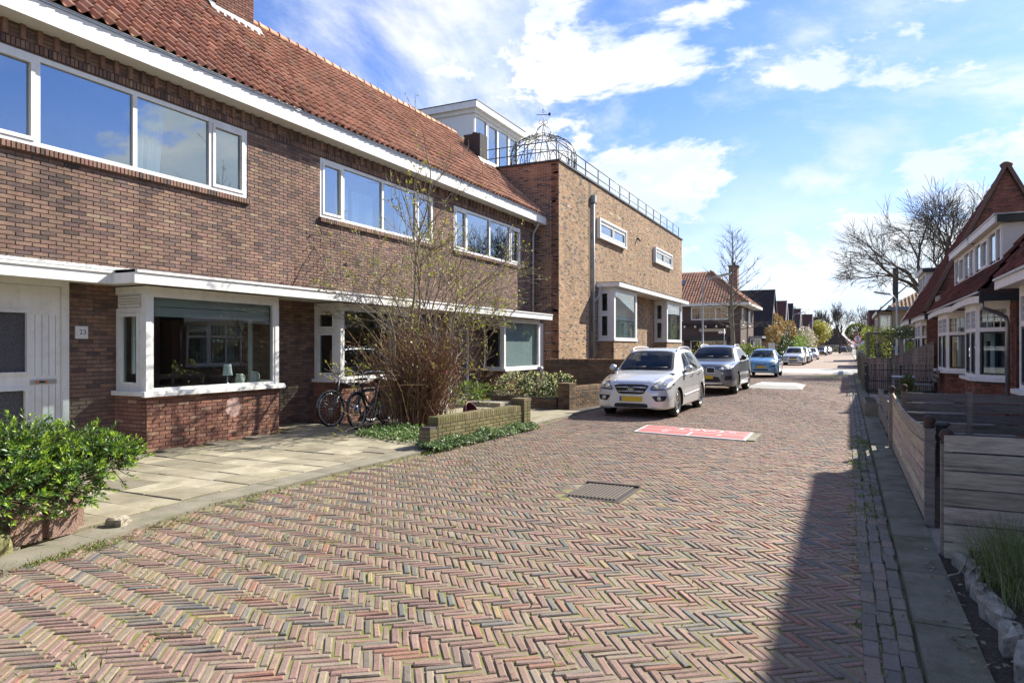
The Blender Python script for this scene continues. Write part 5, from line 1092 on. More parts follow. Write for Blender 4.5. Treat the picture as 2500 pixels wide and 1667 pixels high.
    b = MB(); b.prism([(2.4, -2, 2.78), (3.46, -2, 3.9), (9.6, -2, 3.9), (9.6, -2, 2.7)], (0, 16.5, 0)); put(b, 'roof', m_roofdark, n)
    slope_tiles(n, 2.3, 2.8, 2.98, 3.72, -2, 14.35, 234)
    right_dormer(n, 0.0, 17.1, 3.48, 4.0, 5.72, (1.2, 2.4, 3.6, 5, 6.4, 7.8, 9.2, 10.6, 12, 14), xb=9.6)  # unseen dormer sized so its edge throws the road shadow
right_details()
def tan_hip_house():
    t = anchor('hipped_house', 'yellow brick house with tiled hip roof and black flue across the side road', 'house', (7, 66, 0))
    wm = brick_tex('yellow_brick_far', (0.36, 0.26, 0.14), (0.28, 0.2, 0.11), (0.25, 0.2, 0.14))
    b = MB(); b.box(3.3, 12, 62, 72, 0, 4.7); b.box(2.3, 3.3, 63.5, 72, 0, 4.5); put(b, 'wall', wm, t)
    P = [(2.9, 61.4, 4.75), (12.5, 61.4, 4.75), (12.5, 72.5, 4.75), (2.9, 72.5, 4.75), (7.4, 66.0, 7.4), (8.5, 68, 7.4)]
    b = MB(); b.add(P, [(0, 1, 4), (1, 2, 5, 4), (2, 3, 5), (3, 0, 4, 5), (0, 3, 2, 1)]); put(b, 'roof', m_roofdark, t)
    S = np.array([0, 4.6, 2.65]); Ln = np.linalg.norm(S); S /= Ln
    pantile_plane(t, (2.9, 61.35, 4.74), UX, S, np.array([0, -S[2], S[1]]), 9.6, 17, Ln / 17, 0.27, [(0.36, 0.22, 0.13, 3), (0.30, 0.18, 0.10, 3), (0.42, 0.27, 0.16, 2)], lambda u, v: 4.5 * v / Ln < u < 9.6 - 5.1 * v / Ln, 8)
    b = MB(); b.prism([(2.2, 63.2, 4.5), (2.2, 72.4, 4.5), (4.8, 72.4, 7.0), (4.8, 64.2, 7.0)], (0.02, 0, 0.06)); put(b, 'side_roof', m_roof_red, t)
    b = MB(); b.box(2.85, 12.5, 61.3, 61.4, 4.5, 4.75); put(b, 'fascia', M('fascia_bluegrey', (0.10, 0.13, 0.16), 0.5), t)
    b = MB(); b.box(2.1, 2.2, 63.2, 72.4, 4.25, 4.5); put(b, 'fascia', m_white, t)
    b = MB(); b.box(3.3, 3.68, 62.6, 63.0, 4.7, 7.95); put(b, 'flue', m_black, t)
    window(t, (0, 62, 0), UX, -UY, 5.2, 7.2, 2.95, 4.35, mull=(6.2,), w=0.1, d0=-0.03, d1=0.05, glass=m_glass_up); window(t, (0, 63.5, 0), UX, -UY, 2.4, 3.25, 2.6, 4.2, w=0.1, d0=-0.03, d1=0.05)
    window(t, (0, 62, 0), UX, -UY, 4.0, 7.0, 0.6, 2.3, mull=(5.0, 6.0), w=0.1, d0=-0.03, d1=0.05)
    window(t, (2.3, 0, 0), UY, -UX, 65, 70, 2.6, 4.1, mull=(66.5, 68), w=0.1, d0=-0.03, d1=0.05)
tan_hip_house()
# ------------------------------------------------------------------ low garden walls
def garden_wall(label, p0, p1, h, th=0.21, pal=PAL_MOSSY, seed=1, cap=True, pillars=(), nobj=70):
    p0, p1 = np.array((*p0, 0.0)), np.array((*p1, 0.0)); U = p1 - p0; l = float(np.linalg.norm(U)); U /= l; N = np.array((U[1], -U[0], 0.0)); rng = np.random.default_rng(seed)
    t = anchor('garden_wall', label, 'wall', tuple(p0)); hb = h - (0.115 if cap else 0)
    b = MB(); b.obox(p0 + U * l / 2 + UZ * hb / 2, U * (l / 2 - 0.006), UZ * hb / 2, N * (th / 2 - 0.008)); put(b, 'core', m_mortar, t)
    for s in (1, -1):
        O = p0 + N * s * (th / 2 - 0.006) if s > 0 else p1 + N * s * (th / 2 - 0.006)
        brick_wall(t, O, U * s, N * s, l, hb, (), pal, nobj=nobj if s > 0 else 0, seed=seed + s, th=0.02, mname='wall_face')
    for s, O in ((-1, p0 - N * th / 2), (1, p1 + N * th / 2)):
        brick_wall(t, O, N * -s, U * s, th, hb, (), pal, nobj=6, seed=seed + 5 + s, th=0.02, L=0.21, mname='wall_face')
    if cap: brick_objs(t, 'coping_brick', p0 + U * 0.034 + UZ * (hb + 0.0575), U, N, UZ, int(l / 0.068), 0.068, 0.029, th / 2, 0.0575, pal, rng)
    for (u, ph, pw) in pillars:
        c = p0 + U * u; b = MB(); b.obox(c + UZ * ph / 2, U * pw / 2, UZ * ph / 2, N * pw / 2); pl = put(b, 'pillar', m_mortar, t)
        q = MB(); nr = int(ph / 0.0625)
        for r in range(nr):
            for a, bq, w in ((U, N, pw), (N, -U, pw), (-U, -N, pw), (-N, U, pw)):
                k = 2; cols = palette(pal, k, rng)
                cen = np.array([c + bq * pw / 2 + a * ((i + 0.5) / k - 0.5) * w + UZ * (r + 0.5) * 0.0625 for i in range(k)])
                v, f = boxes_np(cen, np.full(k, w / k / 2 - 0.004), 0.026, 0.007, a, UZ, bq); q.add(v, f, np.repeat(cols, 12, 0))
        q.obox(c + UZ * (nr * 0.0625 + 0.03), U * (pw / 2 + 0.012), UZ * 0.03, N * (pw / 2 + 0.012), palette(pal, 1, rng)[0])
        q.build('pillar_bricks', m_brick, pl, kind='stuff')
    return t
garden_wall('mossy low brick wall with upright coping bricks under the bare bush', (-6.02, 9.36), (-5.78, 12.25), 0.50, seed=301, pillars=((2.86, 0.62, 0.26),))
garden_wall('low step of mossy brick at the end of the bush wall', (-6.03, 9.13), (-6.02, 9.34), 0.36, seed=304, cap=False, nobj=8)
PAL_GW = [(0.22, 0.135, 0.085, 3), (0.19, 0.125, 0.075, 3), (0.24, 0.175, 0.10, 2), (0.12, 0.085, 0.06, 2)]
garden_wall('short brown brick wall with square pillar beside the silver car', (-6.62, 16.75), (-6.35, 18.6), 0.58, pal=PAL_GW, seed=311, pillars=((0.0, 0.66, 0.34),))
garden_wall('knee-high brown brick planter wall in front of the flowering shrubs', (-7.75, 16.55), (-6.85, 16.65), 0.30, pal=PAL_GW, seed=314, cap=False, nobj=30)
garden_wall('chest-high brick wall joining the tan building behind the silver car', (-9.5, 22.05), (-6.3, 22.35), 1.22, pal=[(0.26, 0.16, 0.09, 3), (0.22, 0.135, 0.08, 3), (0.17, 0.11, 0.07, 1)], seed=317, nobj=80)
garden_wall('brick planter front under the white-flowering hedge near the bay', (-8.95, 17.0), (-7.85, 17.05), 0.28, pal=PAL_GW, seed=320, cap=False, nobj=20)

# ------------------------------------------------------------------ fences on the right
def plank(parent, c, U, V, N, hu, hv, hw, pal, rng, name='plank', mat=None, warp=0.0):
    b = MB(); n = 7; v = []; c = np.array(c, float)
    ts = np.linspace(-1, 1, n)
    for t_ in ts:
        bow = warp * (1 - t_ * t_) if not callable(warp) else warp(t_)
        for s, d in ((-1, -1), (1, -1), (1, 1), (-1, 1)): v.append(c + U * hu * t_ + V * (s * hv + bow) + N * d * hw)
    f = [(0, 1, 2, 3), tuple((n - 1) * 4 + k for k in (3, 2, 1, 0))]
    for i in range(n - 1):
        for k in range(4): f.append((i * 4 + k, (i + 1) * 4 + k, (i + 1) * 4 + (k + 1) % 4, i * 4 + (k + 1) % 4))
    b.add(v, f, palette(pal, 1, rng)[0]); return put(b, name, mat or m_wood, parent)
def fence_post(parent, x, y, h, rng, pal=PAL_WOODDK, w=0.075, ball=True, name='post'):
    b = MB(); b.box(x - w / 2, x + w / 2, y - w / 2, y + w / 2, 0.0, h, palette(pal, 1, rng)[0]); p = put(b, name, m_wood, parent)
    if ball:
        q = MB(); q.lathe([(0.02, h), (0.046, h + 0.008), (0.048, h + 0.02), (0.028, h + 0.026), (0.046, h + 0.05), (0.050, h + 0.075), (0.036, h + 0.105), (0.0, h + 0.118)], Matrix.Translation((x, y, 0)), 12, (0.06, 0.038, 0.03)); q.build('finial', m_wood, p)
    return p
def wood_fences():
    rng = np.random.default_rng(41)
    # curved-top plank panel along the kerb between two finial posts
    t = anchor('plank_fence', 'grey plank fence panel with sagging curved top between two ball-topped posts', 'fence', (0.64, 9.6, 0), 'weathered plank fences of the front gardens')
    fence_post(t, 0.62, 12.1, 0.92, rng); fence_post(t, 0.655, 7.07, 0.92, rng)
    for k in range(6):
        plank(t, (0.64, 9.58, 0.14 + k * 0.142), UY, UZ, UX, 2.46, 0.0615, 0.011, PAL_WOOD, rng, warp=lambda s, k=k: (0.085 * s * s - 0.075) * (k + 1) / 6)
    # near panel across the garden
    t = anchor('plank_fence', 'straight grey plank fence panel beside the clump of grass', 'fence', (1.4, 6.12, 0), 'weathered plank fences of the front gardens')
    fence_post(t, 0.68, 6.13, 0.90, rng)
    for k in range(7): plank(t, (1.72, 6.085 + rng.normal(0, 0.003), 0.10 + k * 0.135), UX, UZ, UY, 1.06, 0.0605 + rng.uniform(-0.002, 0.001), 0.011, PAL_WOOD, rng, warp=rng.normal(0, 0.004))
    fence_post(t, 2.75, 6.13, 0.90, rng)
    # dark panel further in, dividing two gardens; shade is put into its board colour
    t = anchor('plank_fence', 'plank fence in shade-darkened colour dividing two front gardens', 'fence', (1.7, 12.3, 0), 'weathered plank fences of the front gardens')
    for x in (0.80, 1.66, 2.72): fence_post(t, x, 12.30, 0.94 if x < 1 else 0.95, rng, ball=x < 1)
    for a, c in ((0.84, 1.62), (1.70, 2.68)):
        for k in range(6): plank(t, ((a + c) / 2, 12.27 + rng.normal(0, 0.003), 0.10 + k * 0.152), UX, UZ, UY, (c - a) / 2, 0.066, 0.011, PAL_WOODDK, rng, warp=rng.normal(0, 0.003))
    # open two-board fence along the kerb
    t = anchor('board_fence', 'open two-board fence along the kerb beyond the curved panel', 'fence', (0.62, 14.8, 0), 'weathered plank fences of the front gardens')
    for y in (14.2, 16.6): fence_post(t, 0.655, y, 0.72, rng, PAL_WOOD, ball=False)
    for z in (0.30, 0.66): plank(t, (0.612, 14.4, z), UY, UZ, UX, 2.22, 0.085, 0.012, PAL_WOODDK, rng)
    for y in (13.1, 15.4): plank(t, (0.638, y, 0.42), UZ, UY, UX, 0.38, 0.05, 0.011, PAL_WOOD, rng)
    # short round bollard-like post in the garden
    t = anchor('garden_post', 'short round-capped wooden post behind the curved plank panel', 'post', (1.05, 9.9, 0)); b = MB(); b.lathe([(0.06, 0.04), (0.06, 0.66), (0.085, 0.67), (0.085, 0.70), (0.05, 0.715), (0, 0.715)], Matrix.Translation((1.05, 9.9, 0)), 12, (0.12, 0.115, 0.10)); put(b, 'shaft', m_wood, t)
    b = MB(); b.box(0.985, 1.0, 9.86, 9.94, 0.5, 0.56); put(b, 'bracket', m_iron, t)
    # vertical board fence rising towards the house, with concrete posts
    PALV = [(0.40, 0.31, 0.25, 4), (0.35, 0.27, 0.22, 3), (0.29, 0.23, 0.19, 2)]
    t = anchor('board_fence', 'brown vertical board fence with top rising towards the house wall', 'fence', (1.7, 28.3, 0))
    def top(x): return 1.2 if x < 1.4 else 1.2 + (x - 1.4) / (2.72 - 1.4) * 0.58
    x = 0.62; k = 0
    while x < 2.66:
        hgt = top(x + 0.07) - 0.03; plank(t, (x + 0.07, 28.3 - (0.014 if k % 2 else -0.014), 0.06 + hgt / 2), UZ, UX, UY, hgt / 2, 0.068, 0.010, PALV, rng, 'board'); x += 0.118; k += 1
    b = MB(); b.prism([(0.55, 28.27, 1.19), (1.4, 28.27, 1.19), (2.72, 28.27, 1.77), (2.72, 28.27, 1.81), (1.4, 28.27, 1.23), (0.55, 28.27, 1.23)], (0, 0.06, 0), (0.3, 0.25, 0.2)); put(b, 'top_rail', m_wood, t)
    for x in (0.55, 1.36):
        b = MB(); b.prism([(x - 0.05, 28.2, 0), (x + 0.05, 28.2, 0), (x + 0.05, 28.2, 1.24), (x, 28.2, 1.32), (x - 0.05, 28.2, 1.24)], (0, 0.1, 0)); put(b, 'concrete_post', m_kerb, t)
    t = anchor('board_fence', 'long brown board fence with pointed concrete posts beside the road', 'fence', (0.6, 36, 0))
    y = 28.5; k = 0
    for j in range(9):
        ya = 28.4 + j * 1.85; b = MB(); b.prism([(0.53, ya, 0), (0.53, ya + 0.1, 0), (0.53, ya + 0.1, 1.26), (0.53, ya + 0.05, 1.34), (0.53, ya, 1.26)], (0.1, 0, 0)); put(b, 'concrete_post', m_kerb, t)
        if j == 8: break
        for q in range(13): plank(t, (0.58 + (0.012 if q % 2 else -0.012), ya + 0.17 + q * 0.132, 0.62), UZ, UY, UX, 0.57, 0.062, 0.009, PALV, rng, 'board')
        b = MB(); b.box(0.55, 0.61, ya + 0.1, ya + 1.85, 1.19, 1.23, (0.3, 0.25, 0.2)); put(b, 'top_rail', m_wood, t)
    # iron railing with spear points
    t = anchor('iron_railing', 'low black iron railing with spear points in front of the board fence', 'railing', (1.6, 26.3, 0))
    b = MB()
    for z in (0.12, 0.46, 0.84): b.box(0.62, 2.6, 26.29, 26.31, z, z + 0.025)
    rl = put(b, 'rails', m_iron, t)
    for x in (0.63, 1.62, 2.6): b = MB(); b.box(x - 0.025, x + 0.025, 26.275, 26.325, 0, 1.02); b.build('post', m_iron, rl)
    for k in range(32):
        x = 0.68 + k * 0.061; hh = 0.98 if k % 2 else 0.56; b = MB(); b.box(x - 0.006, x + 0.006, 26.294, 26.306, 0.05, hh); b.add([(x, 26.3, hh + 0.09), (x - 0.02, 26.3, hh), (x + 0.02, 26.3, hh), (x, 26.28, hh), (x, 26.32, hh)], [(0, 1, 3), (0, 3, 2), (0, 2, 4), (0, 4, 1)]); put(b, 'bar', m_iron, t)
    t = anchor('iron_gate', 'narrow black iron gate standing beside the kerb', 'gate', (0.6, 27.2, 0))
    b = MB(); b.box(0.58, 0.62, 26.4, 26.44, 0, 1.05); b.box(0.58, 0.62, 28.05, 28.1, 0, 1.05); put(b, 'stile', m_iron, t)
    for z in (0.15, 0.4, 0.65, 0.95): b = MB(); b.box(0.59, 0.61, 26.44, 28.05, z, z + 0.025); put(b, 'bar', m_iron, t)
    # concrete trough
    t = anchor('concrete_trough', 'mossy concrete trough planter on the kerb beside the two-board fence', 'planter', (0.52, 18.6, 0)); b = MB()
    b.box(0.36, 0.40, 17.4, 19.6, 0.07, 0.36); b.box(0.62, 0.66, 17.4, 19.6, 0.07, 0.36); b.box(0.40, 0.62, 17.4, 17.44, 0.07, 0.36); b.box(0.40, 0.62, 19.56, 19.6, 0.07, 0.36); put(b, 'trough', m_kerb, t)
    b = MB(); b.box(0.40, 0.62, 17.44, 19.56, 0.08, 0.33); put(b, 'soil', m_soil, t)
    # bench and folding table in the garden
    t = anchor('garden_bench', 'dark slatted wooden garden bench under the bay window', 'bench', (2.1, 24.6, 0))
    for k in range(4): plank(t, (1.95 + 0.11 * k, 24.6, 0.46), UY, UX, UZ, 0.62, 0.045, 0.012, PAL_WOODDK, rng, 'seat_slat')
    for k in range(3): plank(t, (2.42 + 0.045 * k, 24.6, 0.62 + 0.13 * k), UY, UZ, UX, 0.62, 0.05, 0.012, PAL_WOODDK, rng, 'back_slat')
    for y in (24.05, 25.15): b = MB(); b.tube([(1.95, y, 0.05), (1.97, y, 0.45), (2.35, y, 0.45), (2.55, y, 0.95)], 0.02, 6); b.tube([(2.38, y, 0.45), (2.45, y, 0.05)], 0.02, 6); put(b, 'leg_frame', m_iron, t)
    t = anchor('garden_table', 'thin grey metal garden table beside the bench', 'table', (1.55, 24.2, 0)); b = MB(); b.box(1.25, 1.85, 23.8, 24.7, 0.70, 0.725); put(b, 'table_top', m_steel, t)
    for x, y in ((1.28, 23.85), (1.82, 23.85), (1.28, 24.65), (1.82, 24.65)): b = MB(); b.tube([(x, y, 0.05), (x, y, 0.70)], 0.012, 6); put(b, 'leg', m_steel, t)
wood_fences()

# ------------------------------------------------------------------ plants
def limb_path(p, d, L, n, rng, wob, up=0.0):
    pts = [np.array(p, float)]; d = np.array(d, float); d /= np.linalg.norm(d)
    for k in range(n):
        d = d + rng.normal(0, wob, 3) + UZ * up; d /= np.linalg.norm(d); pts.append(pts[-1] + d * L / n)
    return np.array(pts), d
def branch_tree(mb, p, d, L, r, depth, rng, spread=0.6, ratio=0.72, kids=(2, 4), wob=0.10, up=0.03, col=(0.1, 0.08, 0.06), tips=None, minr=0.004, side=5, taper=0.55):
    pts, d2 = limb_path(p, d, L, 4 if depth > 0 else 3, rng, wob, up); m = len(pts)
    rad = np.linspace(r, max(r * taper, minr * 0.6), m); mb.tube(pts, rad, max(3, side if depth > 1 else 3), np.asarray(col) * rng.uniform(0.85, 1.15), cap=False)
    if depth == 0:
        if tips is not None: tips.append((pts[-1], d2)); tips.append((pts[m // 2], d2))
        return
    k = int(rng.integers(kids[0], kids[1] + 1))
    for i in range(k):
        u = 1.0 if i == 0 else rng.uniform(0.35, 1.0); a = pts[min(m - 1, int(u * (m - 1) + 0.5))]
        ax = rng.normal(0, 1, 3); ax -= d2 * (ax @ d2); ax /= max(np.linalg.norm(ax), 1e-6); s = spread * (0.35 if i == 0 else rng.uniform(0.7, 1.25))
        branch_tree(mb, a, d2 + ax * s, L * ratio * rng.uniform(0.8, 1.15), max(r * taper * (1.0 if i == 0 else 0.75), minr), depth - 1, rng, spread, ratio, kids, wob, up, col, tips, minr, side, taper)
def blob_leaves(mb, centers, radii, n, size, pal, rng, shell=0.55, aspect=0.5, flat=0.0):
    """leaf cards spread through ellipsoids"""
    centers = np.atleast_2d(centers); radii = np.atleast_2d(radii); k = rng.integers(len(centers), size=n)
    v = rng.normal(0, 1, (n, 3)); v /= np.linalg.norm(v, axis=1, keepdims=True); rr = (shell + (1 - shell) * rng.uniform(0, 1, n) ** 0.6)[:, None] * (1 + rng.normal(0, 0.06, (n, 1)))
    P = centers[k] + v * rr * radii[k]; D = v + rng.normal(0, 0.8, (n, 3)); Nn = v + rng.normal(0, 0.6, (n, 3)) + UZ * flat
    leaves_np(mb, P, D, Nn, size * rng.uniform(0.6, 1.3, n), size * aspect * 0.5 * rng.uniform(0.7, 1.2, n), palette(pal, n, rng, 0.25))

def bare_bush():
    """tall multi-stemmed shrub just coming into leaf"""
    rng = np.random.default_rng(51); base = np.array((-8.05, 12.0, 0.0)); t = anchor('flowering_bush', 'tall many-stemmed bare bush with yellow-green buds beside the bicycles', 'bush', tuple(base))
    brown = (0.24, 0.135, 0.080); grey = (0.25, 0.205, 0.155); tips = []
    mains = [((0.02, 0.02, 1.0), 2.3, 0.046, 0.05), ((0.12, -0.15, 1.0), 2.0, 0.040, 0.06), ((0.2, 0.35, 1.0), 1.9, 0.036, 0.06), ((-0.05, 0.55, 1.0), 1.8, 0.036, 0.06), ((0.12, -0.45, 1.0), 1.7, 0.034, 0.06), ((0.25, 0.85, 1.0), 1.6, 0.032, 0.07), ((0.0, 1.2, 1.0), 1.4, 0.028, 0.07)]
    for d, L, r, wob in mains:
        b = MB(); branch_tree(b, base + np.array((*rng.normal(0, 0.12, 2), 0)), d, L, r, 5, rng, 0.78, 0.68, (2, 4), 0.12, 0.03, grey, tips, 0.0055, 6, 0.66); put(b, 'trunk', m_bark, t)
    b = MB(); b2 = MB()
    for k in range(620):                                     # dense basal shoots leaning outwards
        a = rng.uniform(0, 2 * math.pi); rr = abs(rng.normal(0, 0.26)); p = base + np.array((rr * math.cos(a) * 0.8, rr * math.sin(a) * 1.5, 0.0)); lean = np.array((math.cos(a) * 0.18, math.sin(a) * 0.30, 1.0)) * np.array((1, 1, 1)) + rng.normal(0, 0.13, 3)
        L = rng.uniform(0.6, 2.1); pts, d2 = limb_path(p, lean, L, 6, rng, 0.09, 0.0); r0 = rng.uniform(0.005, 0.014); b.tube(pts, np.linspace(r0, 0.004, 7), 4, np.array(brown) * rng.uniform(0.6, 1.5), cap=False)
        for q in range(int(rng.integers(3, 7))):
            i = int(rng.integers(2, 7)); ax = rng.normal(0, 1, 3); tw, d3 = limb_path(pts[i], d2 + ax * 0.55, rng.uniform(0.2, 0.6), 4, rng, 0.16, 0.02); b.tube(tw, np.linspace(0.006, 0.0035, 5), 3, np.array(brown) * rng.uniform(0.7, 1.4), cap=False); tips += [(tw[-1], d3), (tw[2], d3)] if rng.uniform() < 0.3 else []
    put(b, 'shoots', m_bark, t, kind='stuff')
    P = []; D = []
    for p, d in tips:
        if rng.uniform() < 0.45:
            for q in range(int(rng.integers(1, 4))): P.append(p + rng.normal(0, 0.02, 3)); D.append(d + rng.normal(0, 0.8, 3))
    P, D = np.array(P), np.array(D); n = len(P); b = MB(); leaves_np(b, P, D, rng.normal(0, 1, (n, 3)), rng.uniform(0.03, 0.075, n), rng.uniform(0.012, 0.024, n), palette([(0.36, 0.36, 0.05, 4), (0.44, 0.42, 0.07, 2), (0.24, 0.28, 0.04, 3)], n, rng, 0.25)); put(b, 'buds', m_leaf, t, kind='stuff')
bare_bush()

def planter_shrub():
    c = np.array((-6.35, 3.62, 0.0))
    t = anchor('planter', 'ribbed pink concrete planter box on the pavement', 'planter', tuple(c)); b = MB(); rng = np.random.default_rng(57)
    # long trough along the kerb made of ribbed sides
    x0, x1, y0, y1, h = -6.95, -6.02, 1.6, 3.72, 0.34
    b.box(x0 + 0.03, x1 - 0.03, y0 + 0.03, y1 - 0.03, 0.02, h - 0.05); put(b, 'body', m_terra, t)
    for k in range(7):
        a = y0 + 0.03 + k * (y1 - y0 - 0.03) / 7
        q = MB(); q.obox((x1 - 0.02, a + 0.13, h / 2), UY * 0.12, UZ * (h / 2 - 0.03), UX * 0.035); put(q, 'rib', m_terra, t)
    for k in range(3):
        a = x0 + 0.03 + k * 0.31; q = MB(); q.obox((a + 0.14, y1 - 0.02, 0.21), UX * 0.13, UZ * (h / 2 - 0.03), UY * 0.035); put(q, 'rib', m_terra, t)
    for k in range(3):
        a = x0 + 0.03 + k * 0.31; q = MB(); q.obox((a + 0.14, y0 + 0.02, 0.21), UX * 0.13, UZ * (h / 2 - 0.03), UY * 0.035); put(q, 'rib', m_terra, t)
    q = MB(); frame = [(x0, x1, y0, y0 + 0.09), (x0, x1, y1 - 0.09, y1), (x0, x0 + 0.09, y0 + 0.09, y1 - 0.09), (x1 - 0.09, x1, y0 + 0.09, y1 - 0.09)]
    for f in frame: q.box(*f, h - 0.07, h + 0.01)
    put(q, 'rim', m_terra, t); q = MB(); q.box(x0 + 0.09, x1 - 0.09, y0 + 0.09, y1 - 0.09, 0.3, h - 0.02); put(q, 'soil', m_soil, t)
    s = anchor('leafy_shrub', 'glossy green leafy shrub spilling over the pink planter by the white door', 'shrub', tuple(c + UZ * 0.4)); b = MB(); br = MB(); N = 330
    cen = np.array([(-6.45, 2.25, 0.56), (-6.50, 2.85, 0.66), (-6.48, 3.40, 0.69), (-6.40, 3.85, 0.62), (-6.08, 3.05, 0.42), (-6.10, 2.4, 0.36), (-6.30, 4.12, 0.54), (-6.12, 3.6, 0.44), (-6.3, 3.2, 0.62)]); rad = np.array([(0.50, 0.45, 0.34), (0.46, 0.45, 0.40), (0.48, 0.45, 0.38), (0.45, 0.45, 0.33), (0.48, 0.50, 0.32), (0.45, 0.5, 0.36), (0.36, 0.33, 0.28), (0.40, 0.4, 0.30), (0.4, 0.45, 0.32)])
    P = []; D = []; Nn = []; C = []
    for k in range(1500):
        i = int(rng.integers(len(cen))); v = rng.normal(0, 1, 3); v /= np.linalg.norm(v); v[2] = abs(v[2]) * 1.0 if rng.uniform() < 0.72 else v[2]
        tip = cen[i] + v * rad[i] * rng.uniform(0.72, 1.14); st = cen[i] + v * rad[i] * 0.25
        if tip[2] < 0.16: continue
        pts = np.array([st, (st + tip) / 2 + rng.normal(0, 0.03, 3), tip]); br.tube(pts, (0.005, 0.004, 0.002), 3, (0.13, 0.09, 0.05), cap=False)
        dr = pts[2] - pts[1]; dr /= np.linalg.norm(dr); nl = int(rng.integers(11, 19)); yl = rng.uniform() < 0.75
        for q in range(nl):
            u = q / nl; p = pts[1] * (1 - u) + pts[2] * u; a = q * 2.4; ax = np.cross(dr, (0.3, 0.2, 0.9)); ax /= np.linalg.norm(ax); ay = np.cross(dr, ax); out = ax * math.cos(a) + ay * math.sin(a)
            P.append(p); D.append(dr * (0.35 + 0.75 * u) + out * (1.0 - 0.55 * u)); Nn.append(dr * 0.8 + UZ * 0.6 - out * 0.2)
            young = u > 0.62 and yl; C.append((0.27, 0.40, 0.035) if young else (0.075, 0.165, 0.024) if q % 3 else (0.045, 0.11, 0.02))  # young tips are yellow-green, brightened to put leaf highlights into the colour
    n = len(P); C = np.array(C) * rng.uniform(0.75, 1.3, (n, 1)); leaves_np(b, np.array(P), np.array(D), np.array(Nn), rng.uniform(0.036, 0.066, n), rng.uniform(0.0065, 0.0105, n), C)
    put(b, 'foliage', m_leafg, s, kind='stuff'); put(br, 'twigs', m_bark, s, kind='stuff')
    # mossy block and loose stones at its foot
    for k, (x, y, sx, sy, sz, lab, col) in enumerate([(-5.95, 2.85, 0.13, 0.26, 0.10, 'flat moss-covered stone block at the foot of the planter', (0.20, 0.19, 0.08)), (-5.93, 3.98, 0.10, 0.09, 0.045, 'small pale rubble stone by the planter corner', (0.34, 0.30, 0.23))]):
        rock(lab, (x, y, 0.03), (sx, sy, sz), col, 60 + k)
def rock(label, c, s, col, seed, group=None):
    rng = np.random.default_rng(seed); n1, n2 = 9, 6; v = []; 
    for j in range(n2 + 1):
        ph = math.pi * j / n2 - math.pi / 2
        for i in range(n1):
            a = 2 * math.pi * i / n1; d = np.array((math.cos(a) * math.cos(ph), math.sin(a) * math.cos(ph), math.sin(ph))); d = np.sign(d) * np.abs(d) ** 0.55
            v.append(d * np.array(s) * (1 + rng.normal(0, 0.09)))
    f = [(j * n1 + i, j * n1 + (i + 1) % n1, (j + 1) * n1 + (i + 1) % n1, (j + 1) * n1 + i) for j in range(n2) for i in range(n1)]
    b = MB(); b.add(v, f, np.array(col)); o = b.build('stone', m_stone, loc=(c[0], c[1], c[2] + s[2] * 0.6)); o.rotation_euler = (0, 0, rng.uniform(-0.3, 0.3))
    return tag(o, label, 'stone', group)
planter_shrub()

def shrub(name, label, cens, rads, n, size, pal, seed, cat='shrub', shell=0.6, flowers=None, mat=None, group=None, aspect=0.5):
    rng = np.random.default_rng(seed); cens = np.atleast_2d(np.array(cens, float)); rads = np.atleast_2d(np.array(rads, float)); base = cens.mean(0); base[2] = 0
    t = anchor(name, label, cat, tuple(base), group); b = MB(); blob_leaves(b, cens, rads, n, size, pal, rng, shell, aspect); put(b, 'foliage', mat or m_leaf, t, kind='stuff')
    b = MB()
    for k in range(14): c = cens[int(rng.integers(len(cens)))]; b.tube([base + np.array((*rng.normal(0, 0.05, 2), 0.0)), c + rng.normal(0, 0.3, 3) * rads.mean(0)], (0.015, 0.004), 4, (0.10, 0.08, 0.05), cap=False)
    put(b, 'stems', m_bark, t, kind='stuff')
    if flowers: b = MB(); blob_leaves(b, cens, rads * 1.02, flowers[0], flowers[1], flowers[2], rng, 0.93, 0.9); put(b, 'flowers', m_leaf, t, kind='stuff')
    return t
G_MID = [(0.075, 0.13, 0.03, 4), (0.05, 0.09, 0.02, 3), (0.12, 0.17, 0.04, 2)]; G_DK = [(0.03, 0.055, 0.02, 4), (0.045, 0.075, 0.025, 3)]; G_YEL = [(0.26, 0.29, 0.04, 4), (0.18, 0.22, 0.03, 3), (0.34, 0.34, 0.06, 2)]
FL_CREAM = [(0.58, 0.54, 0.26, 3), (0.46, 0.46, 0.20, 3), (0.64, 0.60, 0.38, 2)]
shrub('flowering_shrub', 'long cream-flowering evergreen shrub between the bay and the silver car', [(-8.6, 17.6, 0.50), (-8.0, 17.9, 0.55), (-7.4, 18.1, 0.5), (-8.9, 18.4, 0.5)], [(0.5, 0.55, 0.38)] * 4, 2600, 0.085, G_DK + G_MID, 401, flowers=(900, 0.075, FL_CREAM), mat=m_leafg)
shrub('flowering_shrub', 'small cream-flowering evergreen shrub beside the brick pillar', [(-7.15, 16.95, 0.42)], [(0.34, 0.3, 0.30)], 700, 0.08, G_DK + G_MID, 402, flowers=(260, 0.07, FL_CREAM), mat=m_leafg)
shrub('garden_plant', 'yellow-green leafy plant by the dark front doors behind the bush', [(-9.3, 16.2, 0.35), (-9.4, 17.2, 0.3)], [(0.4, 0.5, 0.35), (0.35, 0.4, 0.3)], 700, 0.11, [(0.17, 0.24, 0.04, 3), (0.10, 0.16, 0.03, 3)], 403)
shrub('garden_plant', 'small round evergreen bush behind the plank fence', [(1.55, 22.6, 0.35), (1.55, 22.6, 0.6)], [(0.24, 0.24, 0.3), (0.14, 0.14, 0.25)], 900, 0.07, [(0.10, 0.14, 0.03, 3), (0.16, 0.19, 0.04, 2)], 404)
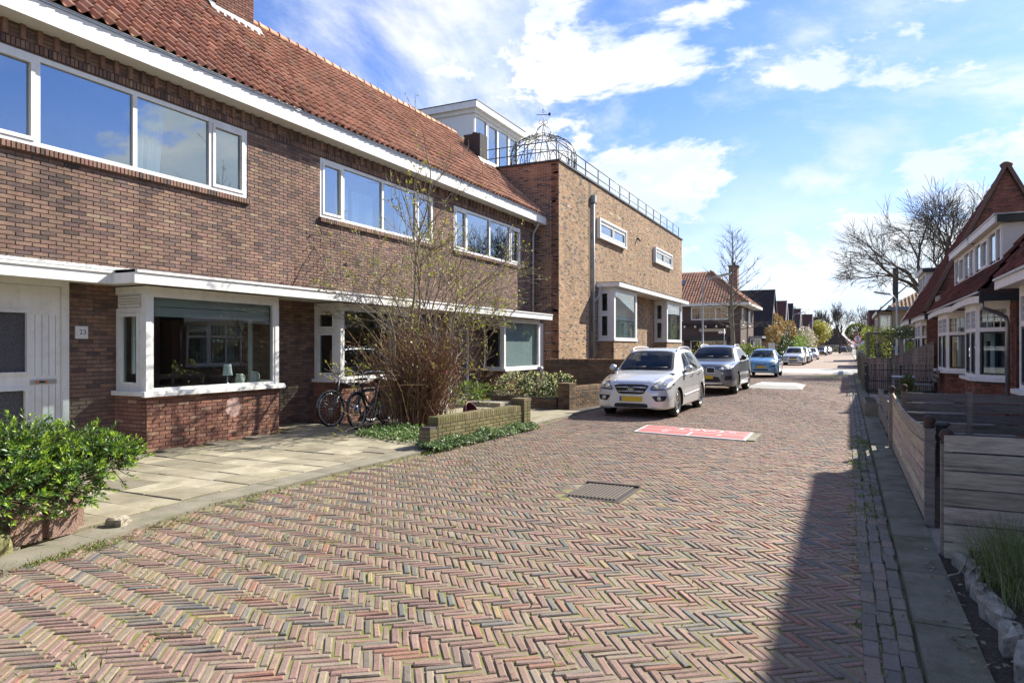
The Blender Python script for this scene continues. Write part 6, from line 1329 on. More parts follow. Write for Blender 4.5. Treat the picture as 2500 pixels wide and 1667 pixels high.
shrub('clipped_hedge', 'rounded light green laurel by the porch of the hipped house', [(-7.6, 60, 1.1), (-6.9, 60.5, 1.0), (-8.4, 60, 1.0)], [(0.9, 0.9, 0.75)] * 3, 1500, 0.22, G_YEL + G_MID, 405)
shrub('clipped_tree', 'brown leafed pleached hedge block on stems', [(-7.6, 84, 4.0), (-7.6, 86, 4.0)], [(0.9, 1.5, 1.4)] * 2, 1300, 0.30, [(0.26, 0.17, 0.06, 3), (0.30, 0.22, 0.07, 2), (0.20, 0.13, 0.05, 2)], 406, 'hedge', 0.75)
shrub('clipped_tree', 'brown leafed pleached hedge block nearer the gable house', [(-7.0, 76, 2.9), (-7.0, 77.5, 2.9)], [(0.7, 1.2, 0.9)] * 2, 900, 0.28, [(0.26, 0.17, 0.06, 3), (0.30, 0.22, 0.07, 2), (0.20, 0.13, 0.05, 2)], 407, 'hedge', 0.75)
shrub('clipped_tree', 'third brown leafed hedge block beyond the dark conifer', [(-6.6, 92, 3.6)], [(0.9, 1.6, 1.2)], 900, 0.30, [(0.26, 0.17, 0.06, 3), (0.30, 0.22, 0.07, 2)], 408, 'hedge', 0.75)
shrub('conifer_hedge', 'dark green conifer hedge beside the parked cars', [(-6.3, 82, 1.4), (-6.3, 84, 1.4)], [(0.8, 1.3, 1.5)] * 2, 1300, 0.26, G_DK, 409, 'hedge', 0.75)
for k, (c, lab) in enumerate((((-6.4, 96, 1.5), 'bright green garden shrub behind the silver estate car'), ((-6.6, 104, 1.8), 'bright green garden shrub under the second left lamp post'), ((-6.2, 110, 1.6), 'bright green garden shrub next to the magnolia'))):
    shrub('garden_shrub', lab, [c], [(1.2, 3.5, 1.6)], 700, 0.32, [(0.16, 0.25, 0.03, 3), (0.11, 0.18, 0.03, 3)], 4100 + k)
shrub('blossom_shrub', 'pale pink blossoming magnolia beyond the green shrubs', [(-6.2, 118, 2.6), (-5.9, 124, 2.4)], [(1.4, 3.5, 2.0)] * 2, 1200, 0.34, [(0.20, 0.24, 0.10, 3), (0.28, 0.28, 0.16, 2)], 411, flowers=(500, 0.3, [(0.6, 0.45, 0.42, 2), (0.65, 0.58, 0.52, 2)]))
shrub('spring_tree', 'large yellow-green spring tree over the far parked cars', [(-5.8, 150, 3.8), (-4.6, 152, 4.6), (-6.6, 154, 3.6), (-5.2, 149, 5.4)], [(2.2, 2.6, 2.2), (2.0, 2.4, 1.9), (2.2, 2.6, 2.0), (1.6, 2, 1.4)], 3400, 0.42, [(0.36, 0.34, 0.05, 4), (0.27, 0.27, 0.04, 3), (0.42, 0.38, 0.09, 2)], 412, 'tree', 0.2)
for k, (c, lab) in enumerate((((5, 205, 4.5), 'pink cherry tree in blossom at the far end of the street'), ((8, 210, 5), 'pink cherry tree in blossom behind the clipped ball tree'), ((2.8, 212, 3.5), 'smaller pink cherry tree beside the far dark car'))):
    shrub('blossom_tree', lab, [c], [(3, 3, 2.6)], 900, 0.5, [(0.62, 0.42, 0.38, 3), (0.5, 0.34, 0.30, 2), (0.68, 0.52, 0.47, 2)], 4130 + k, 'tree', 0.3)
shrub('clipped_hedge', 'low hedge closing the far end of the street', [(x, 222, 0.7) for x in range(-12, 12, 2)], [(1.4, 0.7, 0.9)] * 12, 1600, 0.4, G_DK + G_MID, 414, 'hedge', 0.7)
shrub('clipped_hedge', 'box-shaped green hedge beside the far pavement', [(1.5, 74, 0.9), (1.5, 76, 0.9), (1.5, 78, 0.9)], [(0.55, 1.2, 0.85)] * 3, 1500, 0.2, [(0.16, 0.22, 0.03, 3), (0.10, 0.15, 0.03, 3)], 415, 'hedge', 0.75)
t = shrub('topiary_tree', 'ball-clipped evergreen tree behind the round traffic sign', [(1.05, 86, 3.25)], [(1.18, 1.18, 0.92)], 5200, 0.15, [(0.17, 0.19, 0.025, 4), (0.12, 0.14, 0.02, 3), (0.07, 0.10, 0.02, 2)], 416, 'tree', 0.86)
b = MB(); b.tube([(1.05, 86, 0), (1.05, 86, 2.6)], 0.12, 8, (0.10, 0.08, 0.06)); put(b, 'trunk', m_bark, t)
shrub('clipped_hedge', 'dark shrub under the ball-clipped tree', [(2.6, 70, 1.4), (2.9, 68, 1.2)], [(0.9, 1.4, 1.2)] * 2, 1200, 0.22, G_DK, 417)
shrub('garden_shrub', 'yellow-green shrub under the pergola beam', [(4.2, 59, 1.2)], [(0.6, 0.6, 0.8)], 500, 0.16, G_YEL, 418)
shrub('garden_shrub', 'dark rounded shrub beside the pergola post', [(3.2, 59.4, 1.3), (2.3, 60.5, 1.1)], [(0.7, 0.7, 0.8)] * 2, 900, 0.16, G_DK, 419)
shrub('garden_shrub', 'yellow-flowering twiggy shrub behind the grey car', [(-9.0, 47.5, 1.1), (-8.3, 48.5, 1.0), (-7.6, 49, 0.9)], [(0.6, 0.8, 0.9)] * 3, 420, 0.13, [(0.42, 0.38, 0.04, 3), (0.25, 0.26, 0.04, 2)], 420, shell=0.1)
for k, (c, r, lab) in enumerate((((-7.7, 58.6, 0.7), (0.28, 0.28, 0.8), 'tallest of three small conifers by the hipped house corner'), ((-7.2, 58.4, 0.6), (0.25, 0.25, 0.6), 'narrow small conifer beside the road before the hipped house'), ((-8.3, 58.6, 0.6), (0.3, 0.3, 0.6), 'broad small conifer against the hipped house wall'))):
    shrub('garden_conifer', lab, [c], [r], 320, 0.11, [(0.05, 0.09, 0.02, 3), (0.10, 0.14, 0.03, 2)], 4210 + k)
def pergola():
    t = anchor('pergola', 'wooden pergola overgrown with climbing ivy beside the side road', 'pergola', (2.2, 57.5, 0)); rng = np.random.default_rng(431)
    for x, y in ((1.15, 46.6), (1.15, 49), (1.15, 52), (2.9, 46.6), (4.3, 46.6), (5.6, 46.6)): b = MB(); b.box(x - 0.09, x + 0.09, y - 0.09, y + 0.09, 0, 2.35, (0.16, 0.14, 0.12)); put(b, 'post', m_wood, t)
    b = MB(); b.box(1.05, 6.0, 46.5, 46.7, 2.35, 2.5, (0.16, 0.14, 0.12)); b.box(1.05, 1.25, 46.7, 54, 2.35, 2.5, (0.16, 0.14, 0.12)); put(b, 'beam', m_wood, t)
    b = MB(); cs = [(2.4 + k * 0.35, 46.6, 2.45) for k in range(11)]; blob_leaves(b, cs, [(0.45, 0.5, 0.42)] * len(cs), 1900, 0.15, G_DK + [(0.09, 0.12, 0.03, 3)], rng, 0.4); cs = [(1.2, 47 + k * 0.8, 2.5) for k in range(8)] + [(1.25, 46.7, z) for z in (0.8, 1.2, 1.6, 2.0)] + [(1.5, 46.6, 2.5), (1.9, 46.6, 2.45), (2.2, 46.6, 2.4), (2.1, 46.6, 1.6), (2.1, 46.6, 0.9)]
    blob_leaves(b, cs, [(0.36, 0.42, 0.42)] * len(cs), 2300, 0.13, G_YEL + [(0.16, 0.2, 0.04, 3)], rng, 0.3); put(b, 'ivy', m_leaf, t, kind='stuff')
pergola()

def bare_tree(label, base, h, r, depth, seed, spread=0.6, ratio=0.72, kids=(2, 4), trunk=0.35, col=(0.085, 0.07, 0.055), up=0.03, lean=(0, 0, 1), minr=0.006, tips=None, wob=0.1):
    rng = np.random.default_rng(seed); base = np.array(base, float); t = anchor('bare_tree', label, 'tree', tuple(base)); b = MB(); tp = h * trunk
    pts, d = limb_path(base, lean, tp, 5, rng, 0.03, 0.0); b.tube(pts, np.linspace(r, r * 0.75, 6), 8, col, cap=False); put(b, 'trunk', m_bark, t)
    b = MB(); n0 = kids[1] + 1
    for k in range(n0):
        a = 2 * math.pi * k / n0 + rng.uniform(-0.3, 0.3); s = spread * rng.uniform(0.6, 1.2) * (0.2 if k == 0 else 1)
        branch_tree(b, pts[-1], np.array((math.cos(a) * s, math.sin(a) * s, 1.0)), (h - tp) * (1 - ratio) / (1 - ratio ** (depth + 1)) * 1.15, r * (0.62 if k == 0 else 0.45), depth, rng, spread, ratio, kids, wob, up, col, tips, minr, 6, 0.62)
    put(b, 'crown', m_bark, t, kind='stuff'); return t
bare_tree('large bare spreading tree rising behind the right-hand gable house', (5.6, 52.0, 0), 12.0, 0.42, 6, 501, 0.60, 0.78, (2, 4), 0.30, up=0.012, lean=(-0.03, 0.0, 1), minr=0.012, wob=0.13)
bare_tree('bare slim tree beside the yellow spring tree at the street end', (-4.5, 170, 0), 9.5, 0.25, 5, 502, 0.35, 0.72, (2, 4), 0.3, minr=0.02)
bare_tree('second bare slim tree beside the far left one', (-1.5, 175, 0), 11.0, 0.25, 5, 503, 0.35, 0.72, (2, 4), 0.3, minr=0.02)
bare_tree('bare rounded tree behind the clipped ball tree', (4.0, 150, 0), 9.0, 0.3, 5, 504, 0.6, 0.75, (2, 4), 0.25, minr=0.02)
bare_tree('bare hazy tree left of the far gables', (-12, 190, 0), 11.0, 0.3, 5, 505, 0.5, 0.72, (2, 4), 0.25, minr=0.02)
def street_tree():
    """young street tree with tiers of long upswept side branches"""
    rng = np.random.default_rng(511); base = np.array((-8.0, 55.0, 0.0)); H = 10.6; t = anchor('bare_tree', 'slender leafless street tree with upswept branches beside the lamp post', 'tree', tuple(base)); b = MB(); zs = np.linspace(0, H, 16); pts = np.array([base + np.array((0.06 * math.sin(z * 0.9), 0.05 * math.sin(z * 0.7 + 1), z)) for z in zs])
    b.tube(pts, np.interp(zs, (0, 5, H), (0.19, 0.13, 0.012)), 8, (0.16, 0.14, 0.10), cap=False); put(b, 'trunk', m_bark, t); b = MB(); col = (0.10, 0.085, 0.06)
    for k in range(58):
        z = 2.9 + (H - 3.2) * (k / 58) ** 0.95; L = np.interp(z, (2.9, 4.2, 7, H), (2.7, 3.5, 2.3, 0.5)) * rng.uniform(0.7, 1.1); a = k * 2.4 + rng.normal(0, 0.3); p = np.array([np.interp(z, zs, pts[:, i]) for i in range(3)])
        d = np.array((math.cos(a), math.sin(a), np.interp(z, (3, 6, H), (0.10, 0.55, 1.2)))); q, d2 = limb_path(p, d, L, 8, rng, 0.05, 0.035); b.tube(q, np.linspace(np.interp(z, (3, H), (0.045, 0.014)), 0.007, 9), 5, col, cap=False)
        for j in range(int(4 + L * 5)):
            i = int(rng.integers(2, 9)); tw, _ = limb_path(q[i], d2 + rng.normal(0, 0.55, 3), rng.uniform(0.3, 0.9), 4, rng, 0.1, 0.03); b.tube(tw, np.linspace(0.010, 0.005, 5), 3, col, cap=False)
    put(b, 'crown', m_bark, t, kind='stuff')
street_tree()

def ground_plants():
    rng = np.random.default_rng(521)
    # ivy-like ground cover along the mossy wall
    b = MB(); n = 5200; u = rng.uniform(0, 1, n); y = 8.95 + u * 3.4; x = -5.86 - 0.02 + (rng.beta(2, 2, n) - 0.5) * 0.42 + (u * 0.22); hgt = 0.17 * np.clip(1 - ((x + 5.88 - u * 0.22) / 0.24) ** 2, 0.1, 1) * (0.6 + 0.4 * np.sin(y * 3.1) ** 2); z = 0.02 + hgt * np.sqrt(rng.uniform(0, 1, n))
    P = np.stack([x, y, z], 1); D = rng.normal(0, 1, (n, 3)); Nn = np.array((0.35, -0.2, 1.0)) + rng.normal(0, 0.45, (n, 3)); leaves_np(b, P, D, Nn, rng.uniform(0.035, 0.065, n), rng.uniform(0.018, 0.03, n), palette([(0.17, 0.25, 0.09, 4), (0.11, 0.18, 0.06, 3), (0.24, 0.32, 0.15, 2), (0.08, 0.13, 0.04, 2)], n, rng, 0.25))
    n = 1900; x = rng.uniform(-8.0, -6.1, n); y = rng.uniform(9.5, 10.9, n) + (x + 7) * -0.25; P = np.stack([x, y, rng.uniform(0.02, 0.16, n)], 1); leaves_np(b, P, rng.normal(0, 1, (n, 3)), np.array((0.2, 0, 1.0)) + rng.normal(0, 0.5, (n, 3)), rng.uniform(0.04, 0.075, n), rng.uniform(0.018, 0.032, n), palette([(0.12, 0.20, 0.05, 4), (0.08, 0.15, 0.04, 3), (0.20, 0.27, 0.09, 1)], n, rng, 0.25))
    o = b.build('ground_cover', m_leaf); o['kind'] = 'stuff'; o['label'] = 'low leafy ground cover along the mossy wall and under the bush'; o['category'] = 'ground cover'
    # grass and moss growing in joints and along the kerbs
    b = MB(); P = []; 
    def strip(x0, x1, y0, y1, cnt, cl):
        for c in range(cl):
            cx, cy = rng.uniform(x0, x1), rng.uniform(y0, y1); m = int(cnt * rng.uniform(0.3, 1.7))
            for k in range(m): P.append((cx + rng.normal(0, 0.045), cy + rng.normal(0, 0.09), 0.0))
    strip(-5.62, -5.45, 1.6, 3.6, 34, 26); strip(-5.86, -5.5, 2.4, 5.5, 12, 40); strip(-5.88, -5.7, 5, 9.5, 9, 40); strip(-6.9, -5.4, 12.4, 14.4, 26, 30); strip(0.07, 0.34, 3.0, 14, 22, 110); strip(0.60, 0.72, 3.6, 14, 22, 110); strip(-5.6, -3.2, 1.2, 10, 8, 230); strip(-3.6, -0.3, 2.0, 6, 3, 60); strip(-6.5, -5.9, 2.2, 4.6, 16, 20)
    P = np.array(P); n = len(P); D = rng.normal(0, 0.75, (n, 3)); D[:, 2] = rng.uniform(0.4, 1.2, n); leaves_np(b, P, D, rng.normal(0, 1, (n, 3)), rng.uniform(0.015, 0.06, n), rng.uniform(0.0025, 0.006, n), palette([(0.17, 0.23, 0.035, 4), (0.11, 0.17, 0.03, 3), (0.25, 0.28, 0.06, 2)], n, rng, 0.3))
    o = b.build('grass', m_leaf); o['kind'] = 'stuff'; o['label'] = 'short grass and moss growing in paving joints and along kerbs'; o['category'] = 'grass'
    # dry leaves and litter at the kerbs
    b = MB(); n = 260; yy = rng.uniform(2.5, 9.3, n); xk = np.interp(yy, (1, 2.8, 3.6, 5, 9.6), (-5.45, -5.47, -5.62, -5.88, -5.86)); P = np.stack([xk + rng.uniform(0.0, 0.08, n), yy, np.full(n, 0.012)], 1); leaves_np(b, P, rng.normal(0, 1, (n, 3)) * (1, 1, 0.2), UZ + rng.normal(0, 0.4, (n, 3)), rng.uniform(0.015, 0.04, n), rng.uniform(0.006, 0.014, n), palette([(0.22, 0.13, 0.06, 3), (0.30, 0.2, 0.1, 2), (0.12, 0.08, 0.05, 2)], n, rng, 0.3))
    n = 90; P = np.stack([rng.uniform(0.5, 0.8, n), rng.uniform(3.5, 6.2, n), np.full(n, 0.085)], 1); leaves_np(b, P, rng.normal(0, 1, (n, 3)) * (1, 1, 0.2), UZ + rng.normal(0, 0.4, (n, 3)), rng.uniform(0.02, 0.05, n), rng.uniform(0.008, 0.018, n), palette([(0.22, 0.17, 0.11, 3), (0.30, 0.25, 0.18, 2)], n, rng, 0.3))
    o = b.build('leaf_litter', m_leaf); o['kind'] = 'stuff'; o['label'] = 'dry brown leaf litter scattered along the kerbs'; o['category'] = 'leaf litter'
    # long grass clump by the near fence
    t = anchor('grass_clump', 'arching clump of long ornamental grass in front of the plank fence', 'grass', (1.05, 5.2, 0)); b = MB(); n = 1500; V = []; F = []; C = []
    for k in range(n):
        p = np.array((rng.normal(0.97, 0.08), rng.normal(5.3, 0.28), 0.10)); a = rng.uniform(0, 2 * math.pi); L = rng.uniform(0.25, 0.62); d = np.array((math.cos(a), math.sin(a), 0)); s = np.array((-d[1], d[0], 0)) * rng.uniform(0.0018, 0.0034); c = palette([(0.15, 0.22, 0.06, 4), (0.10, 0.16, 0.05, 3), (0.42, 0.38, 0.22, 2)], 1, rng)[0]; lean = rng.uniform(0.25, 0.95); i0 = len(V)
        for u in (0, 0.35, 0.7, 1.0):
            q = p + d * L * lean * u ** 1.5 + UZ * L * (1.0 * u - 0.62 * lean * u * u); w = s * (1 - u * 0.85); V += [q - w, q + w]; C += [c, c]
        F += [(i0 + j * 2, i0 + j * 2 + 1, i0 + j * 2 + 3, i0 + j * 2 + 2) for j in range(3)]
    b.add(np.array(V), F, np.array(C)); put(b, 'blades', m_leaf, t, kind='stuff')
    # stone edging
    for k, (x, y, sx, sy, sz) in enumerate([(0.755, 5.80, 0.05, 0.16, 0.15), (0.77, 5.46, 0.055, 0.17, 0.16), (0.775, 5.12, 0.06, 0.16, 0.14), (0.78, 4.78, 0.065, 0.17, 0.17), (0.785, 4.42, 0.065, 0.17, 0.16), (0.79, 4.06, 0.07, 0.18, 0.18), (0.80, 3.66, 0.075, 0.20, 0.18)]):
        rock('rough natural stone in the row edging the grass bed', (x, y, 0.0), (sx, sy, sz * 0.62), (0.30, 0.285, 0.245), 530 + k, 'stones edging the grass bed')
    b = MB(); b.box(0.82, 2.7, 2.0, 6.05, 0.04, 0.13); structure(b, 'garden_bed', m_soil)
    t = anchor('dry_twig', 'small forked pale twig lying on the kerb by the stones', 'twig', (0.70, 5.55, 0.08)); b = MB(); b.tube([(0.62, 5.48, 0.085), (0.68, 5.52, 0.092), (0.715, 5.62, 0.10), (0.74, 5.70, 0.115)], 0.006, 5, (0.33, 0.29, 0.24)); b.tube([(0.715, 5.62, 0.10), (0.72, 5.73, 0.10)], 0.004, 5, (0.33, 0.29, 0.24)); put(b, 'stem', m_bark, t)
ground_plants()
# ------------------------------------------------------------------ cars
def pchip(xs, ys, x):
    """monotone cubic through the stations"""
    xs, ys, x = np.asarray(xs, float), np.asarray(ys, float), np.asarray(x, float); h = np.diff(xs); d = np.diff(ys) / h; m = np.zeros_like(ys); m[0], m[-1] = d[0], d[-1]
    for i in range(1, len(xs) - 1):
        m[i] = 0 if d[i - 1] * d[i] <= 0 else 2 * d[i - 1] * d[i] / (d[i - 1] + d[i])
    i = np.clip(np.searchsorted(xs, x) - 1, 0, len(h) - 1); t = (x - xs[i]) / h[i]; t = np.clip(t, 0, 1)
    return (2 * t ** 3 - 3 * t ** 2 + 1) * ys[i] + (t ** 3 - 2 * t ** 2 + t) * h[i] * m[i] + (-2 * t ** 3 + 3 * t ** 2) * ys[i + 1] + (t ** 3 - t ** 2) * h[i] * m[i + 1]
class CarShape:
    """stations: y, zbot, wmax, zmid, wbelt, zbelt, wroof, ztop; nose at y = 0, faces -Y"""
    def __init__(s, st):
        s.st = np.array(st, float); s.len = s.st[-1, 0]
        s.ys = np.unique(np.r_[np.linspace(0, 0.35, 16), np.linspace(0.35, s.len - 0.35, 76), np.linspace(s.len - 0.35, s.len, 14)])
        s.secs = np.array([s.section(y) for y in s.ys])
    def section(s, y):
        zb, wm, zm, wb, zl, wr, zt = [float(pchip(s.st[:, 0], s.st[:, k], y)) for k in range(1, 8)]
        g = max(0.0, min(1.0, (zt - zl - 0.10) / 0.35)); rd = 0.03 + 0.05 * g
        P = np.array([(wm - 0.16, zb), (wm - 0.035, zb + 0.03), (wm - 0.008, zb + 0.12), (wm, zm), (wb + (wm - wb) * 0.25, zl - (zl - zm) * 0.12), (wb, zl), ((wb + wr) / 2 + 0.02 * g, (zl + zt - rd) / 2), (wr, zt - rd), (wr * 0.80, zt - rd * 0.30), (wr * 0.42, zt - rd * 0.05), (0.0, zt)])
        return s.smooth(P)
    @staticmethod
    def smooth(P, k=5):
        n = len(P); Q = np.vstack([2 * P[0] - P[1], P, 2 * P[-1] - P[-2]]); out = []
        for i in range(1, n):
            p0, p1, p2, p3 = Q[i - 1], Q[i], Q[i + 1], Q[i + 2]
            for j in range(k):
                t = j / k; out.append(0.5 * ((2 * p1) + (p2 - p0) * t + (2 * p0 - 5 * p1 + 4 * p2 - p3) * t * t + (-p0 + 3 * p1 - 3 * p2 + p3) * t ** 3))
        out.append(P[-1]); return np.array(out)
    def sec_at(s, y):
        i = int(np.clip(np.searchsorted(s.ys, y) - 1, 0, len(s.ys) - 2)); t = np.clip((y - s.ys[i]) / (s.ys[i + 1] - s.ys[i]), 0, 1); return s.secs[i] * (1 - t) + s.secs[i + 1] * t
    def w(s, y, z):
        c = s.sec_at(y); zz = np.maximum.accumulate(c[:, 1]); return float(np.interp(z, zz, c[:, 0], left=c[0, 0], right=-1.0))
    def side(s, y, z, sg): return np.array((sg * s.w(y, z), y, z))
    def top(s, x, y):
        c = s.sec_at(y); xs = c[:, 0][::-1]; i = int(np.argmax(c[:, 0])); return np.array((x, y, float(np.interp(abs(x), c[i:, 0][::-1], c[i:, 1][::-1]))))
    def front(s, x, z, rear=False):
        a, b = (0.0, 1.3) if not rear else (s.len, s.len - 1.3)
        if s.w(a, z) >= abs(x): return np.array((x, a, z))
        for _ in range(26):
            m = (a + b) / 2
            if s.w(m, z) >= abs(x): b = m
            else: a = m
        return np.array((x, b, z))
def rpoly(P, r=0.25, k=4):
    """polygon with rounded corners (fraction r of each edge)"""
    P = np.array(P, float); n = len(P); out = []
    for i in range(n):
        a, b, c = P[i - 1], P[i], P[(i + 1) % n]; p, q = b + (a - b) * r, b + (c - b) * r
        for t in np.linspace(0, 1, k): out.append(p * (1 - t) ** 2 + b * 2 * t * (1 - t) + q * t * t)
    out = np.array(out); res = []                       # resample long edges
    for i in range(len(out)):
        a, b = out[i], out[(i + 1) % len(out)]; m = max(1, int(np.linalg.norm(b - a) / 0.06)); res += [a + (b - a) * j / m for j in range(m)]
    return np.array(res)
def offset_poly(P, d):
    c = np.roll(P, -1, 0) - np.roll(P, 1, 0); n = np.stack([c[:, 1], -c[:, 0]], 1); n /= np.maximum(np.linalg.norm(n, axis=1, keepdims=True), 1e-9)
    area = np.sum(P[:, 0] * np.roll(P[:, 1], -1) - np.roll(P[:, 0], -1) * P[:, 1]); return P + n * d * (1 if area > 0 else -1)
def in_poly(p, P):
    x, y = p; j = len(P) - 1; c = False
    for i in range(len(P)):
        if (P[i][1] > y) != (P[j][1] > y) and x < (P[j][0] - P[i][0]) * (y - P[i][1]) / (P[j][1] - P[i][1]) + P[i][0]: c = not c
        j = i
    return c
def panel(mb, P, mapf, off, rings=5, flip=False, mi=0):
    c = P.mean(0); n = len(P); V = [off(mapf(*c))]; F = []
    for k in range(1, rings + 1): V += [off(mapf(*(c + (p - c) * k / rings))) for p in P]
    for i in range(n): F.append((0, 1 + i, 1 + (i + 1) % n))
    for k in range(rings - 1):
        a = 1 + k * n
        for i in range(n): F.append((a + i, a + n + i, a + n + (i + 1) % n, a + (i + 1) % n))
    mb.add(V, [f[::-1] for f in F] if flip else F, mi=mi, smooth=True)
def ring(mb, P, Q, mapf, off, flip=False):
    n = len(P); V = [off(mapf(*p)) for p in P] + [off(mapf(*q)) for q in Q]; F = [(i, (i + 1) % n, n + (i + 1) % n, n + i) for i in range(n)]
    mb.add(V, [f[::-1] for f in F] if flip else F, smooth=True)
def offs(d): d = np.array(d, float); return lambda p: p + d
_wheels = {}
def wheel(parent, x, y, r, wd, sg, spokes, rimr, seg=28):
    key = (r, wd, spokes, rimr)
    if key not in _wheels:
        T = MB(); h = wd / 2; T.lathe([(rimr, -h * 0.8), (rimr + 0.02, -h * 0.95), (r - 0.05, -h), (r - 0.015, -h * 0.85), (r, -h * 0.55), (r, h * 0.55), (r - 0.015, h * 0.85), (r - 0.05, h), (rimr + 0.02, h * 0.95), (rimr, h * 0.8)], Matrix.Rotation(math.pi / 2, 4, 'Y'), seg)
        Rm = MB(); My = Matrix.Rotation(math.pi / 2, 4, 'Y'); Rm.lathe([(rimr, -h * 0.8), (rimr - 0.03, -h * 0.5), (rimr - 0.035, h * 0.4), (rimr - 0.005, h * 0.86), (rimr + 0.006, h * 0.9), (rimr - 0.02, h * 0.80)], My, seg); Rm.lathe([(0, h * 0.62), (0.05, h * 0.60), (0.065, h * 0.5), (0.06, 0)], My, 14)
        for k in range(spokes):
            a = 2 * math.pi * k / spokes; d = np.array((0, math.cos(a), math.sin(a))); s_ = np.array((0, -math.sin(a), math.cos(a))); v = []
            for rr, w_, xx in ((0.04, 0.034, h * 0.58), (rimr * 0.6, 0.026, h * 0.66), (rimr - 0.012, 0.042, h * 0.74)):
                for q in (-1, 1):
                    for dx in (0, -0.02): v.append(d * rr + s_ * w_ * q + UX * (xx + dx))
            Rm.add(v, [(0, 2, 6, 4), (4, 6, 10, 8), (0, 4, 5, 1), (4, 8, 9, 5), (2, 3, 7, 6), (6, 7, 11, 10)])
        Dk = MB(); Dk.lathe([(0.0, h * 0.12), (rimr - 0.04, h * 0.12)], My, 20)
        _wheels[key] = (T.mesh('tyre', m_rubber), Rm.mesh('rim', m_alloy), Dk.mesh('brake_disc', m_blackpl))
    e = bpy.data.objects.new('wheel', _wheels[key][0]); COL.objects.link(e); e.parent = parent; e.location = (x, y, r); e.rotation_euler = (0, 0, 0 if sg > 0 else math.pi)
    for nm, me in zip(('rim', 'brake_disc'), _wheels[key][1:]): o = bpy.data.objects.new(nm, me); COL.objects.link(o); o.parent = e
def car_paint(name, col, metal=0.35): return M(name, col, 0.32, metal=metal, coat=1.0, nz=((260, 0.05),))
def make_car(label, loc, rz, st, paint, sidewins, screen, axles, wr, wd=0.21, rimr=0.20, spokes=6, tint=False, arch=None, feats=None, group='cars parked along the kerb', lo=False):
    cs = CarShape(st); t = thing('parked_car', label, 'car', loc, rz, group); gl = m_carglass_dk if tint else m_carglass; arch = arch or wr + 0.055
    wins = [rpoly(p, 0.18) for p in sidewins]; scr = rpoly(screen, 0.16); rsc = None
    # body shell with openings
    ny, nv = cs.secs.shape[:2]; b = MB(); V = []
    for sg in (1, -1): V.append(np.stack([sg * cs.secs[:, :, 0], np.repeat(cs.ys[:, None], nv, 1), cs.secs[:, :, 1]], -1).reshape(-1, 3))
    F = []; wo = [offset_poly(p, 0.012) for p in wins]; so = offset_poly(scr, 0.012)
    for i in range(ny - 1):
        for j in range(nv - 1):
            q = cs.secs[i:i + 2, j:j + 2].reshape(-1, 2).mean(0); yc = (cs.ys[i] + cs.ys[i + 1]) / 2; skip = False
            for ya in axles:
                if (yc - ya) ** 2 + (q[1] - wr) ** 2 < (arch + 0.02) ** 2 and q[0] > 0.45 and q[1] < wr + arch + 0.05: skip = True
            if j > nv * 0.42 and not skip:
                if any(in_poly((yc, q[1]), p) for p in wo) and j < nv * 0.78: skip = True
                elif j > nv * 0.55 and in_poly((q[0], yc), so): skip = True
            if skip: continue
            a = i * nv + j; F.append((a, a + 1, a + nv + 1, a + nv)); o2 = ny * nv; F.append((o2 + a, o2 + a + nv, o2 + a + nv + 1, o2 + a + 1))
    b.add(np.vstack(V), F, smooth=True)
    for e in (0, ny - 1):
        c = cs.secs[e]; pts = [(c[k, 0], cs.ys[e], c[k, 1]) for k in range(nv)] + [(-c[k, 0], cs.ys[e], c[k, 1]) for k in range(nv - 1, -1, -1)]; b.add(pts, [tuple(range(len(pts)))] if e == 0 else [tuple(range(len(pts) - 1, -1, -1))])
    body = b.build('body', paint, t)
    # cabin liner, floor, seats
    q = MB(); z0 = float(cs.st[:, 1].min()) + 0.04; wm = float(cs.st[:, 2].max()); q.box(-wm + 0.14, wm - 0.14, 0.35, cs.len - 0.25, z0, z0 + 0.25); y1 = screen[0][1]; q.box(-wm + 0.16, wm - 0.16, y1 - 0.25, y1 + 0.30, z0 + 0.2, float(cs.top(0, y1)[2]) - 0.07)
    for sx in (-0.36, 0.36):
        for sy, hh in ((1.55, 1.02), (2.45, 1.0)):
            ys_ = y1 + sy - 0.55; q.obox((sx, ys_, z0 + 0.42), UX * 0.24, UY * 0.26, UZ * 0.12); q.obox((sx, ys_ + 0.30, z0 + 0.70), UX * 0.23, UY * 0.07, UZ * 0.32); q.obox((sx, ys_ + 0.34, z0 + 1.08), UX * 0.12, UY * 0.045, UZ * 0.085)
    q.build('cabin', m_carin, t)
    if not lo: q = MB(); th = np.linspace(0, 2 * math.pi, 18, endpoint=False); q.tube([(0.36 + 0.18 * math.cos(a), y1 + 0.42 + 0.07 * math.sin(a), z0 + 0.86 + 0.165 * math.sin(a)) for a in th], 0.014, 5, closed=True); q.build('steering_wheel', m_blackpl, t)
    # glass with black surround
    for sg in (1, -1):
        for p in wins:
            q = MB(); f = lambda y, z: cs.side(y, z, sg); panel(q, p, f, offs((sg * 0.002, 0, 0)), 4, sg < 0); q.build('side_window', gl, t)
            q = MB(); ring(q, offset_poly(p, -0.014), offset_poly(p, 0.028), f, offs((sg * 0.005, 0, 0.0)), sg < 0); q.build('window_trim', m_blackpl, t)
    q = MB(); panel(q, scr, cs.top, offs((0, -0.001, 0.003)), 7, True); w = q.build('windscreen', gl, t)
    q = MB(); ring(q, offset_poly(scr, -0.035), offset_poly(scr, 0.022), cs.top, offs((0, -0.003, 0.006)), True); q.build('screen_trim', m_blackpl, w)
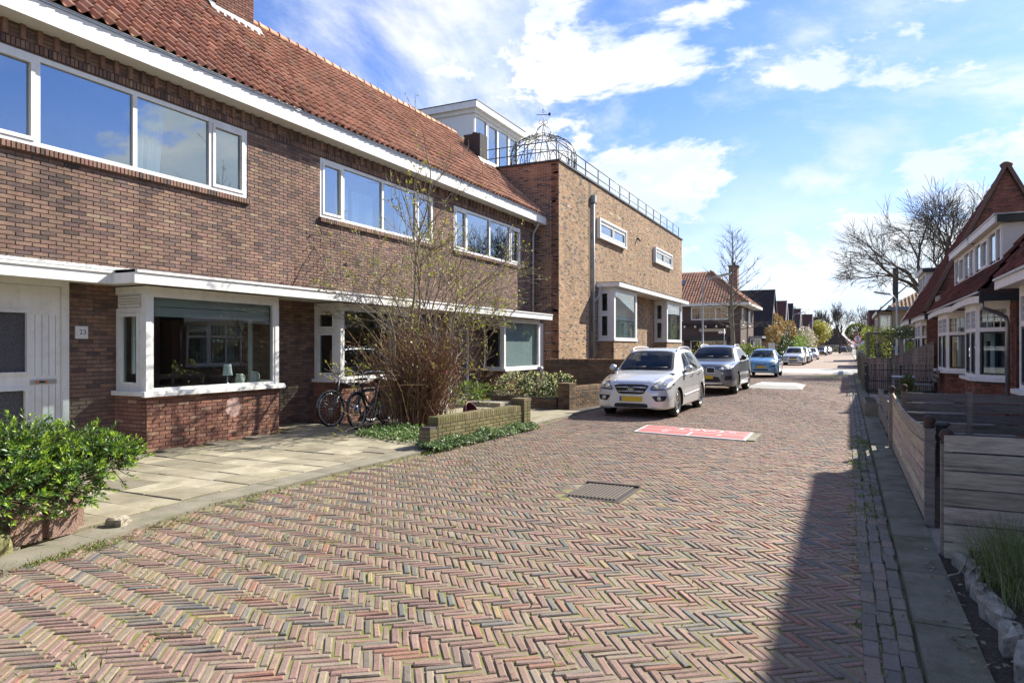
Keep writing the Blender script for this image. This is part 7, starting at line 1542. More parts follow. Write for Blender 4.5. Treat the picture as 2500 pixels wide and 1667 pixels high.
    for sx in (-0.32, 0.22):
        if lo: break
        q = MB(); y_ = y1 + 0.05; q.tube([cs.top(sx - 0.28, y_) + (0, 0, 0.02), cs.top(sx, y_ + 0.01) + (0, 0, 0.022), cs.top(sx + 0.30, y_ + 0.05) + (0, 0, 0.02)], 0.010, 4); q.build('wiper', m_blackpl, w)
    # wheel arches and wheels
    for ya in axles:
        for sg in (1, -1):
            th = np.linspace(-0.25, math.pi + 0.25, 22); A = np.stack([ya + np.cos(th) * arch, wr + np.sin(th) * arch], 1); B = np.stack([ya + np.cos(th) * (arch + 0.05), wr + np.sin(th) * (arch + 0.05)], 1); zb = [max(z, z0 - 0.03) for z in A[:, 1]]
            q = MB(); n = len(A); V = [cs.side(a[0], max(a[1], z0), sg) + (sg * 0.006, 0, 0) for a in A] + [cs.side(a[0], max(a[1], z0), sg) + (sg * 0.004, 0, 0) for a in B] + [cs.side(a[0], max(a[1], z0), sg) * (0.82, 1, 1) for a in A]
            q.add(V, [((i, i + 1, n + i + 1, n + i) if sg < 0 else (i, n + i, n + i + 1, i + 1)) for i in range(n - 1)], smooth=True); q.build('wheel_arch', feats.get('arch_mat', paint) if feats else paint, t)
            q = MB(); q.add(V, [(i, i + 1, 2 * n + i + 1, 2 * n + i) for i in range(n - 1)], smooth=True); q.build('arch_liner', m_blackpl, t)
            xw = cs.w(ya, wr + 0.1 if False else wr + arch + 0.02) - wd / 2 - 0.015; wheel(t, sg * xw, ya, wr, wd, sg, spokes, rimr)
    F_ = cs.front
    def fpoly(name, P, mat, off=-0.004, parent=t, r=0.2, mirror=False, rings=4, label=None):
        for sg in ((1, -1) if mirror else (1,)):
            q = MB(); pp = rpoly([(sg * x, z) for x, z in P], r); panel(q, pp, lambda x, z: F_(x, z), offs((0, off, 0)), rings, sg < 0); o = q.build(name, mat, parent)
        return o
    ft = feats or {}
    for nm, P, mat, off, mir in ft.get('front', ()):
        fpoly(nm, P, mat, off, mirror=mir)
        if nm == 'headlight':
            for sg in (1, -1): pp = rpoly([(sg * x, z) for x, z in P], 0.2); q = MB(); ring(q, offset_poly(pp, -0.010), offset_poly(pp, 0.012), lambda x, z: F_(x, z), offs((0, off - 0.003, 0)), sg < 0); q.build('headlight_rim', m_blackpl, t)
    if 'hood' in ft:
        for sg in (1, -1): q = MB(); q.tube([cs.top(sg * x, y) + (0, 0, 0.0) for x, y in ft['hood']], 0.006, 4); q.build('bonnet_gap', m_blackpl, t)
    for P in ft.get('chrome_bars', ()): q = MB(); q.tube([F_(x, z) + (0, -0.018, 0) for x, z in P], 0.011, 5); q.build('grille_bar', m_chrome, t)
    if 'plate' in ft:
        zc, yoff = ft['plate']; y_ = float(F_(0, zc)[1]) - 0.012; q = MB(); q.box(-0.26, 0.26, y_ - 0.012, y_, zc - 0.057, zc + 0.057); p = q.build('number_plate', m_plate, t); q = MB(); q.box(-0.26, -0.215, y_ - 0.015, y_ - 0.012, zc - 0.055, zc + 0.055); q.build('country_band', m_plate_b, p)
    if 'mirror' in ft:
        ym, zm = ft['mirror']
        for sg in (1, -1):
            x0 = cs.w(ym, zm); q = MB(); c = np.array((sg * (x0 + 0.12), ym - 0.02, zm + 0.05)); v = []; 
            for j in range(7):
                ph = math.pi * j / 6 - math.pi / 2
                for i in range(10): a = 2 * math.pi * i / 10; v.append(c + np.array((0.095 * math.cos(a) * math.cos(ph) ** 0.6 if math.cos(ph) > 0 else 0, 0.085 * math.sin(ph), 0.095 * math.sin(a) * (max(math.cos(ph), 0) ** 0.6))))
            q.add(v, [(j * 10 + i, j * 10 + (i + 1) % 10, (j + 1) * 10 + (i + 1) % 10, (j + 1) * 10 + i) for j in range(6) for i in range(10)], smooth=True); m = q.build('wing_mirror', ft.get('mirror_mat', paint), t); q = MB(); q.tube([(sg * (x0 - 0.02), ym + 0.02, zm - 0.02), tuple(c - np.array((sg * 0.03, 0, 0.05)))], 0.03, 6); q.build('mirror_stalk', m_blackpl, m)
    if lo: return t
    for y_, z_ in ft.get('handles', ()):
        for sg in (1, -1): q = MB(); q.obox(cs.side(y_, z_, sg) + (sg * 0.02, 0, 0), UX * 0.012, UY * 0.085, UZ * 0.016); q.build('door_handle', ft.get('handle_mat', m_chrome), t)
    for P in ft.get('seams', ()):
        for sg in (1, -1):
            q = MB(); V = []; n = 14; P_ = np.array(P)
            for k in range(n): u = k / (n - 1); i = min(int(u * (len(P_) - 1)), len(P_) - 2); f = u * (len(P_) - 1) - i; y_, z_ = P_[i] * (1 - f) + P_[i + 1] * f; dd = P_[i + 1] - P_[i]; dd = dd / np.linalg.norm(dd); V += [cs.side(y_ - dd[1] * 0.004, z_ + dd[0] * 0.004, sg) + (sg * 0.002, 0, 0), cs.side(y_ + dd[1] * 0.004, z_ - dd[0] * 0.004, sg) + (sg * 0.002, 0, 0)]
            q.add(V, [(2 * i, 2 * i + 1, 2 * i + 3, 2 * i + 2) for i in range(n - 1)]); q.build('door_gap', m_blackpl, t)
    if 'rails' in ft:
        ya, yb, hgt = ft['rails']
        for sg in (1, -1):
            q = MB(); pts = []
            for u in np.linspace(0, 1, 12): y_ = ya + (yb - ya) * u; xr = float(pchip(cs.st[:, 0], cs.st[:, 6], y_)) * 0.93; pts.append(cs.top(sg * xr, y_) + (0, 0, hgt * min(1, 6 * u, 6 * (1 - u)) + 0.004))
            q.tube(pts, 0.019, 6); q.build('roof_rail', ft.get('rail_mat', m_alloy), t)
    if 'strip' in ft:
        ya, yb, za, zb_ = ft['strip']
        for sg in (1, -1):
            q = MB(); n = 10; V = []
            for k in range(n): u = k / (n - 1); y_ = ya + (yb - ya) * u; z_ = za + (zb_ - za) * u; V += [cs.side(y_, z_ - 0.025, sg) + (sg * 0.003, 0, 0), cs.side(y_, z_ - 0.012, sg) + (sg * 0.016, 0, 0), cs.side(y_, z_ + 0.012, sg) + (sg * 0.016, 0, 0), cs.side(y_, z_ + 0.025, sg) + (sg * 0.003, 0, 0)]
            q.add(V, [(4 * i + k, 4 * i + 4 + k, 4 * i + 5 + k, 4 * i + 1 + k) for i in range(n - 1) for k in range(3)]); q.build('side_moulding', paint, t)
    for x, z, r in ft.get('fogs', ()):
        for sg in (1, -1): q = MB(); p = F_(x, z); q.lathe([(r, 0), (r, 0.012), (r * 0.8, 0.018), (0, 0.014)], Matrix.Translation((sg * p[0], p[1] - 0.006, p[2])) @ Matrix.Rotation(math.pi / 2, 4, 'X'), 14); q.build('fog_lamp', m_lens, t)
    for x, z, r, sc_ in ft.get('beams', ()):
        for sg in (1, -1): q = MB(); p = F_(x, z); q.lathe([(r, 0), (r * 1.02, 0.012), (r * 0.82, 0.014), (r * 0.5, 0.008), (0, 0.02)], Matrix.Translation((sg * p[0], p[1] - 0.004, p[2])) @ Matrix.Rotation(math.pi / 2, 4, 'X'), 16); q.build('headlamp_bulb', m_chrome, t)
    return t, cs

# station rows: y, zbot, wmax, zmid, wbelt, zbelt, wroof, ztop
ST_MPV = [(0.00, 0.25, 0.52, 0.44, 0.47, 0.58, 0.34, 0.66), (0.05, 0.22, 0.71, 0.45, 0.64, 0.64, 0.46, 0.77), (0.16, 0.21, 0.83, 0.48, 0.76, 0.70, 0.55, 0.86), (0.40, 0.21, 0.88, 0.52, 0.82, 0.78, 0.60, 0.925), (0.80, 0.20, 0.905, 0.56, 0.855, 0.88, 0.64, 1.00), (1.20, 0.20, 0.91, 0.60, 0.87, 0.95, 0.68, 1.06),
          (1.55, 0.20, 0.91, 0.60, 0.875, 0.97, 0.665, 1.28), (2.00, 0.20, 0.91, 0.61, 0.875, 0.985, 0.62, 1.535), (2.45, 0.20, 0.91, 0.62, 0.875, 1.00, 0.615, 1.605), (3.10, 0.20, 0.91, 0.63, 0.87, 1.02, 0.61, 1.615), (3.80, 0.21, 0.905, 0.64, 0.86, 1.05, 0.59, 1.575), (4.15, 0.23, 0.885, 0.65, 0.83, 1.06, 0.55, 1.50), (4.40, 0.26, 0.84, 0.66, 0.77, 1.04, 0.50, 1.28), (4.50, 0.30, 0.78, 0.66, 0.70, 0.92, 0.45, 1.02), (4.545, 0.36, 0.66, 0.62, 0.58, 0.76, 0.35, 0.82)]
ST_SUV = [(0.00, 0.36, 0.52, 0.60, 0.50, 0.80, 0.40, 0.90), (0.05, 0.32, 0.74, 0.60, 0.70, 0.84, 0.52, 0.98), (0.18, 0.28, 0.87, 0.62, 0.81, 0.90, 0.60, 1.05), (0.45, 0.26, 0.94, 0.66, 0.88, 0.98, 0.66, 1.10), (0.95, 0.25, 0.965, 0.70, 0.91, 1.06, 0.70, 1.155), (1.45, 0.25, 0.965, 0.72, 0.92, 1.11, 0.73, 1.20),
          (1.80, 0.25, 0.965, 0.72, 0.92, 1.12, 0.71, 1.42), (2.25, 0.25, 0.965, 0.72, 0.92, 1.13, 0.665, 1.64), (2.70, 0.25, 0.965, 0.73, 0.92, 1.14, 0.65, 1.70), (3.50, 0.25, 0.965, 0.73, 0.92, 1.16, 0.64, 1.70), (4.20, 0.27, 0.955, 0.74, 0.90, 1.18, 0.61, 1.64), (4.55, 0.30, 0.93, 0.75, 0.87, 1.17, 0.57, 1.50), (4.75, 0.34, 0.87, 0.75, 0.80, 1.10, 0.5, 1.22), (4.86, 0.42, 0.72, 0.72, 0.66, 0.90, 0.4, 0.98)]
ST_HATCH = [(0.00, 0.28, 0.44, 0.46, 0.40, 0.58, 0.28, 0.64), (0.05, 0.24, 0.62, 0.46, 0.57, 0.64, 0.38, 0.76), (0.15, 0.22, 0.75, 0.48, 0.68, 0.70, 0.47, 0.85), (0.36, 0.20, 0.815, 0.52, 0.76, 0.80, 0.54, 0.94), (0.65, 0.19, 0.83, 0.56, 0.79, 0.88, 0.58, 1.01), (0.92, 0.19, 0.835, 0.58, 0.80, 0.93, 0.62, 1.06),
            (1.25, 0.19, 0.835, 0.60, 0.80, 0.95, 0.60, 1.27), (1.65, 0.19, 0.835, 0.60, 0.80, 0.96, 0.56, 1.455), (2.05, 0.19, 0.835, 0.61, 0.80, 0.97, 0.55, 1.515), (2.60, 0.19, 0.835, 0.62, 0.80, 0.99, 0.54, 1.51), (3.15, 0.20, 0.83, 0.63, 0.79, 1.01, 0.51, 1.43), (3.55, 0.22, 0.80, 0.64, 0.74, 1.00, 0.47, 1.22), (3.75, 0.27, 0.74, 0.64, 0.67, 0.90, 0.42, 1.00), (3.85, 0.34, 0.60, 0.60, 0.52, 0.74, 0.3, 0.80)]
WIN_MPV = [[(1.72, 1.03), (2.42, 1.03), (2.50, 1.50), (2.20, 1.475)], [(2.49, 1.035), (3.28, 1.05), (3.30, 1.505), (2.57, 1.51)], [(3.35, 1.06), (4.02, 1.13), (3.98, 1.38), (3.80, 1.475), (3.37, 1.50)]]
WIN_SUV = [[(1.98, 1.17), (2.66, 1.17), (2.74, 1.57), (2.45, 1.55)], [(2.74, 1.175), (3.60, 1.20), (3.58, 1.58), (2.82, 1.58)], [(3.67, 1.21), (4.32, 1.30), (4.20, 1.50), (3.65, 1.575)]]
WIN_HATCH = [[(1.40, 1.00), (2.05, 1.00), (2.12, 1.41), (1.80, 1.385)], [(2.12, 1.005), (2.80, 1.03), (2.76, 1.40), (2.19, 1.415)], [(2.87, 1.04), (3.22, 1.10), (3.05, 1.32), (2.84, 1.39)]]
SCR_MPV = [(-0.66, 1.24), (0.66, 1.24), (0.545, 1.97), (-0.545, 1.97)]; SCR_SUV = [(-0.71, 1.50), (0.71, 1.50), (0.59, 2.20), (-0.59, 2.20)]; SCR_HATCH = [(-0.60, 0.96), (0.60, 0.96), (0.495, 1.60), (-0.495, 1.60)]
silver = car_paint('paint_silver', (0.60, 0.61, 0.63)); greyp = car_paint('paint_grey', (0.15, 0.165, 0.19)); bluep = car_paint('paint_lightblue', (0.16, 0.36, 0.56)); whitep = car_paint('paint_white', (0.75, 0.75, 0.76), 0.0); blackp = car_paint('paint_black', (0.02, 0.022, 0.025), 0.1); darkblue = car_paint('paint_blue', (0.03, 0.16, 0.42), 0.2); redp = car_paint('paint_red', (0.35, 0.02, 0.02), 0.1)
m_grille = M('grille_mesh', (0.012, 0.012, 0.013), 0.6)
FE_MPV = dict(hood=[(0.36, 0.14), (0.50, 0.30), (0.62, 0.60), (0.70, 1.0), (0.74, 1.22)], front=[('grille', [(-0.405, 0.755), (-0.29, 0.56), (0.29, 0.56), (0.405, 0.755), (0.26, 0.785), (-0.26, 0.785)], m_grille, -0.006, False), ('air_intake', [(-0.40, 0.255), (0.40, 0.255), (0.37, 0.355), (-0.37, 0.355)], m_grille, -0.006, False),
                     ('headlight', [(0.43, 0.66), (0.83, 0.685), (0.855, 0.77), (0.82, 0.88), (0.73, 0.91), (0.56, 0.83)], m_lens, -0.008, True), ('fog_recess', [(0.47, 0.53), (0.80, 0.535), (0.76, 0.42), (0.57, 0.40)], m_blackpl, -0.006, True)],
              chrome_bars=[[(-0.35, 0.712), (-0.15, 0.718), (0, 0.72), (0.15, 0.718), (0.35, 0.712)], [(-0.30, 0.625), (-0.13, 0.625), (0, 0.625), (0.13, 0.625), (0.30, 0.625)]],
              plate=(0.455, 0), mirror=(1.72, 1.05), handles=[(2.35, 0.93), (3.25, 0.95)], seams=[[(1.35, 0.35), (1.45, 0.95)], [(2.44, 0.30), (2.47, 1.0)], [(3.20, 0.32), (3.32, 0.80), (3.33, 1.02)]], rails=(2.05, 3.95, 0.055), rail_mat=silver, strip=(1.40, 3.22, 0.47, 0.51), fogs=[(0.64, 0.47, 0.05)], beams=[(0.56, 0.735, 0.062, 1), (0.715, 0.77, 0.062, 1)])
kia, kcs = make_car('silver people carrier with dark grille and yellow plate nearest the bush wall', (-4.42, 15.15, 0.0), 0.0, ST_MPV, silver, WIN_MPV, SCR_MPV, (0.90, 3.60), 0.325, 0.21, 0.215, 6, feats=FE_MPV)
def emblem():
    p = kcs.front(0, 0.672); q = MB(); th = np.linspace(0, 2 * math.pi, 22, endpoint=False); q.add([(0.10 * math.cos(a), p[1] - 0.026, 0.672 + 0.054 * math.sin(a)) for a in th], [tuple(range(21, -1, -1))]); q.tube([(0.10 * math.cos(a), p[1] - 0.026, 0.672 + 0.054 * math.sin(a)) for a in th], 0.008, 5, closed=True); e = q.build('badge', [M('badge_dark', (0.05, 0.05, 0.055), 0.3)], kia)
    text_part('KIA', 0.075, Matrix.Translation((0, p[1] - 0.031, 0.672)) @ Matrix.Rotation(math.pi / 2, 4, 'X'), m_chrome, e, 'badge_letters', 0.002, 0.001)
emblem()
FE_SUV = dict(front=[('kidney_grille', [(0.05, 0.74), (0.33, 0.75), (0.30, 0.925), (0.05, 0.93)], m_grille, -0.012, True), ('lower_intake', [(-0.52, 0.44), (0.52, 0.44), (0.44, 0.62), (-0.44, 0.62)], m_grille, -0.006, False), ('skid_plate', [(-0.55, 0.36), (0.55, 0.36), (0.56, 0.42), (-0.56, 0.42)], m_alloy, -0.008, False),
                     ('headlight', [(0.44, 0.83), (0.84, 0.86), (0.83, 0.95), (0.52, 0.965), (0.42, 0.93)], m_lens, -0.006, True), ('side_intake', [(0.62, 0.50), (0.85, 0.52), (0.85, 0.66), (0.66, 0.66)], m_grille, -0.006, True)],
              plate=(0.60, 0), mirror=(2.0, 1.20), mirror_mat=m_blackpl, handles=[(2.60, 1.06), (3.52, 1.09)], handle_mat=greyp, seams=[[(1.55, 0.40), (1.62, 1.10)], [(2.69, 0.38), (2.71, 1.14)], [(3.50, 0.42), (3.66, 0.95), (3.67, 1.17)]], rails=(2.3, 4.3, 0.05), fogs=[(0.56, 0.73, 0.05)], beams=[(0.56, 0.90, 0.05, 1), (0.72, 0.905, 0.05, 1)], strip=(1.5, 3.6, 0.42, 0.44))
x5, xcs = make_car('dark grey sport utility car with twin kidney grille behind the silver car', (-4.35, 23.85, 0.0), 0.0, ST_SUV, greyp, WIN_SUV, SCR_SUV, (0.93, 3.86), 0.37, 0.25, 0.245, 10, tint=True, feats=FE_SUV)
for sg in (1, -1):
    q = MB(); P = rpoly([(sg * x, z) for x, z in [(0.05, 0.74), (0.33, 0.75), (0.30, 0.925), (0.05, 0.93)]], 0.2); q.tube([xcs.front(*p) + (0, -0.02, 0) for p in P], 0.013, 5, closed=True); q.build('grille_surround', m_chrome, x5)
FE_HATCH = dict(front=[('grille', [(-0.30, 0.735), (-0.26, 0.66), (0.26, 0.66), (0.30, 0.735)], m_grille, -0.006, False), ('air_intake', [(-0.40, 0.36), (0.40, 0.36), (0.38, 0.44), (-0.38, 0.44)], m_grille, -0.006, False), ('headlight', [(0.42, 0.70), (0.74, 0.74), (0.72, 0.86), (0.58, 0.87), (0.46, 0.78)], m_lens, -0.006, True), ('bumper_strip', [(0.44, 0.565), (0.79, 0.585), (0.79, 0.645), (0.46, 0.62)], m_blackpl, -0.010, True)],
                chrome_bars=[[(-0.26, 0.705), (0, 0.705), (0.26, 0.705)]], plate=(0.555, 0), mirror=(1.40, 1.02), handles=[(2.0, 0.92), (2.85, 0.95)], handle_mat=bluep, seams=[[(1.02, 0.35), (1.12, 0.93)], [(2.08, 0.3), (2.10, 0.98)]], fogs=[(0.62, 0.47, 0.045)], beams=[(0.56, 0.785, 0.05, 1)])
make_car('light blue compact hatchback parked at the side road corner', (-4.15, 38.6, 0.0), 0.0, ST_HATCH, bluep, WIN_HATCH, SCR_HATCH, (0.72, 3.16), 0.29, 0.18, 0.19, 8, feats=FE_HATCH)
def mul(st, sy=1.0, sw=1.0, sz=1.0):
    a = np.array(st, float).copy(); a[:, 0] *= sy; a[:, [2, 4, 6]] *= sw; a[:, [1, 3, 5, 7]] *= sz; return a
FE_GEN = dict(front=[('grille', [(-0.34, 0.73), (-0.30, 0.62), (0.30, 0.62), (0.34, 0.73)], m_grille, -0.006, False), ('air_intake', [(-0.40, 0.34), (0.40, 0.34), (0.38, 0.44), (-0.38, 0.44)], m_grille, -0.006, False), ('headlight', [(0.46, 0.66), (0.80, 0.70), (0.78, 0.80), (0.52, 0.77)], m_lens, -0.006, True), ('fog_recess', [(0.5, 0.54), (0.76, 0.54), (0.74, 0.46), (0.55, 0.46)], m_blackpl, -0.006, True)], plate=(0.53, 0), mirror=(1.72, 1.04), rails=(2.05, 3.95, 0.055))
make_car('silver estate car with roof rails beyond the pale side road', (-4.25, 64.6, 0.0), 0.0, ST_MPV, silver, WIN_MPV, SCR_MPV, (0.90, 3.60), 0.325, 0.21, 0.215, 6, tint=True, feats=FE_GEN)
FE_LO = {k: v for k, v in FE_GEN.items() if k != 'rails'}
WIN2 = [[(y * 3.85 / 4.545, z) for y, z in p] for p in WIN_MPV]
for lab, loc, st, pt, wn, sc, ax, r in [
    ('grey estate car parked behind the silver estate', (-4.2, 71.5, 0), ST_MPV, greyp, WIN_MPV, SCR_MPV, (0.9, 3.6), 0.325), ('bright blue hatchback between grey and white cars', (-4.2, 79.0, 0), ST_HATCH, darkblue, WIN_HATCH, SCR_HATCH, (0.72, 3.16), 0.29), ('white saloon car with dark grille parked further on', (-4.1, 93.0, 0), mul(ST_MPV, 1, 1, 0.92), whitep, [[(y, z * 0.92) for y, z in p] for p in WIN_MPV], SCR_MPV, (0.9, 3.6), 0.325),
    ('black hatchback with yellow plate beyond the white saloon', (-4.2, 134.0, 0), mul(ST_MPV, 1, 1, 0.95), blackp, [[(y, z * 0.95) for y, z in p] for p in WIN_MPV], SCR_MPV, (0.9, 3.6), 0.325), ('dark grey van-like car behind the black hatchback', (-4.3, 141, 0), mul(ST_SUV, 1, 1, 1.05), greyp, [[(y, z * 1.05) for y, z in p] for p in WIN_SUV], SCR_SUV, (0.93, 3.86), 0.37), ('black car in the far row of parked cars', (-4.0, 155, 0), ST_MPV, blackp, WIN_MPV, SCR_MPV, (0.9, 3.6), 0.325),
    ('white car in the far row of parked cars', (-4.0, 163, 0), ST_MPV, whitep, WIN_MPV, SCR_MPV, (0.9, 3.6), 0.325), ('red car in the far row of parked cars', (-3.9, 172, 0), ST_HATCH, redp, WIN_HATCH, SCR_HATCH, (0.72, 3.16), 0.29)]:
    make_car(lab, loc, 0.0, st, pt, wn, sc, ax, r, tint=True, feats=FE_LO, lo=True)
make_car('dark car standing alone at the far end of the road', (-0.9, 214, 0), math.pi, ST_MPV, car_paint('paint_navy', (0.03, 0.04, 0.06), 0.2), WIN_MPV, SCR_MPV, (0.9, 3.6), 0.325, tint=True, feats=FE_LO, lo=True, group='cars at the street end')

# ------------------------------------------------------------------ bicycles
def bicycle(label, loc, rz, lean, frame, seed, step=True):
    """upright town bicycle, local x = forward, wheels on z = 0"""
    t = thing('bicycle', label, 'bicycle', loc, rz, 'bicycles leaning by the bay window'); t.rotation_euler = (lean, 0, rz); rng = np.random.default_rng(seed); r = 0.345; wb = 1.12
    fr = M('bike_frame_' + str(seed), frame, 0.35, coat=0.4, nz=((40, 0.2),))
    for xw in (wb, 0.0):
        th = np.linspace(0, 2 * math.pi, 40, endpoint=False); b = MB(); b.tube([(xw + r * math.cos(a), 0, r + r * math.sin(a)) for a in th], 0.021, 7, closed=True); w = b.build('wheel', m_rubber, t)
        b = MB(); b.tube([(xw + (r - 0.03) * math.cos(a), 0, r + (r - 0.03) * math.sin(a)) for a in th], 0.0125, 5, closed=True); b.build('rim', m_alloy, w)
        b = MB()
        for k in range(28): a = 2 * math.pi * k / 28; s = 0.03 if k % 2 else -0.03; b.tube([(xw + 0.02 * math.cos(a + 0.9), s, r + 0.02 * math.sin(a + 0.9)), (xw + (r - 0.035) * math.cos(a), 0, r + (r - 0.035) * math.sin(a))], 0.0016, 3)
        b.tube([(xw, -0.05, r), (xw, 0.05, r)], 0.022, 8); b.build('spokes', m_alloy, w)
        b = MB(); a0, a1 = (0.15, 2.5) if xw > 0 else (0.35, 3.3); n = 16; rr = r + 0.042; V = []
        for a in np.linspace(a0, a1, n):
            for s, dr in ((-0.028, -0.014), (-0.016, 0.0), (0.016, 0.0), (0.028, -0.014)): V.append((xw + (rr + dr) * math.cos(a), s, r + (rr + dr) * math.sin(a)))
        b.add(V, [(i * 4 + k, i * 4 + k + 1, i * 4 + k + 5, i * 4 + k + 4) for i in range(n - 1) for k in range(3)], smooth=True); b.build('mudguard', fr, t)
    hd0, hd1 = (wb - 0.20, 0, 0.62), (wb - 0.27, 0, 0.92); bb = (0.46, 0, 0.30); st0 = (0.30, 0, 0.78)
    b = MB(); b.tube([hd0, hd1], 0.019, 8); b.tube([bb, st0], 0.016, 8)
    if step: b.tube([hd0, (0.80, 0, 0.42), (0.64, 0, 0.33), bb], 0.016, 8); b.tube([(wb - 0.24, 0, 0.80), (0.72, 0, 0.50), (0.52, 0, 0.40), (0.40, 0, 0.48)], 0.014, 8)
    else: b.tube([hd0, bb], 0.016, 8); b.tube([(wb - 0.26, 0, 0.88), (0.31, 0, 0.76)], 0.016, 8)
    for s in (-0.045, 0.045): b.tube([bb, (0.0, s, r)], 0.010, 6); b.tube([(0.31, 0, 0.70), (0.0, s, r)], 0.009, 6)
    b.build('frame', fr, t)
    b = MB(); 
    for s in (-0.05, 0.05): b.tube([(wb - 0.20, s * 0.8, 0.60), (wb - 0.09, s, 0.46), (wb, s, r)], 0.011, 6)
    b.build('fork', fr, t)
    b = MB(); b.tube([hd1, (wb - 0.295, 0, 1.04)], 0.013, 6); hb = [(wb - 0.50, -0.29, 1.06), (wb - 0.34, -0.27, 1.10), (wb - 0.24, -0.12, 1.10), (wb - 0.27, 0, 1.05), (wb - 0.24, 0.12, 1.10), (wb - 0.34, 0.27, 1.10), (wb - 0.50, 0.29, 1.06)]; b.tube(hb, 0.012, 6); h = b.build('handlebar', m_chrome, t)
    for s in (-1, 1): b = MB(); b.tube([(wb - 0.52, s * 0.29, 1.055), (wb - 0.40, s * 0.283, 1.085)], 0.018, 7); b.build('grip', m_blackpl, h)
    b = MB(); b.tube([st0, (0.275, 0, 0.90)], 0.013, 6); b.build('seat_post', m_chrome, t)
    b = MB(); b.add([(0.12, -0.10, 0.93), (0.12, 0.10, 0.93), (0.26, 0.075, 0.945), (0.26, -0.075, 0.945), (0.40, 0.02, 0.93), (0.40, -0.02, 0.93), (0.13, -0.085, 0.89), (0.13, 0.085, 0.89), (0.26, 0.05, 0.895), (0.26, -0.05, 0.895), (0.39, 0.012, 0.90), (0.39, -0.012, 0.90)], [(0, 3, 2, 1), (3, 5, 4, 2), (0, 1, 7, 6), (1, 2, 8, 7), (2, 4, 10, 8), (4, 5, 11, 10), (5, 3, 9, 11), (3, 0, 6, 9)]); b.build('saddle', m_blackpl, t)
    b = MB(); b.lathe([(0.0, 0.0), (0.09, 0.0), (0.09, 0.006), (0.0, 0.006)], Matrix.Translation((bb[0], 0.05, bb[2])) @ Matrix.Rotation(-math.pi / 2, 4, 'X'), 20); b.tube([(bb[0] - 0.02, 0.07, bb[2]), (bb[0] + 0.10, 0.07, bb[2] - 0.13)], 0.009, 5); b.tube([(bb[0] + 0.02, -0.07, bb[2]), (bb[0] - 0.10, -0.07, bb[2] + 0.13)], 0.009, 5); c = b.build('crank', m_chrome, t)
    for x, y, z in ((bb[0] + 0.10, 0.11, bb[2] - 0.13), (bb[0] - 0.10, -0.11, bb[2] + 0.13)): b = MB(); b.box(x - 0.04, x + 0.04, y - 0.035, y + 0.035, z - 0.011, z + 0.011); b.build('pedal', m_blackpl, c)
    b = MB(); b.box(-0.28, 0.16, -0.012, -0.004, 0.735, 0.75); b.box(-0.28, 0.16, 0.004, 0.012, 0.735, 0.75); b.box(-0.28, 0.16, -0.065, -0.055, 0.735, 0.75); b.box(-0.28, 0.16, 0.055, 0.065, 0.735, 0.75); b.box(-0.28, -0.26, -0.065, 0.065, 0.733, 0.752)
    for s in (-0.06, 0.06): b.tube([(-0.12, s, 0.735), (0.0, s, r)], 0.006, 5)
    b.build('luggage_rack', m_black, t)
    b = MB(); b.lathe([(0.0, 0.05), (0.035, 0.04), (0.048, 0.0), (0.045, -0.008), (0, -0.01)], Matrix.Translation((wb - 0.17, 0, 0.90)) @ Matrix.Rotation(-math.pi / 2, 4, 'Y'), 14); b.build('headlamp', m_chrome, t)
    b = MB(); b.box(-0.30, -0.285, -0.03, 0.03, 0.66, 0.72); b.build('rear_reflector', m_lens_red, t)
    b = MB(); b.tube([(0.38, 0.05, 0.28), (0.30, 0.16, 0.02)], 0.009, 5); b.build('kickstand', m_iron, t)
# fronts point towards the camera side
bicycle('black step-through bicycle with front wheel turned to the pavement', (-8.80, 11.82, 0.03), -1.42, 0.06, (0.012, 0.013, 0.015), 1, True)
bicycle('older grey bicycle standing behind the black one against the bay', (-9.22, 11.90, 0.03), -1.68, 0.10, (0.10, 0.11, 0.115), 2, False)

# ------------------------------------------------------------------ bins, buckets and small garden things
def wheelie_bin(label, x, y, col, lid):
    t = thing('wheelie_bin', label, 'bin', (x, y, 0.0), 0.1, 'bins behind the bush'); mb_ = M('bin_' + label[:6], col, 0.6); b = MB(); b.add([(-0.23, -0.24, 0.05), (0.23, -0.24, 0.05), (0.23, 0.24, 0.05), (-0.23, 0.24, 0.05), (-0.28, -0.30, 0.95), (0.28, -0.30, 0.95), (0.28, 0.30, 0.95), (-0.28, 0.30, 0.95)], [(0, 3, 2, 1), (0, 1, 5, 4), (1, 2, 6, 5), (2, 3, 7, 6), (3, 0, 4, 7), (4, 5, 6, 7)]); b.build('bin_body', mb_, t)
    b = MB(); b.prism([(-0.32, -0.33, 0.95), (0.30, -0.33, 0.95), (0.30, -0.33, 1.0), (0.0, -0.33, 1.05), (-0.32, -0.33, 1.02)], (0, 0.66, 0)); b.build('lid', M('lid_' + label[:6], lid, 0.5), t)
    for s in (-0.22, 0.22): b = MB(); b.lathe([(0.0, -0.03), (0.10, -0.03), (0.10, 0.03), (0, 0.03)], Matrix.Translation((-0.25, s, 0.10)) @ Matrix.Rotation(math.pi / 2, 4, 'X'), 14); b.build('wheel', m_rubber, t)
wheelie_bin('grey bin with blue lid behind the bare bush', -9.15, 13.6, (0.30, 0.32, 0.33), (0.03, 0.12, 0.42))
wheelie_bin('pale bin with pink lid behind the bare bush', -9.15, 14.35, (0.42, 0.42, 0.42), (0.62, 0.10, 0.32))
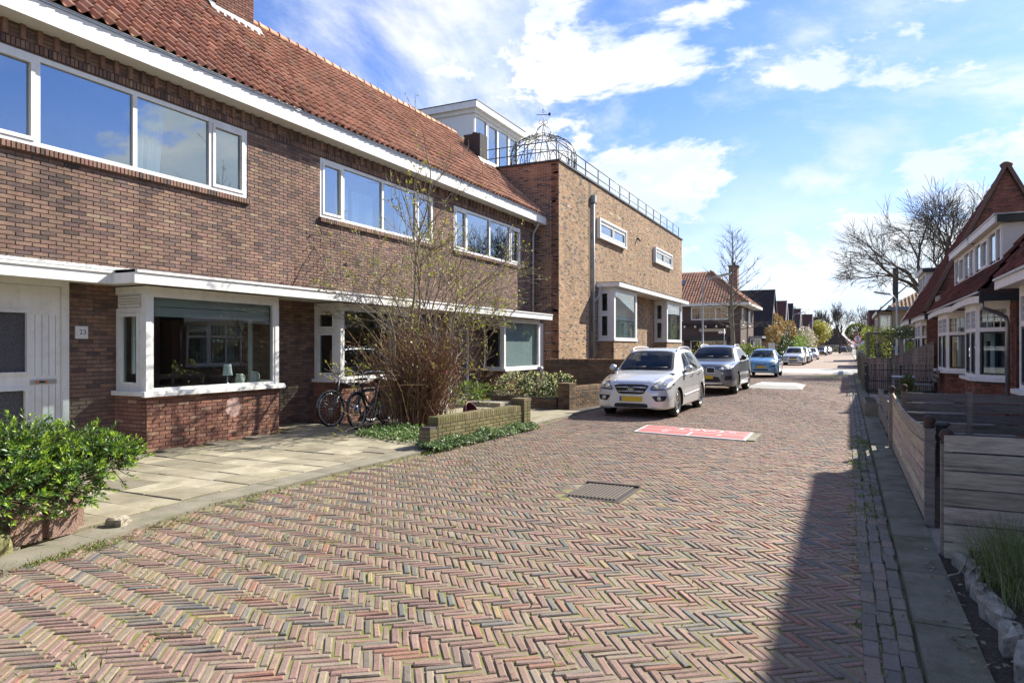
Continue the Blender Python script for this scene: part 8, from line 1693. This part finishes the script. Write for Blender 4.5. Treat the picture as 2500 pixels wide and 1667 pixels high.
t = anchor('garden_bowl', 'dark red bowl leaning behind the mossy wall', 'bowl', (-6.6, 11.55, 0.1)); b = MB(); b.lathe([(0.07, 0.0), (0.16, 0.07), (0.20, 0.15), (0.21, 0.15), (0.17, 0.05), (0.0, 0.01)], Matrix.Translation((-6.4, 11.1, 0.36)) @ Matrix.Rotation(1.15, 4, 'Y'), 24); put(b, 'body', M('bowl_red', (0.10, 0.02, 0.025), 0.35, coat=0.5), t)
t = anchor('stone_step', 'low pale concrete step among weeds in front of the dark doors', 'step', (-8.9, 17.2, 0)); b = MB(); b.box(-9.4, -8.3, 16.2, 17.4, 0.0, 0.14, (0.34, 0.31, 0.25)); put(b, 'slab', m_concrete, t)

# ------------------------------------------------------------------ lamp posts, signs, person
def lamp_post(label, x, y, h, arm, style, group=None):
    t = anchor('street_lamp', label, 'street lamp', (x, y, 0), group); b = MB(); a = np.array((*arm, 0.0)); b.tube([(x, y, 0), (x, y, 1.6), (x, y, 1.62), (x, y, h - 0.3), np.array((x, y, h)) + a * 0.25, np.array((x, y, h + 0.12)) + a * 0.7], (0.085, 0.085, 0.06, 0.05, 0.04, 0.035), 8); put(b, 'pole', m_steel, t)
    u = a / np.linalg.norm(a); s = np.cross(u, UZ); c = np.array((x, y, h + 0.16)) + a; b = MB(); k = u + UZ * 0.22; k /= np.linalg.norm(k); n = np.cross(s, k)
    b.add([c - k * 0.55 - s * 0.05, c - k * 0.55 + s * 0.05, c + k * 0.6 + s * 0.11, c + k * 0.6 - s * 0.11, c - k * 0.5 - s * 0.05 + n * 0.10, c - k * 0.5 + s * 0.05 + n * 0.10, c + k * 0.6 + s * 0.10 + n * 0.07, c + k * 0.6 - s * 0.10 + n * 0.07], [(0, 1, 2, 3), (7, 6, 5, 4), (0, 4, 5, 1), (1, 5, 6, 2), (2, 6, 7, 3), (3, 7, 4, 0)]); hd = put(b, 'lamp_head', m_steel, t)
    b = MB(); b.obox(c + k * 0.1 - n * 0.03, k * 0.42, s * 0.075, n * 0.028); b.build('diffuser', M('lamp_diffuser', (0.62, 0.60, 0.52), 0.35), hd)
lamp_post('slanted-head street lamp at the corner of the tan building', -8.55, 46.0, 6.1, (1.25, 0.0), 0)
lamp_post('street lamp rising over the parked cars near the far gables', -6.9, 104, 6.2, (1.0, 0.0), 0)
lamp_post('farther street lamp in front of the red gable', -6.4, 140, 6.2, (1.0, 0.0), 0)
lamp_post('farthest left street lamp beside the yellow spring tree', -6.2, 158, 6.2, (1.0, 0.0), 0)
lamp_post('street lamp with bent neck before the yellow brick house', 3.25, 57.5, 5.4, (-0.9, 0.0), 0)
def traffic_sign():
    t = anchor('traffic_sign', 'round red-ringed no motor vehicles sign on a grey pole', 'traffic sign', (0.74, 58.7, 0)); b = MB(); b.tube([(0.74, 58.7, 0), (0.74, 58.7, 2.6)], 0.04, 8); put(b, 'pole', m_steel, t)
    R_ = Matrix.Translation((0.72, 58.62, 2.22)) @ Matrix.Rotation(math.pi / 2, 4, 'X')
    b = MB(); b.lathe([(0.0, 0.0), (0.31, 0.0), (0.31, 0.02), (0.0, 0.02)], R_, 32); d = put(b, 'disc', M('sign_white', (0.78, 0.78, 0.77), 0.4), t)
    b = MB(); b.lathe([(0.225, 0.024), (0.305, 0.024)], R_, 32); b.build('red_ring', M('sign_red', (0.52, 0.02, 0.025), 0.4), d); mk = M('sign_black', (0.02, 0.02, 0.02), 0.5); y = 58.594
    b = MB(); b.prism([(0.60, y, 2.26), (0.84, y, 2.26), (0.84, y, 2.30), (0.79, y, 2.31), (0.76, y, 2.36), (0.68, y, 2.36), (0.65, y, 2.31), (0.60, y, 2.30)], (0, -0.002, 0)); b.build('car_symbol', mk, d)
    b = MB(); b.prism([(0.62, y, 2.10), (0.80, y, 2.10), (0.83, y, 2.17), (0.76, y, 2.20), (0.66, y, 2.16)], (0, -0.002, 0)); b.build('motorcycle_symbol', mk, d)
    b = MB(); b.box(0.60, 0.84, 58.6, 58.62, 1.72, 1.84); put(b, 'sub_plate', M('sign_white', (0.78, 0.78, 0.77), 0.4), t)
traffic_sign()
def name_sign():
    t = anchor('street_name_sign', 'small street name plates on a post before the hipped house', 'street sign', (-8.2, 52.5, 0)); b = MB(); b.tube([(-8.2, 52.5, 0), (-8.2, 52.5, 2.95)], 0.035, 8); put(b, 'pole', m_steel, t)
    b = MB(); b.box(-8.6, -8.2, 52.45, 52.48, 2.62, 2.80); put(b, 'plate', m_cream, t); b = MB(); b.box(-8.18, -8.15, 52.3, 52.75, 2.62, 2.80); put(b, 'plate', m_cream, t)
    w = anchor('name_board', 'long cream name board on the hipped house wall', 'sign', (-10.8, 61.2, 2.9)); b = MB(); b.box(-11.7, -9.4, 61.26, 61.29, 2.95, 3.2); put(b, 'board', M('board_tan', (0.45, 0.36, 0.22), 0.6), w)
name_sign()
def person(label, x, y, h, shirt, trousers):
    t = thing('person', label, 'person', (x, y, 0.0)); s = h / 1.75
    me = bpy.data.meshes.new('body'); V = [(0, 0, 0.95), (0, 0, 1.2), (0, 0, 1.42), (0, 0, 1.52), (0, 0, 1.64), (0.10, 0, 0.9), (0.11, -0.06, 0.5), (0.11, 0.08, 0.08), (0.11, -0.06, 0.03), (-0.10, 0, 0.9), (-0.11, 0.08, 0.5), (-0.11, 0.16, 0.08), (-0.11, 0.03, 0.03), (0.19, 0, 1.40), (0.25, 0.02, 1.12), (0.24, -0.10, 0.88), (-0.19, 0, 1.40), (-0.25, 0.02, 1.12), (-0.24, -0.08, 0.88)]
    E_ = [(0, 1), (1, 2), (2, 3), (3, 4), (0, 5), (5, 6), (6, 7), (7, 8), (0, 9), (9, 10), (10, 11), (11, 12), (2, 13), (13, 14), (14, 15), (2, 16), (16, 17), (17, 18)]
    me.from_pydata([tuple(np.array(v) * s) for v in V], E_, []); o = bpy.data.objects.new('body', me); COL.objects.link(o); o.parent = t; rad = [0.14, 0.145, 0.13, 0.05, 0.10, 0.09, 0.07, 0.05, 0.045, 0.09, 0.07, 0.05, 0.045, 0.06, 0.045, 0.035, 0.06, 0.045, 0.035]
    sk = o.modifiers.new('skin', 'SKIN'); 
    for v, r in zip(me.skin_vertices[0].data, rad): v.radius = (r * s, r * s)
    me.skin_vertices[0].data[0].use_root = True; ss = o.modifiers.new('sub', 'SUBSURF'); ss.levels = ss.render_levels = 1; me.materials.append(M('person_' + label[:5], shirt, 0.9))
    b = MB(); b.lathe([(0.12 * s, 1.02 * s), (0.13 * s, 0.9 * s), (0.16 * s, 0.8 * s)], Matrix.Scale(1.0, 4), 10); b.build('jacket_hem', M('person_' + label[:5], shirt, 0.9), t)
person('person in blue trousers and dark jacket walking by the far hedge', 1.0, 195, 1.75, (0.06, 0.14, 0.30), (0.1, 0.2, 0.4))
b = MB(); b.box(0.95, 1.25, 62, 68, 0.0, 1.35, (0.36, 0.34, 0.30)); t = thing('garden_wall', 'pale concrete garden wall beside the traffic sign', 'wall', (0, 0, 0)); b.build('slab', m_concrete, t)
for lab, x, y in (('low white bollard in front of the dark conifer hedge', -6.2, 70),):
    t = thing('white_post', 'white marker board beside the silver estate car', 'post', (-6.45, 69.5, 0)); b = MB(); b.box(-0.25, 0.25, -0.04, 0.04, 0, 2.0); b.build('board', m_offwhite, t)
